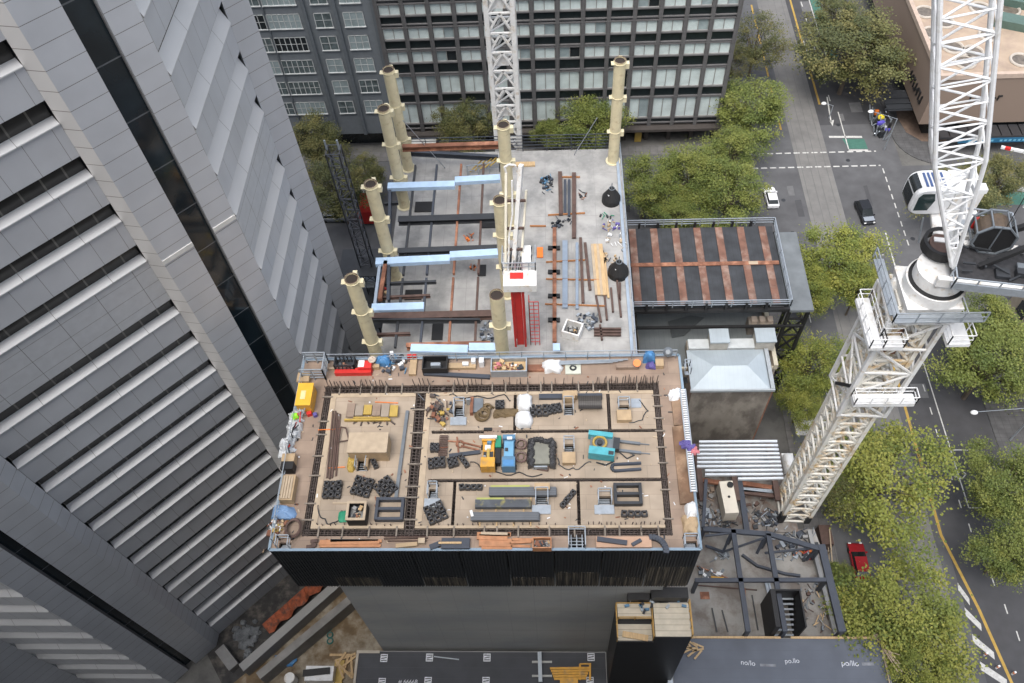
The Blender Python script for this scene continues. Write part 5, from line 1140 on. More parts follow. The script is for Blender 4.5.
# ================================================================ LATTICE MASTS
def mast_geo(b, lac, cx, cyy, w_, z0, z1, ph, chord, brace, rot=0, kind=0):
    h = w_ / 2; ca, sa = math.cos(rot), math.sin(rot)
    def P(x, y, z): return Vector((cx + x * ca - y * sa, cyy + x * sa + y * ca, z))
    cs = [(-h, -h), (h, -h), (h, h), (-h, h)]
    for x, y in cs: b.beam(P(x, y, z0), P(x, y, z1), chord)
    n = round((z1 - z0) / ph)
    for k in range(n):
        za, zb = z0 + (z1 - z0) * k / n, z0 + (z1 - z0) * (k + 1) / n
        for i in range(4):
            p, q = cs[i], cs[(i + 1) % 4]; m = ((p[0] + q[0]) / 2, (p[1] + q[1]) / 2)
            lac.beam(P(*p, za), P(*q, za), brace)
            if kind == 0: lac.beam(P(*p, za), P(*m, zb), brace); lac.beam(P(*q, za), P(*m, zb), brace); lac.beam(P(*((p[0] + m[0]) / 2, (p[1] + m[1]) / 2), (za + zb) / 2), P(*p, zb), brace * .8); lac.beam(P(*((q[0] + m[0]) / 2, (q[1] + m[1]) / 2), (za + zb) / 2), P(*q, zb), brace * .8)
            else: lac.beam(P(*p, za), P(*q, zb), brace) if (k + i) % 2 else lac.beam(P(*q, za), P(*p, zb), brace)
        lac.beam(P(*cs[0], za), P(*cs[2], za), brace * .8)
    for i in range(4): lac.beam(P(*cs[i], z1), P(*cs[(i + 1) % 4], z1), brace)
t = thing('hoist_mast', 'tall white lattice mast rising behind the concrete deck in front of the dark block', 'mast', (-5.4, 77, 0))
b, l_ = MB(), MB(); mast_geo(b, l_, -4.95, 77.2, 2.7, .1, 62, 2.4, .5, .2); b.build('chords', whitem, t); l_.build('lacing', whitem, t)
b = MB()
for z in (34, 41, 48, 55): b.box(-6.1, 76.2, z, -4.3, 76.3, z + 1.6)
b.build('gusset_panel', whitem, t)
d = ray(372, 280); xx = -20.8; yy = xx * d[1] / d[0]; zt = zon(xx, yy, 332, 150)
t = thing('lattice_hoist', 'dark steel lattice mast between the office tower and the concrete deck', 'mast', (xx, yy, 0))
b, l_ = MB(), MB(); mast_geo(b, l_, xx, yy, 1.3, .1, zt, 1.5, .12, .07, 0, 1); b.build('chords', dark, t); l_.build('lacing', mat('grey_lacing', (.08, .085, .1), .5), t)
b = MB(); b.box(xx - 1.3, yy - 1.3, zt - 20, xx + 1.4, yy + 1.3, zt - 19.9); rail(b, [(xx - 1.3, yy - 1.3, zt - 20), (xx + 1.4, yy - 1.3, zt - 20)], 1, .04, 1)
for s in (-.6, .6): b.beam((xx + s, yy, zt), (xx + s, yy, zt + 1.2), .15)
b.build('platform', galv, t)
b = MB()
for k in range(6): z = 2 + k * 5; b.box(xx - 3, yy - 2, z, xx + 3.0, yy + 2, z + .12)
b.build('tie_frame', dark, t)

# ---------------- big tower crane
MX, MY, MW = 27.15, 38.6, 3.0
CR = thing('tower_crane', 'white luffing tower crane with lattice mast, glazed cab and lattice boom', 'tower crane', (MX, MY, 8))
b, l_ = MB(), MB(); mast_geo(b, l_, MX, MY, MW, 8.05, 48.8, 1.75, .36, .2, math.radians(-2.5)); b.build('mast_chords', cream, CR); l_.build('mast_lacing', cream, CR)
b = MB(); rail(b, [(MX - .5, MY + .3, 8.1), (MX + .1, MY + .3, 8.1)], 40.5, .05, .6, tuple(k / 100 for k in range(1, 100, 1))); b.build('ladder', whitem, CR)
b = MB(); b.beam((MX - MW / 2 - .1, MY - MW / 2 + .1, 8), (MX - MW / 2 - .1, MY - MW / 2 + .1, 10), .6); b.beam((MX + MW / 2 - .2, MY - MW / 2, 8), (MX + MW / 2 - .2, MY - MW / 2, 9.5), .6); b.build('mast_feet', black, CR)
b, l_ = MB(), MB(); mast_geo(b, l_, MX, MY, 4.0, 33.5, 47.6, 3.5, .32, .16, math.radians(-2.5), 1); b.build('climbing_frame', whitem, CR); l_.build('climbing_brace', whitem, CR)
for (x0, y0, x1, y1, z) in ((MX - 2.1, MY - 3.2, MX + 2.9, MY - 2.25, 37.2), (MX - 3.4, MY - 3.2, MX - 2.4, MY + 1.5, 45.8), (MX - 2.4, MY - 3.2, MX - .9, MY - 2.2, 45.8), (MX + 2.3, MY - 3.1, MX + 4.0, MY + .5, 46.0)):
    b = MB(); b.box(x0, y0, z, x1, y1, z + .5 if y1 - y0 < 1.5 else z + .35); p_ = b.build('work_platform', whitep, CR)
    b = MB(); rail(b, [(x0, y0, z + .35), (x1, y0, z + .35), (x1, y1, z + .35), (x0, y1, z + .35), (x0, y0, z + .35)], 1.1, .035, 1.2); b.build('handrail', whitep, p_)
b = MB(); b.beam((MX - 2.1, MY + .5, 35), (MX - 2.1, MY - 1.6, 38), .28); b.build('climbing_ram', black, CR)
b = MB(); b.box(MX - .6, MY - .4, 41, MX + .8, MY + .6, 43.5); b.build('climb_unit', rust, CR)
# slew section
cx, cyy = MX + .3, MY - .5
b = MB(); b.hexa([(cx - 1.6, cyy - 1.6, 47.8), (cx + 1.6, cyy - 1.6, 47.8), (cx + 1.6, cyy + 1.6, 47.8), (cx - 1.6, cyy + 1.6, 47.8), (cx - 2.0, cyy - 2.0, 50), (cx + 2.0, cyy - 2.0, 50), (cx + 2.0, cyy + 2.0, 50), (cx - 2.0, cyy + 2.0, 50)])
for s in ((-1.4, -1.6), (1.4, -1.6), (-1.6, 1.2)): b.blob((cx + s[0], cyy + s[1], 48.3), .7, .6, 1.4, 5, rough=.05, p=.9)
b.build('slew_collar', whitem, CR)
b = MB(); b.box(cx - 3.0, cyy - 2.9, 49.6, cx + 3.2, cyy - 2.2, 49.7); b.box(cx - 3.2, cyy - 2.2, 49.6, cx - 2.45, cyy + 3, 49.7); rail(b, [(cx - 3.2, cyy - 2.9, 49.7), (cx + 3.2, cyy - 2.9, 49.7)], 1.1, .04, 1.5); rail(b, [(cx - 3.2, cyy + 3.2, 49.7), (cx - 3.2, cyy - 2.9, 49.7)], 1.1, .04, 1.5); b.build('slew_walkway', galv, CR)
b = MB(); b.tube((cx + .2, cyy, 50.01), (cx + .2, cyy, 51.0), 2.1, 36); b.build('slew_ring', whitem, CR)
b = MB(); b.tube((cx + .2, cyy, 51.01), (cx + .2, cyy, 51.12), 1.98, 36); b.build('slew_bearing', black, CR)
b = MB(); b.tube((cx + .2, cyy, 51.16), (cx + .2, cyy, 52.2), 1.75, 36); b.build('slew_table', whitem, CR)
psi = math.radians(-10); ux = Vector((math.cos(psi), math.sin(psi), 0)); vy = Vector((-math.sin(psi), math.cos(psi), 0)); base = Vector((cx, cyy, 0))
def L3(a, v_, z): return base + ux * a + vy * v_ + Vector((0, 0, z))
def lbox(b, a0, v0, z0, a1, v1, z1):
    b.hexa([L3(a0, v0, z0), L3(a1, v0, z0), L3(a1, v1, z0), L3(a0, v1, z0), L3(a0, v0, z1), L3(a1, v0, z1), L3(a1, v1, z1), L3(a0, v1, z1)])
b = MB(); lbox(b, -.6, -1.9, 52.42, 13, -1.5, 53.2); lbox(b, -.6, 1.6, 52.42, 13, 2.0, 53.2); b.build('deck_beam', whitem, CR)
b = MB(); lbox(b, .4, -1.48, 52.7, 13, 1.58, 53.0); b.build('machine_deck', mat('deck_black', (.03, .03, .033), .6, var=.5, scale=3), CR)
b = MB(); lbox(b, .2, -2.5, 53.0, 13, -1.93, 53.08); b.build('side_walkway', mat('walkway_grey', (.24, .26, .28), .6), CR)
b = MB(); rail(b, [L3(.2, -2.45, 53.1), L3(13, -2.45, 53.1)], 1.1, .04, 1.5); lbox(b, .2, -2.5, 53.1, 13, -2.46, 53.7); rail(b, [L3(.2, -2.45, 53.1), L3(.2, -1.5, 53.1)], 1.1, .04, 1); b.build('deck_handrail', galv, CR)
b = MB()
for k in range(5): lbox(b, 3.2 + k * 1.3, -1.1 + .3 * (k % 2), 53.01, 4.1 + k * 1.3, -.3, 53.3 + .2 * (k % 3))
rr = random.Random(17)
for k in range(26): a_ = rr.uniform(.8, 11); v_ = rr.uniform(-1.3, 1.4); b.beam(L3(a_, v_, 53.1 + rr.random() * .6), L3(a_ + rr.uniform(-1.2, 1.2), v_ + rr.uniform(-.8, .8), 53.1 + rr.random() * .9), .13)
b.build('hydraulic_units', dark, CR)
b = MB(); lbox(b, 6.5, .1, 53.01, 7.3, .5, 53.5); lbox(b, 8.5, -.6, 53.01, 9.1, -.3, 53.4); b.build('yellow_bracket', ochre, CR)
b = MB(); lbox(b, 4.6, -.3, 53.31, 5.2, .2, 53.45); lbox(b, 5.6, .6, 53.01, 7.6, 1.3, 53.9); b.build('grey_cabinet', grey, CR)
# winch drum with octagonal guard
for (a_, r_, v_, z_) in ((2.9, 1.4, 1.3, 54.3),):
    o8 = lambda k, r: (r * math.cos(math.pi / 8 + k * math.pi / 4), r * math.sin(math.pi / 8 + k * math.pi / 4))
    b = MB()
    for vv in (v_ - .1, v_ + 1.5):
        for k in range(8):
            p, q = o8(k, r_), o8(k + 1, r_); b.beam(L3(a_ + p[0], vv, z_ + p[1]), L3(a_ + q[0], vv, z_ + q[1]), .16, .1)
    for k in range(8): p = o8(k, r_); b.beam(L3(a_ + p[0], v_ - .1, z_ + p[1]), L3(a_ + p[0], v_ + 1.5, z_ + p[1]), .1)
    b.beam(L3(a_, v_ - .1, z_ + r_), L3(a_, v_ - .1, z_ - r_), .08); b.build('drum_guard', grey, CR)
    b = MB(); b.tube(L3(a_, v_, z_), L3(a_, v_ + 1.4, z_), r_ * .8, 24); b.build('winch_drum', mat('rope_drum', (.09, .065, .045), .6, var=.3, scale=4), CR)
    b = MB(); b.tube(L3(a_, v_ - .05, z_), L3(a_, v_ + .0, z_), r_ * .95, 24); b.build('drum_flange', black, CR)
b = MB(); c = L3(.0, 1.6, 52.5); b.pipe(c.x, c.y, 52.5, 53.3, 1.35, 1.1, 24); b.build('cable_guide', black, CR)
b = MB(); c = L3(.0, 1.6, 52.6); b.tube(c, c + Vector((0, 0, .5)), .9, 20); b.build('guide_plate', rust2, CR)
b = MB(); b.beam(L3(2.2, -.3, 53.2), L3(11, 1.0, 61), .35, .35); b.beam(L3(3.0, 2.4, 53.2), L3(12, 2.2, 61), .35, .35); b.beam(L3(4.5, 1.5, 53.0), L3(12, 1.6, 60), .14); b.build('a_frame', black, CR)
b = MB(); lbox(b, 1.0, 2.6, 53.5, 4.2, 3.6, 53.6); rail(b, [L3(1, 3.6, 53.6), L3(4.2, 3.6, 53.6), L3(4.2, 2.7, 53.6)], 1.1, .05, 1.1); b.build('rear_platform', galv, CR)
b = MB(); p = L3(2.0, 3.1, 53.61); b.blob(p, .35, .3, .8, 5, rough=.2); b.build('red_jacket', red, CR)
# operator's cab
cc = A(928, 194, 54.6); cw, cd, ch = 1.5, 2.3, 2.1
b = MB(); x0, x1 = cc.x - .6, cc.x + 1.1; y0, y1 = cc.y - 1.2, cc.y + 1.6
ya, yb = cc.y - .75, cc.y + 1.15; xc_, zc_ = cc.x + .15, 54.5; rx_, rz_ = 1.45, 1.3
def cabp(t, y, g=0.0):
    e = .5; c_, n_ = math.cos(t), math.sin(t); k = (1 - .1 * max(0, (ya + .35 - y) / .35) ** 2) + g
    return (xc_ + rx_ * k * math.copysign(abs(c_) ** e, c_), y, zc_ + rz_ * k * math.copysign(abs(n_) ** e, n_))
NT = 28; secs = [ya, ya + .1, ya + .22, ya + .35, yb]; i0 = len(b.v)
for y_ in secs: b.v += [cabp(2 * math.pi * k / NT, y_) for k in range(NT)]
for r_ in range(len(secs) - 1):
    for k in range(NT): b.f.append((i0 + r_ * NT + k, i0 + r_ * NT + (k + 1) % NT, i0 + (r_ + 1) * NT + (k + 1) % NT, i0 + (r_ + 1) * NT + k)); b.m.append(0)
b.f.append(tuple(range(i0, i0 + NT))[::-1]); b.f.append(tuple(range(i0 + 4 * NT, i0 + 5 * NT))); b.m += [0, 0]
b.build('cab_body', whitep, CR)
b = MB()
def patch(t0, t1, ya_, yb_, n=6):
    for k in range(n):
        u0, u1 = math.radians(t0 + (t1 - t0) * k / n), math.radians(t0 + (t1 - t0) * (k + 1) / n)
        b.quad(cabp(u0, ya_, .014), cabp(u0, yb_, .014), cabp(u1, yb_, .014), cabp(u1, ya_, .014))
patch(120, 165, ya + .3, yb - .12); patch(170, 232, ya + .3, yb - .12)
b.build('windscreen', glassd, CR)
b = MB(); b.quad(*[(xc_ + rx_ * .8 * x_, ya - .012, zc_ + rz_ * .8 * z_) for x_, z_ in ((-.95, -.75), (-.1, -.75), (.1, .2), (-.1, .85), (-.8, .85), (-.98, .5))]); b.build('side_window', mat('cab_glass', (.03, .05, .05), .1, spec=.6), CR)
b = MB()
for k in range(5): b.box(xc_ - .75 + k * .3, ya + .3, zc_ + rz_ + .002, xc_ - .6 + k * .3, yb - .25, zc_ + rz_ + .05)
b.build('roof_slats', mat('slat_blue', (.05, .09, .22), .5), CR)
xb = xc_ + rx_
b = MB(); lbox(b, -.6, 2.4, 52.9, 2.6, 5.2, 53.15); b.box(xb + .05, ya + .2, 53.2, xb + 2.0, yb + .6, 55.2); b.build('machinery_house', whitem, CR)
b = MB(); b.beam((cc.x - .1, cc.y - 1.0, 53.2), (cc.x + .3, cc.y - 1.3, 50.8), .1); b.build('cab_strut', galv, CR)
# boom
pb_ = math.radians(172); E = math.radians(71.8); F = L3(.25, -.2, 53.6)
u = Vector((math.cos(pb_) * math.cos(E), math.sin(pb_) * math.cos(E), math.sin(E))); nn = Vector((-math.cos(pb_) * math.sin(E), -math.sin(pb_) * math.sin(E), math.cos(E))); vv = Vector((-math.sin(pb_), math.cos(pb_), 0))
LB = 40
def bd(t): return min(1.0, .06 + t / 10.5)
def BP(t, a, c): dd = bd(t); return F + u * t + nn * (a * 1.35 * dd) + vv * (c * 1.0 * min(1, .7 + t / 30))
b = MB()
for a in (-1, 1):
    for c in (-1, 1):
        ts = [0, 10, LB]
        for t0, t1 in zip(ts[:-1], ts[1:]): b.tube(BP(t0, a, c), BP(t1, a, c), .15, 8)
b.build('boom_chord', whitep, CR)
b = MB(); n = 26
for k in range(n):
    t0, t1 = 1 + (LB - 1) * k / n, 1 + (LB - 1) * (k + 1) / n
    for c in (-1, 1):
        s = 1 if k % 2 else -1; b.tube(BP(t0, -s, c), BP(t1, s, c), .075, 6)
    for a in (-1, 1):
        s = 1 if k % 2 else -1; b.tube(BP(t0, a, -s), BP(t1, a, s), .06, 6)
    b.tube(BP(t0, -1, -1), BP(t0, 1, -1), .06, 6); b.tube(BP(t0, -1, 1), BP(t0, 1, 1), .06, 6)
b.build('boom_lacing', whitep, CR)
b = MB(); 
for c in (-1, 1): b.hexa([BP(0, -1, c) - vv * .05 - u * .3, BP(0, 1, c) - vv * .05 - u * .3, BP(0, 1, c) + vv * .05 - u * .3, BP(0, -1, c) + vv * .05 - u * .3, BP(2.0, -1, c) - vv * .05, BP(2.0, 1, c) - vv * .05, BP(2.0, 1, c) + vv * .05, BP(2.0, -1, c) + vv * .05])
b.build('boom_foot', whitep, CR)
b = MB(); b.box(BP(6.5, 1, 0).x, BP(6.5, 1, 0).y - .3, BP(6.5, 1, 0).z, BP(6.5, 1, 0).x + .8, BP(6.5, 1, 0).y + .3, BP(6.5, 1, 0).z + .35); b.build('rope_sheave', whitep, CR)
q = A(1005, 230, 55); b = MB(); b.tube(q, q + Vector((-6, -6, 42)), .03, 5); b.build('hoist_rope', black, CR)

# ================================================================ OLD BUILDINGS AND GANTRY ON THE RIGHT
GZ = 20.0
G = thing('site_gantry', 'black deck gantry with rusty steel cross plates and edge rails', 'gantry', (19, 65, 0))
x0, x1, y0, y1 = 9.5, 27.4, 58.9, 70.9
b = MB(); b.box(x0, y0, GZ - .4, x1, y1, GZ); b.build('deck', mat('gantry_sheet', (.035, .038, .043), .6, var=.4, scale=.7, joints=[(0, .6, .02)], jcol=(.02, .02, .02)), G, origin=(x0, y0, GZ))
n = 7; rp = mat('rust_plate', (.17, .085, .06), .8, var=.35, scale=.9, col2=(.26, .18, .145), amt=.5, s2=.5)
for k in range(n): xk = x0 + .2 + (x1 - x0 - 1.9) * k / (n - 1); b = MB(); b.box(xk, y0 + .1, GZ + .004, xk + .85, y1 - .1, GZ + .1); b.build('rust_plate', rp, G)
b = MB(); ym = (y0 + y1) / 2 - .2; b.box(x0 + .1, ym, GZ + .104, x1 - .1, ym + .55, GZ + .17); b.build('cross_plate', rust, G)
b = MB(); b.box(x0 + 14.2, ym + .02, GZ + .175, x0 + 15.3, ym + .5, GZ + .2); b.build('pale_board', plypale, G)
b = MB(); rail(b, [(x0, y0 - .3, GZ), (x1 + .2, y0 - .3, GZ), (x1 + .2, y1 + .3, GZ), (x0, y1 + .3, GZ)], 1.2, .05, 2.3, (.35, .7)); b.build('guard_rail', galv, G)
b = MB()
for k in range(7): xk = x0 + 1.4 + 2.3 * k; b.box(xk, y0 - .5, GZ - .6, xk + .25, y0 - .05, GZ + .8); b.box(xk, y1 + .05, GZ - .6, xk + .25, y1 + .5, GZ + .8)
b.build('rail_posts', black, G)
b = MB(); b.box(x1 + .3, y0 - .6, GZ - .9, x1 + 3.0, y1 - .6, GZ - .5); b.build('side_deck', mat('faded_sheet', (.14, .155, .165), .7, var=.25, scale=.6), G, origin=(x1, y0, GZ))
b = MB()
b.beam((x0, y0 - .2, GZ - .8), (x1 + 3, y0 - .2, GZ - .8), .4, .5); b.beam((x0, y0 - .2, GZ - 4.2), (x1 + 2.6, y0 - .2, GZ - 4.2), .3)
for xk in (x1 + .5, x1 + 2.7):
    for yk in (y0, 65, y1 - .3): b.beam((xk, yk, 0), (xk, yk, GZ - .9), .35)
for k in range(5): za, zb = 3.4 * k, 3.4 * (k + 1); b.beam((x1 + .5, y0, za), (x1 + 2.7, y0, zb), .2); b.beam((x1 + 2.7, y0, za), (x1 + .5, y0, zb), .2); b.beam((x1 + .5, y0, zb), (x1 + 2.7, y0, zb), .2)
b.build('truss', black, G)
# grey flat roofed building under/behind
O1 = thing('flat_roof_building', 'grey flat roofed building between the gantry and the pale hipped roof', 'building', (18, 57, 0))
b = MB(); b.box(10.6, 54.5, 0, 26.8, 72, 13.0); b.build('wall', render, O1)
b = MB(); b.box(10.7, 54.6, 13.001, 26.3, 71.8, 13.1); b.build('roof', roofg, O1)
b = MB(); b.box(26.4, 54.4, 12.9, 26.9, 72, 13.8); b.box(10.5, 54.35, 12.9, 26.38, 54.6, 13.4); b.build('parapet', mat('cream_parapet', (.5, .46, .36), .8), O1)
b = MB(); b.prism([A(668, 372 - 50, 13.1)[:2], A(690, 316, 13.1)[:2], A(704, 318, 13.1)[:2], A(684, 336, 13.1)[:2], A(672, 338, 13.1)[:2]], 13.11, 13.25); b.build('roof_duct', mat('duct_dark', (.06, .068, .072), .6), O1)
b = MB(); p = A(758, 326, 13.1); b.box(p.x - 1.6, p.y - 1.3, 13.1, p.x + 1.4, p.y + .1, 15.0); b.build('chimney_base', render, O1)
b = MB()
for k in range(3): b.box(p.x - 1.3 + k * .95, p.y - 1.0, 15.0, p.x - .65 + k * .95, p.y - .2, 15.5)
b.build('chimney_pots', mat('pot_clay', (.4, .33, .27), .8), O1)
O2 = thing('red_roof_annex', 'rust red flat roof strip behind the formwork deck', 'building', (12.5, 54, 0))
b = MB(); b.box(10.9, 48.5, 0, 15.3, 54.2, 11.5); b.build('wall', brickm, O2); b = MB(); b.box(10.8, 48.4, 11.5, 15.4, 54.3, 11.7); b.build('roof', mat('red_roof', (.2, .07, .05), .85, var=.2), O2)
HB = thing('old_brick_house', 'old building with pale blue hipped metal roof, chimneys and stained wall', 'building', (20.5, 53, 0))
hx0, hy0, hx1, hy1 = 16.0, 50.3, 25.6, 55.9; HZ = 15.0
b = MB(); b.box(hx0 + .2, hy0 + .2, 0, hx1 - .2, hy1 + 1.6, HZ - .3); b.build('wall', render, HB, origin=(hx0, hy0, 0))
b = MB(); b.box(hx1 - .199, hy0 + .15, 0, hx1 - .05, hy1 + 1.6, HZ - .31); b.build('brick_side', mat('brick_side', (.3, .15, .1), .9, var=.25, scale=1.5), HB)
b = MB(); e = .0; rz = HZ + .9; r0, r1 = (hx0 + 2.8, (hy0 + hy1) / 2, rz), (hx1 - 2.9, (hy0 + hy1) / 2, rz); c4 = [(hx0, hy0, HZ), (hx1 - .5, hy0, HZ), (hx1 - .5, hy1, HZ), (hx0, hy1, HZ)]
b.quad(c4[0], c4[1], r1, r0); b.quad(c4[2], c4[3], r0, r1); b.quad(c4[1], c4[2], r1); b.quad(c4[3], c4[0], r0); b.quad(*c4[::-1]); b.build('roof', roofw, HB)
b = MB(); b.box(hx0 - .1, hy0 - .12, HZ - .25, hx1, hy0 + .1, HZ + .12); b.box(hx1 - .45, hy0 + .1, HZ - .25, hx1, hy1, HZ + .2); b.build('gutter', mat('gutter_pale', (.35, .38, .4), .5), HB)
for px, w_ in ((719, 1.9), (765, 2.0)):
    p = A(px, 338, HZ + .8); b = MB(); b.box(p.x - w_ / 2 - .2, hy1 + .1, HZ - .4, p.x + w_ / 2, hy1 + 1.9, HZ + 1.4); c = b.build('chimney', mat('chimney_render', (.4, .38, .34), .85, var=.2), HB)
    b = MB(); b.box(p.x - w_ / 2 - .3, hy1, HZ + 1.4, p.x + w_ / 2 + .1, hy1 + 2.0, HZ + 1.6); b.build('cap', roofw, c)
b = MB(); b.box(hx0 + .3, hy1 + .15, HZ - .3, hx1 - .4, hy1 + 1.5, HZ + .15); b.build('rear_parapet', mat('pale_flashing', (.5, .53, .54), .6), HB)
t = thing('white_shed', 'small white kiosk shed beside the grass behind the crane mast', 'shed', A(797, 425, 0)); p = A(800, 436, 0); b = MB(); b.box(p.x - 1, p.y - 1, 0, p.x + 1.2, p.y + 1.2, 2.4); b.build('wall', galv, t); b = MB(); b.box(p.x - 1.2, p.y - 1.2, 2.4, p.x + 1.4, p.y + 1.4, 2.6); b.build('roof', whitem, t)
# long wrapped beams laid across
WZ = 11.0
for k in range(10):
    a_, c_ = A(699 - (2 if 2 < k < 7 else 0) + (6 if k > 6 else 0), 442 + k * 4.1, WZ), A(777 + k * .7, 441.5 + k * 4.1, WZ)
    if k == 9: a_ = A(738, 479, WZ)
    b = MB(); b.beam(a_, c_, .24, .35)
    solo(b, 'wrapped_girder', mat('pale_girder', (.68, .72, .76), .35, var=.06), 'one pale girder in the parallel row beside the old stained wall', 'girder', 'parallel pale girders beside the old wall')
t = thing('girder_trestle', 'rusty trestle deck carrying the row of pale girders', 'trestle', A(740, 465, 0)); b = MB(); 
for x in (16.6, 20.5, 25.0): b.box(x - .3, 38.5, WZ - .6, x + .3, 45.6, WZ - .2); b.box(x - .25, 40, 0, x + .25, 40.5, WZ - .6); b.box(x - .25, 44.5, 0, x + .25, 45, WZ - .6)
b.build('bearer', rust2, t)
b = MB(); b.box(13.4, 36.0, 7.2, 27.5, 45.8, 7.6); b.build('deck', mat('debris_deck', (.2, .185, .17), .9, var=.4, scale=1.0, col2=(.15, .1, .075), amt=.4, s2=.7), t)
# rust beams, generator etc at z~9
LZ = 8.6
for p, q, m, lab in (((697, 479.5), (720, 483), rust, 'short rusty beam left of the white generator'), ((739, 483), (779, 489), rust, 'rusty beam between the generator and the crane mast'), ((740, 492), (775, 496), rust2, 'lower dark rusty beam near the crane mast'), ((742, 490), (777, 492.5), galv, 'pale beam lying on the lower rusty beam')):
    b = MB(); b.beam(A(*p, LZ + 1), A(*q, LZ + 1), .5, .4); solo(b, 'steel_beam', m, lab, 'beam')
t = thing('generator', 'cream white generator container standing between dark beams', 'generator', A(728, 500, LZ)); a_, c_ = A(727.5, 481, LZ + 2.4), A(730.5, 513, LZ + 2.4); ym, xm = (a_.y + c_.y) / 2, (a_.x + c_.x) / 2
b = MB(); b.obox(xm, ym, LZ + .2, 1.5, a_.y - c_.y, 2.2, .06); b.build('body', mat('generator_cream', (.68, .62, .52), .5, var=.06), t)
b = MB(); b.tube((xm + .3, a_.y - .5, LZ + 2.4), (xm + .3, a_.y - .5, LZ + 2.6), .35, 14); b.tube((xm, ym, LZ + 2.4), (xm, ym, LZ + 2.5), .14, 10); b.build('roof_vent', black, t)
b = MB()
for k in range(6): b.beam((xm - .7 + k * .25, c_.y - .2, LZ), (xm - .7 + k * .25 + .1, c_.y - .6, LZ + 1.2), .12)
b.build('end_pipes', dark, t)
b = MB(); b.obox(A(788, 464, 9).x, A(788, 464, 9).y, 8.9, 1.3, 2.4, .5); b.blob(A(788, 464, 9.4), .62, 1.25, 1.1, 3, 20, 8, .03); solo(b, 'white_tank', whitem, 'rounded white tank beside the grass and the girders', 'tank')

# ================================================================ LOWER STEEL YARD IN FRONT OF THE CRANE
YZ = 7.6
Y = thing('yard_building', 'low concrete building with slate steel roof frame beside the crane base', 'building under construction', (22, 29, 0))
yx0, yx1, yy0, yy1 = 12.2, 31.3, 24.2, 35.8
b = MB(); b.prism([(yx0, yy0), (31.3, yy0), (29.4, 36.4), (yx0, 36.4)], 0, YZ - .2); b.build('slab', mat('yard_slab', (.3, .29, .27), .9, var=.25, scale=.6, col2=(.15, .13, .115), amt=.6, s2=.3), Y, origin=(yx0, yy0, YZ))
FZ = 11.4
def fb(p, q, w_=.5, h_=.4, name='frame_beam', m=slate, z=FZ, z2=None): b = MB(); b.beam(A(*p, z), A(*q, z2 or z), w_, h_); return b.build(name, m, Y)
fb((703, 529), (765, 534)); fb((765, 533), (820, 549)); fb((703, 528), (706, 480), .35); fb((821, 545), (842, 632), .75, .5); fb((733, 530), (748, 632), .5); fb((768, 534), (785, 632), .5); fb((695, 580.5), (826, 580), .42)
fb((705, 536), (731, 533), .2, .2); fb((706, 546), (723, 552), .25, .25, z2=9); fb((723, 552), (731, 533), .25, .25, z=9, z2=FZ); fb((723, 552), (764, 538), .2, .2, z=9, z2=FZ); fb((757, 553), (765, 536), .3, .3, z=9, z2=FZ); fb((765, 553), (817, 548), .22, .22, z=10); fb((817, 549), (806, 560), .25, .25, z2=9)
for p in ((704, 529), (733, 531), (768, 535), (820, 547), (748, 631), (785, 631), (842, 631), (826, 580), (697, 581)): q = A(*p, FZ - .3); b = MB(); b.beam((q.x, q.y, YZ - .2), q, .35); b.build('post', slate, Y)
fb((738, 472), (747, 532), .6, .4, z=10)
b = MB(); pth = [A(742, 555, YZ), A(757, 566, YZ), A(785, 574, YZ), A(800, 576, YZ)]
for a_, c_ in zip(pth[:-1], pth[1:]): b.beam(a_, c_, .25, .5)
b.build('curved_wall', slate, Y)
b = MB(); 
for x in (28.9,): b.beam((29.3, 24.5, YZ), (28.6, 36, YZ), .4, 1.0)
b.build('edge_wall', concrete, Y)
# black shaft in the yard
t = thing('black_shaft', 'black clad stair shaft rising in the steel yard', 'shaft', A(775, 620, YZ)); 
b = MB(); x0, x1 = A(776, 595, FZ + 1.2).x, A(800, 595, FZ + 1.2).x; y0_, y1_ = A(785, 630, FZ).y, A(785, 589, FZ + 1.2).y
for s_ in ((x0 - .5, y0_, x0, y1_), (x1, y0_, x1 + .15, y1_), (x0, y1_ - .15, x1, y1_)): b.box(s_[0], s_[1], YZ - .2, s_[2], s_[3], FZ + 1.2)
b.build('cladding', black, t); b = MB()
for k in range(9): b.box(x0 + .1, y1_ - .4 - k * .45, YZ + 2.6 - k * .3, x1 - .1, y1_ - .2 - k * .45, YZ + 2.7 - k * .3)
b.build('stair_treads', galv, t)
rr = random.Random(31)
def yheap(label, px, py, rx, ry, mats, n, name, cat='heap', z=YZ - .19, s0=.15, s1=.6):
    c = A(px, py, z); b = MB()
    for k in range(n):
        b.cur = rr.randrange(len(mats)); x, y = c.x + rr.uniform(-rx, rx), c.y + rr.uniform(-ry, ry); s = rr.uniform(s0, s1); zz = z + rr.random() * .35
        if rr.random() < .5: b.beam((x, y, zz + .1), (x + rr.uniform(-1, 1), y + rr.uniform(-1, 1), zz + .15), .09)
        else: b.obox(x, y, z + .01, s, s * rr.uniform(.3, .9), .15 + rr.random() * .4, rr.uniform(0, 3))
    return solo(b, name, mats, label, cat)
yheap('brown scrap and timber along the right side of the steel yard', 812, 605, 1.6, 2.6, [timber, rust2, grey, grey, concrete], 60, 'scrap_heap'); yheap('jumble of props and fittings at the foot of the crane mast', 795, 545, 2.2, 1.8, [grey, slate, concrete, galv, dark], 80, 'scrap_heap', s1=.8)
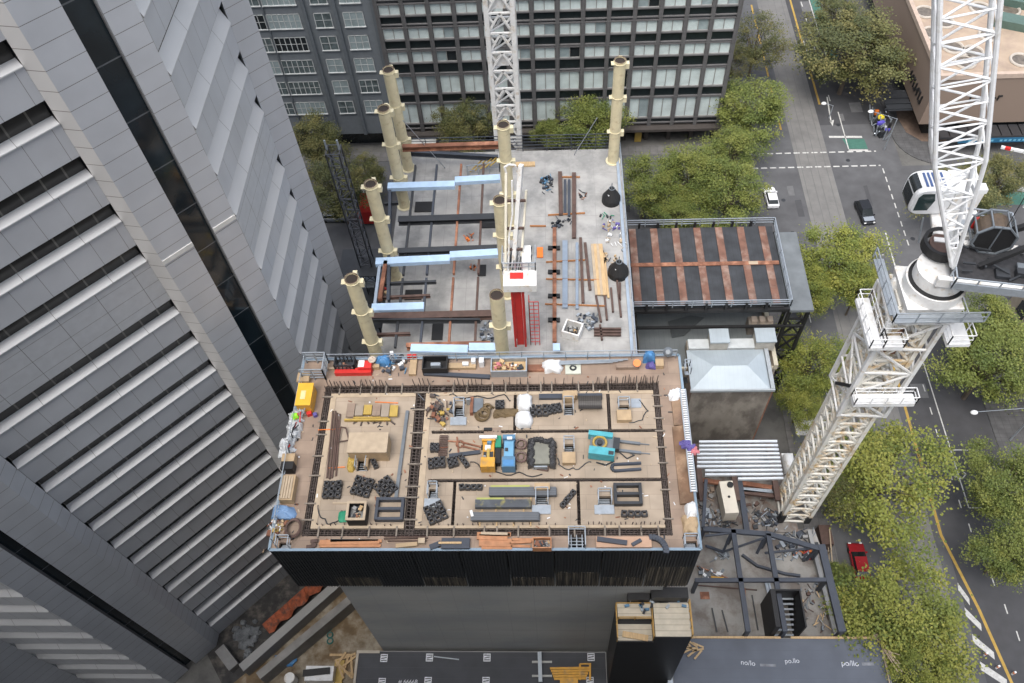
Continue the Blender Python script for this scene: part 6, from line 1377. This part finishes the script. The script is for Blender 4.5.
yheap('dark pipes and fittings below the white generator', 716, 520, 1.5, 1.3, [slate, dark, galv], 60, 'scrap_heap'); yheap('small red and orange pieces under the right end of the frame', 806, 555, .7, .5, [red, orange, galv], 16, 'scrap_heap'); yheap('grey pallet load under the left frame triangle', 721, 556, .8, .4, [grey, galv], 14, 'pallet_load'); yheap('tool trolley with white bags on the left of the steel yard', 712, 574, 1.4, .5, [whitep, dark, grey], 26, 'tool_trolley'); 
b = MB(); b.beam(A(711, 577.5, YZ + .2), A(724, 578.5, YZ + .2), .25); solo(b, 'level_staff', yellow, 'yellow bar lying by the tool trolley', 'bar')
yheap('brown scrap beside the girders and the generator', 755, 510, 1.2, 1.6, [concrete, rust2, grey], 26, 'scrap_heap', z=7.62); yheap('rusty offcuts and boards left of the generator', 708, 500, 1.0, 1.6, [rust2, plyp, concrete], 18, 'scrap_heap', z=7.62); yheap('dark pipes lying between yard and crane base', 765, 520, 1.5, 1.0, [dark, slate, galv], 50, 'scrap_heap', z=7.62)
sb = [((697, 566), (740, 583), rust), ((745, 588), (745, 610), rust), ((752, 595), (758, 630), dark), ((695, 585), (757, 590), rust2), ((712, 608), (717, 632), dark), ((722, 610), (728, 632), dark)]
for k, (p, q, m) in enumerate(sb): b = MB(); b.beam(A(*p, YZ), A(*q, YZ), .12); solo(b, 'steel_bar', m, ('long thin rusty bar crossing the left of the yard slab', 'short rusty bar standing beside the black shaft', 'dark bar just left of the black shaft', 'thin brown bar just below the cross beam of the yard frame', 'dark bar at the left of the yard beside the slate roof', 'dark bar second from the left beside the slate roof')[k], 'steel bar')
b = MB(); b.beam(A(766, 583, YZ), A(770, 600, YZ), .3); b.beam(A(769, 583, YZ + .1), A(773, 600, YZ + .1), .2); solo(b, 'pale_pipes', galv, 'pale pipe pair lying left of the black shaft', 'pipe')
b = MB(); b.obox(A(705, 595, YZ).x, A(705, 595, YZ).y, YZ - .19, 1.0, .8, .05); solo(b, 'steel_plate', rust, 'square rusty plate on the grey yard slab', 'plate')
b = MB(); p = A(822, 536, 1); b.box(p.x - .5, p.y - 1.4, 0, p.x + .9, p.y + 1.0, 2.0); solo(b, 'timber_hoarding', rust2, 'brown timber hoarding beside the crane foot', 'hoarding')
b = MB(); p0_, p1_ = A(829, 530, 2), A(838, 640, 2); rail(b, [(p0_.x, p0_.y, 0), (p1_.x, p1_.y, 0)], 2.2, .06, 2.4, (.5,)); solo(b, 'site_fence', plypale, 'pale timber rail fence between the yard and the footpath', 'fence')

# ================================================================ FRONT ROOFS
FR = thing('podium_building', 'dark flat podium roof with sprayed white square marks in front of the core', 'building', (-8, 18, 0)); PZ_ = 8.0
x0, y1_ = A(357, 651, PZ_).x, A(450, 651, PZ_).y
b = MB(); b.box(x0, 10, 0, 5.2, y1_, PZ_ - .05); b.build('wall', concrete, FR); b = MB(); b.box(x0 + .1, 10.1, PZ_ - .049, 5.1, y1_ - .1, PZ_ + .02); b.build('roof', roofd, FR, origin=(x0, 10, PZ_))
b = MB(); b.box(x0, y1_ - .28, PZ_ + .02, -18.8, y1_ - .0, PZ_ + .15); b.box(x0, 10, PZ_ + .02, x0 + .25, y1_ - .285, PZ_ + .15); b.build('upstand', mat('pale_upstand', (.4, .36, .3), .8), FR)
def text(s, p, size, m, parent, rot=0, name='sprayed_mark'):
    cu = bpy.data.curves.new(name, 'FONT'); cu.body = s; cu.size = size; cu.align_x = 'CENTER'; cu.align_y = 'CENTER'
    o = bpy.data.objects.new(name, cu); C.objects.link(o); dg = bpy.context.evaluated_depsgraph_get(); me = bpy.data.meshes.new_from_object(o.evaluated_get(dg)); bpy.data.objects.remove(o)
    me.materials.clear(); me.materials.append(m); o = bpy.data.objects.new(name, me); C.objects.link(o); o.parent = parent; o.matrix_parent_inverse = Matrix.Translation(-wloc(parent)); o.location = p; o.rotation_euler = (0, 0, rot); return o
spray = mat('spray_paint', (.62, .64, .68), .8, var=.3, scale=4); sq = mat('spray_square', (.3, .31, .34), .8, var=.5, scale=5)
for px, py in ((384, 658), (429.5, 657.5), (487, 657.5), (591, 657), (382, 682), (428, 681), (486, 681), (590, 681)):
    p = A(px, py, PZ_ + .025); b = MB(); b.obox(p.x, p.y, PZ_ + .021, .75, .8, .004)
    for k in range(3): b.cur = 1; b.obox(p.x, p.y - .24 + k * .24, PZ_ + .026, .6, .09, .003, .2 * (k % 2))
    b.build('sprayed_square', [spray, dark], FR)
text('# 66668', A(408, 682, PZ_ + .03), .6, spray, FR)
b = MB(); b.beam(A(434, 656.5, PZ_ + .1), A(459, 659.5, PZ_ + .1), .1, .06); solo(b, 'pale_stick', galv, 'thin pale stick lying on the dark podium roof', 'stick')
t = thing('prop_frame', 'grey steel prop lying across bearers on the dark podium roof', 'prop', A(541, 665, PZ_)); b = MB(); b.beam(A(539.5, 652, PZ_ + .5), A(540.5, 682, PZ_ + .5), .4, .25); b.build('prop', galv, t); b = MB(); b.beam(A(532, 662, PZ_ + .15), A(552, 662, PZ_ + .15), .2, .2); b.beam(A(532, 676, PZ_ + .15), A(552, 676, PZ_ + .15), .2, .2); b.build('bearer', mat('pale_bearer', (.4, .4, .38), .7), t)
t = thing('yellow_lift_frame', 'orange yellow steel frame lying on the dark podium roof', 'steel frame', A(570, 673, PZ_)); b = MB()
for k in range(5): b.beam(A(550 + k, 668.5 + k * 2.6, PZ_ + .25), A(590 - k, 668 + k * 2.6, PZ_ + .25), .22, .2)
b.beam(A(580, 664, PZ_ + .3), A(591, 664, PZ_ + .3), .15); b.beam(A(580, 664, PZ_ + .3), A(580, 680, PZ_ + .3), .2); b.beam(A(590, 664, PZ_ + .3), A(590, 680, PZ_ + .3), .2); b.beam(A(560, 681, PZ_ + .3), A(578, 681, PZ_ + .3), .6, .2); b.build('bars', yellow, t)
# slate roof on the right
SR = thing('slate_roof_building', 'low building with slate blue membrane roof and pale edge boards', 'building', (22, 17, 0)); RZ2 = 9.5
x0, x1 = A(673, 683, RZ2).x, A(880, 634, RZ2).x; y1_ = A(780, 638, RZ2).y
b = MB(); b.prism([(x0, 8), (x1 + .4, 8), (x1, y1_), (x0, y1_)], 0, RZ2); b.build('wall', concrete, SR); b = MB(); b.prism([(x0 + .1, 8.1), (x1 + .3, 8.1), (x1 - .1, y1_ - .1), (x0 + .1, y1_ - .1)], RZ2 + .001, RZ2 + .08); b.build('roof', roofs, SR)
b = MB(); b.box(x0 + 1.5, y1_ - .1, RZ2 + .09, A(780, 636, RZ2).x, y1_ + .12, RZ2 + .2); b.box(A(790, 636, RZ2).x, y1_ - .1, RZ2 + .09, x1, y1_ + .12, RZ2 + .2); b.build('edge_boards', timber, SR)
b = MB()
for k in range(9): p = A(686 + (k % 3) * 6, 642 + k * 1.6, RZ2 + .1); b.obox(p.x, p.y, RZ2 + .1, 1.2, .18, .1, (k - 4) * .2)
b.build('loose_boards', timber, SR)
b = MB()
for k in range(4): b.beam(A(872, 634, RZ2 + .2) + Vector((k * .15, 0, .1)), A(896 + k * 2, 664 + 8 * (k % 2), RZ2 + 1), .09)
for k in range(3): b.beam(A(884 + k * 3, 650 + k * 8, RZ2 + .4), A(900, 655 + k * 9, RZ2 + 1.0), .07)
b.beam(A(880, 638, RZ2 + .3), A(893, 700, RZ2 + .3), .12); b.build('scaffold_tubes', plypale, SR)
for s_, px, py, r_, z_ in (('no/lo', 748, 663, -.1, .7), ('po.llo', 792, 661, .04, .66), ('po/llo', 850, 663.5, -.03, .76)): text(s_, A(px, py, RZ2 + .09), z_, spray, SR, r_)
b = MB(); b.beam(A(760, 665, RZ2 + .085), A(776, 665.5, RZ2 + .085), .25, .01); b.beam(A(862, 664, RZ2 + .085), A(874, 664, RZ2 + .085), .3, .01); b.build('roof_scuff', mat('scuff', (.2, .21, .23), .8, var=.4), SR)

# hoist tower in front of the core
HT = thing('hoist_tower', 'black screened hoist shaft with orange framed landing platforms in front of the core', 'hoist', (9.5, 22, 0)); hz = 26.0
ax0, ax1, ax2 = A(617, 620, hz).x, A(653, 620, hz).x, A(690, 620, hz).x; ay0, ay1 = A(650, 637, hz).y, A(650, 603, hz).y
b = MB(); b.box(ax0, ay0, 0, ax2, ay1, hz - 1.6); b.box(ax1 + .1, ay0, hz - 1.6, ax2, ay1, hz - .1); b.box(ax1 - .1, ay1 + .1, hz, ax2 - .1, ay1 + 1.0, hz + 1.2); b.box(ax0 + 1, ay1 + .1, hz - .5, ax1 - .2, ay1 + .7, hz + .6); b.build('screen', mat('hoist_screen', (.012, .012, .013), .5, var=.3), HT)
b = MB(); b.box(ax1 + .12, ay0 + .05, hz - .099, ax2 - .02, ay1, hz); b.box(ax0 + .1, ay1 - 1.3, hz - .3, ax1 - .1, ay1, hz - .2); b.box(ax0 + .1, ay0 + .1, hz - 1.59, ax1, ay1 - 1.4, hz - 1.5); b.build('landing', mat('landing_pale', (.5, .45, .36), .8, var=.15, joints=[(1, .5, .03)]), HT)
b = MB(); rail(b, [(ax0, ay0, hz - 1.5), (ax0, ay1, hz - 1.5), (ax1, ay1, hz - 1.5), (ax1, ay0 + .1, hz - 1.5)], 1.5, .035, 1.2, (.5,)); rail(b, [(ax0 + .1, ay1 - 1.35, hz - .3), (ax1 - .1, ay1 - 1.35, hz - .3)], .8, .035, 1.2); rail(b, [(ax2, ay0, hz - .1), (ax2, ay1, hz - .1)], 1.1, .04, .8); b.build('orange_frame', mat('mustard', (.42, .25, .07), .6, var=.25), HT)
b = MB(); b.beam((ax0 + .5, ay0 + .6, hz - 1.3), (ax1 - .4, ay0 + .2, hz - 1.2), .5, .15); b.build('board', timber, HT)
b = MB(); rr = random.Random(61)
for k in range(14): b.cur = k % 3; b.obox(rr.uniform(ax0 + .3, ax2 - .3), rr.uniform(ay1 - .8, ay1 + .7), hz + .01, .4, .2, .25, rr.random() * 3)
b.build('tools', [galv, mblue, dark], HT)
b = MB(); b.box(A(667, 670, 10).x, 16, 8.0, A(672, 670, 10).x, A(670, 663, 10).y, 9.9); solo(b, 'upright_board', galv, 'pale upright panel between the hoist shaft and slate roof', 'panel')

# ================================================================ TREES
rng = np.random.default_rng(5)
def leafmat(name, c1, c2, c3):
    m = bpy.data.materials.new(name); m.use_nodes = True; n = m.node_tree.nodes; l = m.node_tree.links; bs = n['Principled BSDF']; bs.inputs['Roughness'].default_value = .65
    at = n.new('ShaderNodeAttribute'); at.attribute_name = 'tint'; r = n.new('ShaderNodeValToRGB'); r.color_ramp.elements[0].color = (*c1, 1); r.color_ramp.elements[1].color = (*c3, 1)
    e = r.color_ramp.elements.new(.5); e.color = (*c2, 1); l.new(at.outputs['Fac'], r.inputs[0]); l.new(r.outputs[0], bs.inputs['Base Color'])
    bs.inputs['Subsurface Weight'].default_value = 0.0
    try: bs.inputs['Transmission Weight'].default_value = 0
    except Exception: pass
    return m
lf = [leafmat('leaf_green', (.05, .08, .014), (.12, .15, .027), (.2, .21, .045)), leafmat('leaf_yellowgreen', (.065, .1, .016), (.165, .19, .028), (.28, .27, .05)), leafmat('leaf_olive', (.04, .055, .018), (.1, .105, .03), (.18, .155, .05))]
bark = mat('bark', (.13, .105, .08), .9, var=.3, scale=2)
def crown_mesh(seed, nclump=75, per=95, leaf=.22, sparse=1.0, kind=0):
    g = np.random.default_rng(seed); cl_ = []
    while len(cl_) < nclump:
        p = g.normal(size=3); p /= np.linalg.norm(p); r = g.uniform(.35, 1.0) ** .5
        p = p * r; 
        if p[2] < -.75: continue
        az = math.atan2(p[1], p[0]); k = 1 + .27 * math.sin(3 * az + seed) + .16 * math.sin(5 * az + 2 * seed); p[0] *= k; p[1] *= k
        cl_.append(p)
    V = []; tint = []
    for p in cl_:
        m = int(per * g.uniform(.5, 1.4) * sparse); cs = g.uniform(.1, .22); ct = g.uniform(-.34, .34)
        q = g.normal(size=(m, 3)) * np.array([cs, cs, cs * .55]) * .75 + p
        q = q * np.array([6., 6., 4.0])
        nrm = g.normal(size=(m, 3)) * .6 + np.array([0, 0, 1.4]); nrm /= np.linalg.norm(nrm, axis=1)[:, None]
        a = np.cross(nrm, g.normal(size=(m, 3))); a /= np.linalg.norm(a, axis=1)[:, None]; bb = np.cross(nrm, a)
        s = leaf * g.uniform(.45, 1.5, size=(m, 1)); a *= s * .5; bb *= s * .36
        V.append(np.stack([q - a, q - bb, q + a, q + bb], 1).reshape(-1, 3)); tint.append(np.repeat(np.clip(.5 + ct + g.normal(size=m) * .09, 0, 1), 4))
    V = np.concatenate(V); tint = np.concatenate(tint).astype(np.float32); nf = len(V) // 4
    me = bpy.data.meshes.new('crown'); me.vertices.add(len(V)); me.vertices.foreach_set('co', V.astype(np.float32).ravel()); me.loops.add(nf * 4); me.loops.foreach_set('vertex_index', np.arange(nf * 4, dtype=np.int32))
    me.polygons.add(nf); me.polygons.foreach_set('loop_start', np.arange(0, nf * 4, 4, dtype=np.int32)); me.polygons.foreach_set('loop_total', np.full(nf, 4, dtype=np.int32)); me.update(calc_edges=True)
    at = me.attributes.new('tint', 'FLOAT', 'POINT'); at.data.foreach_set('value', tint); me.materials.append(lf[kind]); return me, cl_
VAR = {}
def variant(i, kind, sparse):
    key = (i, kind, sparse)
    if key in VAR: return VAR[key]
    me, cl_ = crown_mesh(11 + i * 7 + kind, 100, 210, .25, sparse, kind)
    b = MB(); b.tube((0, 0, 0), (0, .1, 3.6), .32, 8, .24); rr = random.Random(i)
    for k in range(0, len(cl_), 3):
        p = Vector(cl_[k]); q = Vector((p.x * 6 * .85, p.y * 6 * .85, 8.2 + p.z * 4 * .9)); s_ = Vector((0, .1, 3.0 + rr.random() * 1.5)); mid = s_.lerp(q, .5) + Vector((0, 0, .5)); b.tube(s_, mid, .13, 5, .08, False); b.tube(mid, q, .08, 4, .02, False)
    tm = b.build('trunk', bark); tme = tm.data; bpy.data.objects.remove(tm)
    # trunk mesh was recentred on its bounds: undo
    xs_ = [v[0] for v in b.v]; ys_ = [v[1] for v in b.v]; zs_ = [v[2] for v in b.v]; off = Vector(((min(xs_) + max(xs_)) / 2, (min(ys_) + max(ys_)) / 2, min(zs_)))
    tme.transform(Matrix.Translation(off)); VAR[key] = (me, tme); return VAR[key]
def tree(px, py, rpx, label, kind=0, zc=8.0, sparse=1.0, var_=None, sx=1, sy=1):
    c = A(px, py, zc); depth = (Ma @ (np.array(c) - np.array([0, 0, H])))[2]; r = rpx * depth / FP
    me, tme = variant(var_ if var_ is not None else (int(px) % 4), kind, sparse)
    t = thing('street_tree', label, 'tree', (c.x, c.y, 0), 'plane trees along the streets')
    s = r / 6.6; sz = zc / 8.2
    for nm, d in (('crown', me), ('trunk', tme)):
        o = bpy.data.objects.new(nm, d); C.objects.link(o); o.parent = t
        o.scale = (s * sx, s * sy, sz * (.6 + .4 * s / sz) if nm == 'crown' else sz)
        if nm == 'crown': o.location = (0, 0, zc)
        else: o.scale = (s, s, sz)
    t.rotation_euler = (0, 0, (px * 7 + py) % 6.28)
    return t
tree(646, 182, 34, 'green tree touching the back right corner of the concrete deck', 0)
tree(693, 172, 36, 'round green tree between the deck corner and the junction trees', 0, 9)
tree(733, 150, 30, 'green tree filling the gap above the gantry tree row', 0, 8)
tree(730, 192, 40, 'green tree behind the gantry next to the white car', 0, 8)
tree(680, 212, 26, 'low green tree directly behind the gantry rails', 0, 6)
tree(750, 105, 42, 'green tree left of the crosswalk at the far junction', 0, 8)
tree(757, 40, 34, 'sparse olive tree overhanging the tram line at the top', 2, 8, .5)
tree(730, 60, 22, 'dark sparse tree beside the right edge of the dark block', 2, 7, .6)
tree(854, 50, 54, 'large olive tree on the far corner in front of the brown building', 2, 9)
tree(838, 22, 34, 'olive tree at the top edge beside the green bike lane', 2, 8)
tree(836, 258, 44, 'yellow green tree beside the gantry side deck', 1, 8)
tree(812, 288, 28, 'small yellow green tree against the gantry truss', 1, 7)
tree(860, 285, 24, 'small yellow green tree near the crane head on the tram street', 1, 7)
tree(812, 365, 40, 'yellow green tree between the hipped roof house and the crane mast', 1, 8)
tree(803, 400, 26, 'low leafy tree above the grass behind the crane mast', 1, 6)
tree(886, 476, 70, 'broad olive green tree right of the crane mast foot', 1, 8, .8)
tree(840, 490, 30, 'thin tree between the crane foot and the footpath', 2, 7, .6)
tree(904, 616, 68, 'broad green tree over the red car near the slate roof', 1, 8, .9)
tree(868, 628, 24, 'green tree beside the timber fence of the yard', 0, 7)
tree(915, 672, 42, 'green tree cut by the bottom edge beside the zebra stripes', 1, 8, .9)
tree(992, 362, 52, 'dense green tree at the right edge below the crane deck', 0, 9)
tree(985, 322, 34, 'green tree just below the crane walkway', 0, 9)
tree(1010, 484, 46, 'green tree at the right edge beside the street lamp', 0, 8)
tree(1016, 548, 42, 'dark green tree at the right edge above the lowest road dashes', 0, 8)
tree(960, 195, 40, 'olive tree half hidden behind the crane cab', 2, 8)
tree(1000, 178, 28, 'olive tree behind the crane boom near the white barrier poles', 2, 8)
tree(316, 140, 30, 'olive tree beside the office tower in front of the grey block', 2, 8)
tree(338, 188, 36, 'olive tree behind the dark lattice mast', 2, 8)
tree(365, 172, 20, 'small olive tree between lattice mast and deck columns', 2, 6)
tree(466, 126, 30, 'olive green tree left of the white lattice mast', 2, 8)
tree(588, 122, 34, 'olive green tree below the windows right of the white lattice mast', 0, 8)
tree(548, 133, 16, 'small shrubby tree at the awning behind the deck rails', 0, 5)
for px, py, s in ((836, 580, 10), (838, 600, 9), (833, 560, 9), (845, 625, 12)):
    pass
tree(838, 575, 16, 'bushy hedge tree beside the pale rail fence', 0, 4)

# ================================================================ VEHICLES
def car(px, py, label, body, rot, name='parked_car', L=4.4, W=1.8, Hh=1.5, van=False, roofm=None):
    p = A(px, py, .7); t = thing(name, label, 'car' if not van else 'van', (p.x, p.y, .03))
    t0 = Vector((p.x, p.y, .03))
    b = MB(); hl, hw = L / 2, W / 2
    prof_ = [(-hl, .35), (-hl, .85), (-hl + .15, .95), (-hl + .5, .97), (hl - 1.1, .93), (hl - .2, .75), (hl, .55), (hl, .35)] if not van else [(-hl, .35), (-hl, 1.1), (hl - .8, 1.1), (hl - .1, .9), (hl, .5), (hl, .35)]
    def ext(prof_, hw, ins=0, b=b):
        n = len(prof_); i = len(b.v); 
        for s in (-1, 1): b.v += [(t0.x + x, t0.y + s * (hw - (ins if z > 1.0 else 0)), t0.z + z) for x, z in prof_]
        for k in range(n): b.f.append((i + k, i + (k + 1) % n, i + n + (k + 1) % n, i + n + k)); b.m.append(0)
        b.f.append(tuple(range(i, i + n))[::-1]); b.f.append(tuple(range(i + n, i + 2 * n))); b.m += [0, 0]
    ext(prof_, hw)
    bo = b.build('body', body, t)
    b = MB(); ext([(-hl + .25, .9), (-hl + .75, Hh - .04), (hl - 2.0, Hh - .04), (hl - 1.15, .9)], hw - .08, .14, b); b.build('glasshouse', glassd, t)
    b = MB(); b.box(t0.x - hl + .7, t0.y - hw + .2, t0.z + Hh - .03, t0.x + hl - 2.0, t0.y + hw - .2, t0.z + Hh + .02); b.build('roof', roofm or body, t)
    for sx_ in (-1, 1):
        for sy_ in (-1, 1): b = MB(); b.tube((t0.x + sx_ * (hl - .85), t0.y + sy_ * (hw - .2), t0.z + .33), (t0.x + sx_ * (hl - .85), t0.y + sy_ * (hw + .01), t0.z + .33), .33, 14); b.build('wheel', rubber, t)
    for sy_ in (-1, 1): b = MB(); b.box(t0.x + hl - .12, t0.y + sy_ * (hw - .4), t0.z + .55, t0.x + hl + .01, t0.y + sy_ * (hw - .1), t0.z + .7); b.build('headlight', lampm, t)
    for sy_ in (-1, 1): b = MB(); b.box(t0.x + hl - 1.4, t0.y + sy_ * (hw + .09) - .09, t0.z + .9, t0.x + hl - 1.2, t0.y + sy_ * (hw + .09) + .09, t0.z + 1.05); b.build('mirror', body, t)
    t.rotation_euler = (0, 0, rot); return t
car(865, 212, 'black car with blue grey bonnet crossing the junction', matcarb, math.radians(-84), 'sport_utility_car', 4.6, 1.9, 1.7)
for o in bpy.data.objects:
    if o.name == 'sport_utility_car':
        b = MB(); p = o.location; b.box(p.x + 1.25, p.y - .8, .03 + .955, p.x + 2.1, p.y + .8, .03 + .985); c_ = b.build('bonnet', matcars, o)
car(771, 197, 'white hatchback beside the trees behind the gantry', matcar, math.radians(92), 'parked_car', 4.2, 1.75, 1.5)
car(859, 561, 'dark red parked car beneath the trees by the yard', matcarr, math.radians(90), 'parked_car', 4.5, 1.8, 1.5)
car(334, 216, 'silver car glimpsed behind the dark lattice mast', matcars, 0, 'parked_car', 4.5, 1.8, 1.45)
t = thing('delivery_truck', 'red truck with white cab behind the second cream column', 'truck', A(366, 208, 1)); p = A(368, 205, 1.5); b = MB(); b.box(p.x - 1.0, p.y - 3.2, .6, p.x + 1.3, p.y + 1.0, 3.2); b.build('cargo_box', red, t); b = MB(); b.box(p.x - 1.0, p.y + 1.1, .5, p.x + 1.3, p.y + 2.7, 2.6); b.build('cab', whitep, t)
for s in (-1, 1):
    for yy_ in (-2.2, 1.9): b = MB(); b.tube((p.x + .15 + s * 1.15, p.y + yy_, .45), (p.x + .15 + s * .9, p.y + yy_, .45), .45, 12); b.build('wheel', rubber, t)

# ================================================================ STREET FURNITURE
def lamp(px, py, bx, by, label, hz_=9, base_z=.13):
    hd = A(px, py, hz_); bs = A(bx, by, base_z); t = thing('street_lamp', label, 'street lamp', bs)
    b = MB(); b.tube(bs, Vector((bs.x, bs.y, hz_ - .3)), .1, 8, .07); b.tube(Vector((bs.x, bs.y, hz_ - .3)), hd, .035, 6); b.build('pole', galv, t)
    b = MB(); b.blob(hd - Vector((0, 0, .15)), .45, .3, .35, 3, rough=.0, p=1); b.build('lamp_head', lampm, t); return t
lamp(974.5, 412, 1010, 440, 'curved street lamp at the right kerb with white head')
lamp(871, 111, 884, 150, 'street lamp on the far corner pole', 7)
lamp(824, 103, 829, 118, 'small lamp at the end of the yellow line', 3, .03)
lamp(860, 375, 858, 392, 'thin lamp behind the tree by the crane mast', 6)
t = thing('traffic_signal', 'grey traffic signal pole on the far corner', 'traffic signal', A(881, 140, .13)); p = A(883, 140, .13); b = MB(); b.tube(p, p + Vector((0, 0, 4.5)), .09, 8); b.beam(p + Vector((0, 0, 4.2)), p + Vector((-.5, 2.0, 4.4)), .1); b.build('pole', galv, t); b = MB(); b.obox(p.x, p.y - .25, 3, .35, .3, 1.0); b.obox(p.x - .4, p.y + 1.2, 3.9, .35, .3, 1.0); b.build('signal_head', black, t)
t = thing('street_sculpture', 'tangled grey street sculpture with yellow and blue panels on the far corner', 'sculpture', A(878, 128, .13)); p = A(878, 128, .13); rr = random.Random(12); b = MB()
for k in range(26): q = p + Vector((rr.uniform(-1.1, 1.1), rr.uniform(-3.2, 2.2), rr.uniform(0, .4))); b.beam(q, q + Vector((rr.uniform(-.7, .7), rr.uniform(-1, 1), rr.uniform(.6, 2.6))), .16)
b.build('bars', galv, t); b = MB()
for k in range(8): q = p + Vector((rr.uniform(-1, 1), rr.uniform(-3, 2), .02)); b.obox(q.x, q.y, .14, .7, .6, rr.uniform(.6, 1.6), rr.random())
b.build('dark_blocks', dark, t)
b = MB(); b.blob(p + Vector((-.1, .2, 2.1)), .55, .45, .5, 2, rough=.1, p=.8); b.build('yellow_panel', mat('bright_yellow', (.75, .6, .03), .5), t); b = MB(); b.obox(p.x - .2, p.y - .7, 1.6, 1.2, .5, .5, .3); b.obox(p.x + 1.0, p.y - 1.2, .5, .9, .3, .5, .2); b.build('blue_panel', mat('bright_blue', (.12, .1, .55), .5), t)
b = MB(); b.obox(p.x + .4, p.y - 1.0, 1.2, .5, .7, .3, .5); b.build('white_panel', whitep, t); b = MB(); b.obox(p.x - .1, p.y + 2.4, 1.0, .6, .5, .8); b.build('orange_panel', orange, t)
for (p_, q_, lab) in (((1001, 147), (1026, 152), 'upper red and white barrier pole by the green lane'), ((1001, 185), (1026, 190), 'lower red and white barrier pole behind the crane deck')):
    t = thing('barrier_pole', lab, 'barrier', A(*p_, 3)); a_, c_ = A(*p_, 3.5), A(*q_, 3.5); c_ = a_ + (c_ - a_) * 1.3; m_ = a_.lerp(c_, .12); m2 = a_.lerp(c_, .3); b = MB(); b.beam(a_, m_, .4); b.beam(m2, c_, .4); b.beam(c_, Vector((c_.x, c_.y, .03)), .3); b.build('pole', whitep, t); b = MB(); b.beam(m_, m2, .42); b.build('red_band', red, t)
rr = random.Random(44)
for k, (px, py, lab) in enumerate(((984, 655, 'near'), (996, 668, 'mid'), (1012, 674, 'far'))):
    t = thing('traffic_bollard', ('small red and white bollard on the stripes left of its pair', 'small red and white bollard between the other two on the stripes', 'small red and white bollard closest to the yellow line')[k], 'bollard', A(px, py, .03), 'bollards on the striped zone'); p = A(px, py, .03)
    b = MB(); b.tube(p, p + Vector((0, 0, .9)), .12, 8); b.build('post', whitep, t); b = MB(); b.tube(p + Vector((0, 0, .45)), p + Vector((0, 0, .7)), .135, 8); b.build('red_band', orange, t)
print('scene built')

def split(o):
    me = o.data; nv = len(me.vertices); par = list(range(nv))
    def fd(a):
        while par[a] != a: par[a] = par[par[a]]; a = par[a]
        return a
    for p in me.polygons:
        v = p.vertices
        for k in v[1:]:
            ra, rb = fd(v[0]), fd(k)
            if ra != rb: par[ra] = rb
    gr = {}
    for p in me.polygons: gr.setdefault(fd(p.vertices[0]), []).append(p.index)
    if len(gr) < 2 or len(gr) > 90: return
    for faces in gr.values():
        ids = {}; F_ = []; mi = []
        for f in faces: F_.append([ids.setdefault(v, len(ids)) for v in me.polygons[f].vertices]); mi.append(me.polygons[f].material_index)
        m2 = bpy.data.meshes.new(me.name); m2.from_pydata([tuple(me.vertices[v].co) for v in ids], [], F_)
        for m in me.materials: m2.materials.append(m)
        m2.polygons.foreach_set('material_index', mi); n = o.copy(); n.data = m2; C.objects.link(n)
    bpy.data.objects.remove(o)
SPL = {'tie_frame', 'bearer', 'bearers', 'ledge', 'gusset_panel', 'rail_posts', 'letters', 'sign_letters', 'lower_columns', 'pilasters', 'chimney_pots', 'sheets', 'edge_boards', 'mast_feet', 'deck_beam', 'yellow_bracket', 'boards', 'climb_unit', 'loose_boards', 'rungs', 'stair_treads', 'steel_offcuts', 'landing', 'clamp', 'lid_slats', 'slats', 'form_edge', 'counterweight', 'box_side', 'upstand', 'roof_slats', 'boom_foot', 'tools', 'side_canopy', 'roof_scuff', 'grille', 'chimney_base', 'end_pipes', 'roof_vent'}
REN = {'rail_posts': 'rail_post', 'lower_columns': 'lower_column', 'letters': 'letter', 'sign_letters': 'sign_letter', 'pilasters': 'pilaster', 'sheets': 'sheet', 'bearers': 'bearer', 'boards': 'board', 'rungs': 'rung', 'slats': 'slat', 'edge_boards': 'edge_board', 'mast_feet': 'mast_foot', 'stair_treads': 'stair_tread', 'loose_boards': 'loose_board', 'chimney_pots': 'chimney_pot'}
for o in list(bpy.data.objects):
    bn = o.name.split('.')[0]
    if o.type == 'MESH' and o.parent is not None and bn in SPL and not o.children: split(o)
for o in list(bpy.data.objects):
    bn = o.name.split('.')[0]
    if bn in REN and o.parent is not None: o.name = REN[bn]
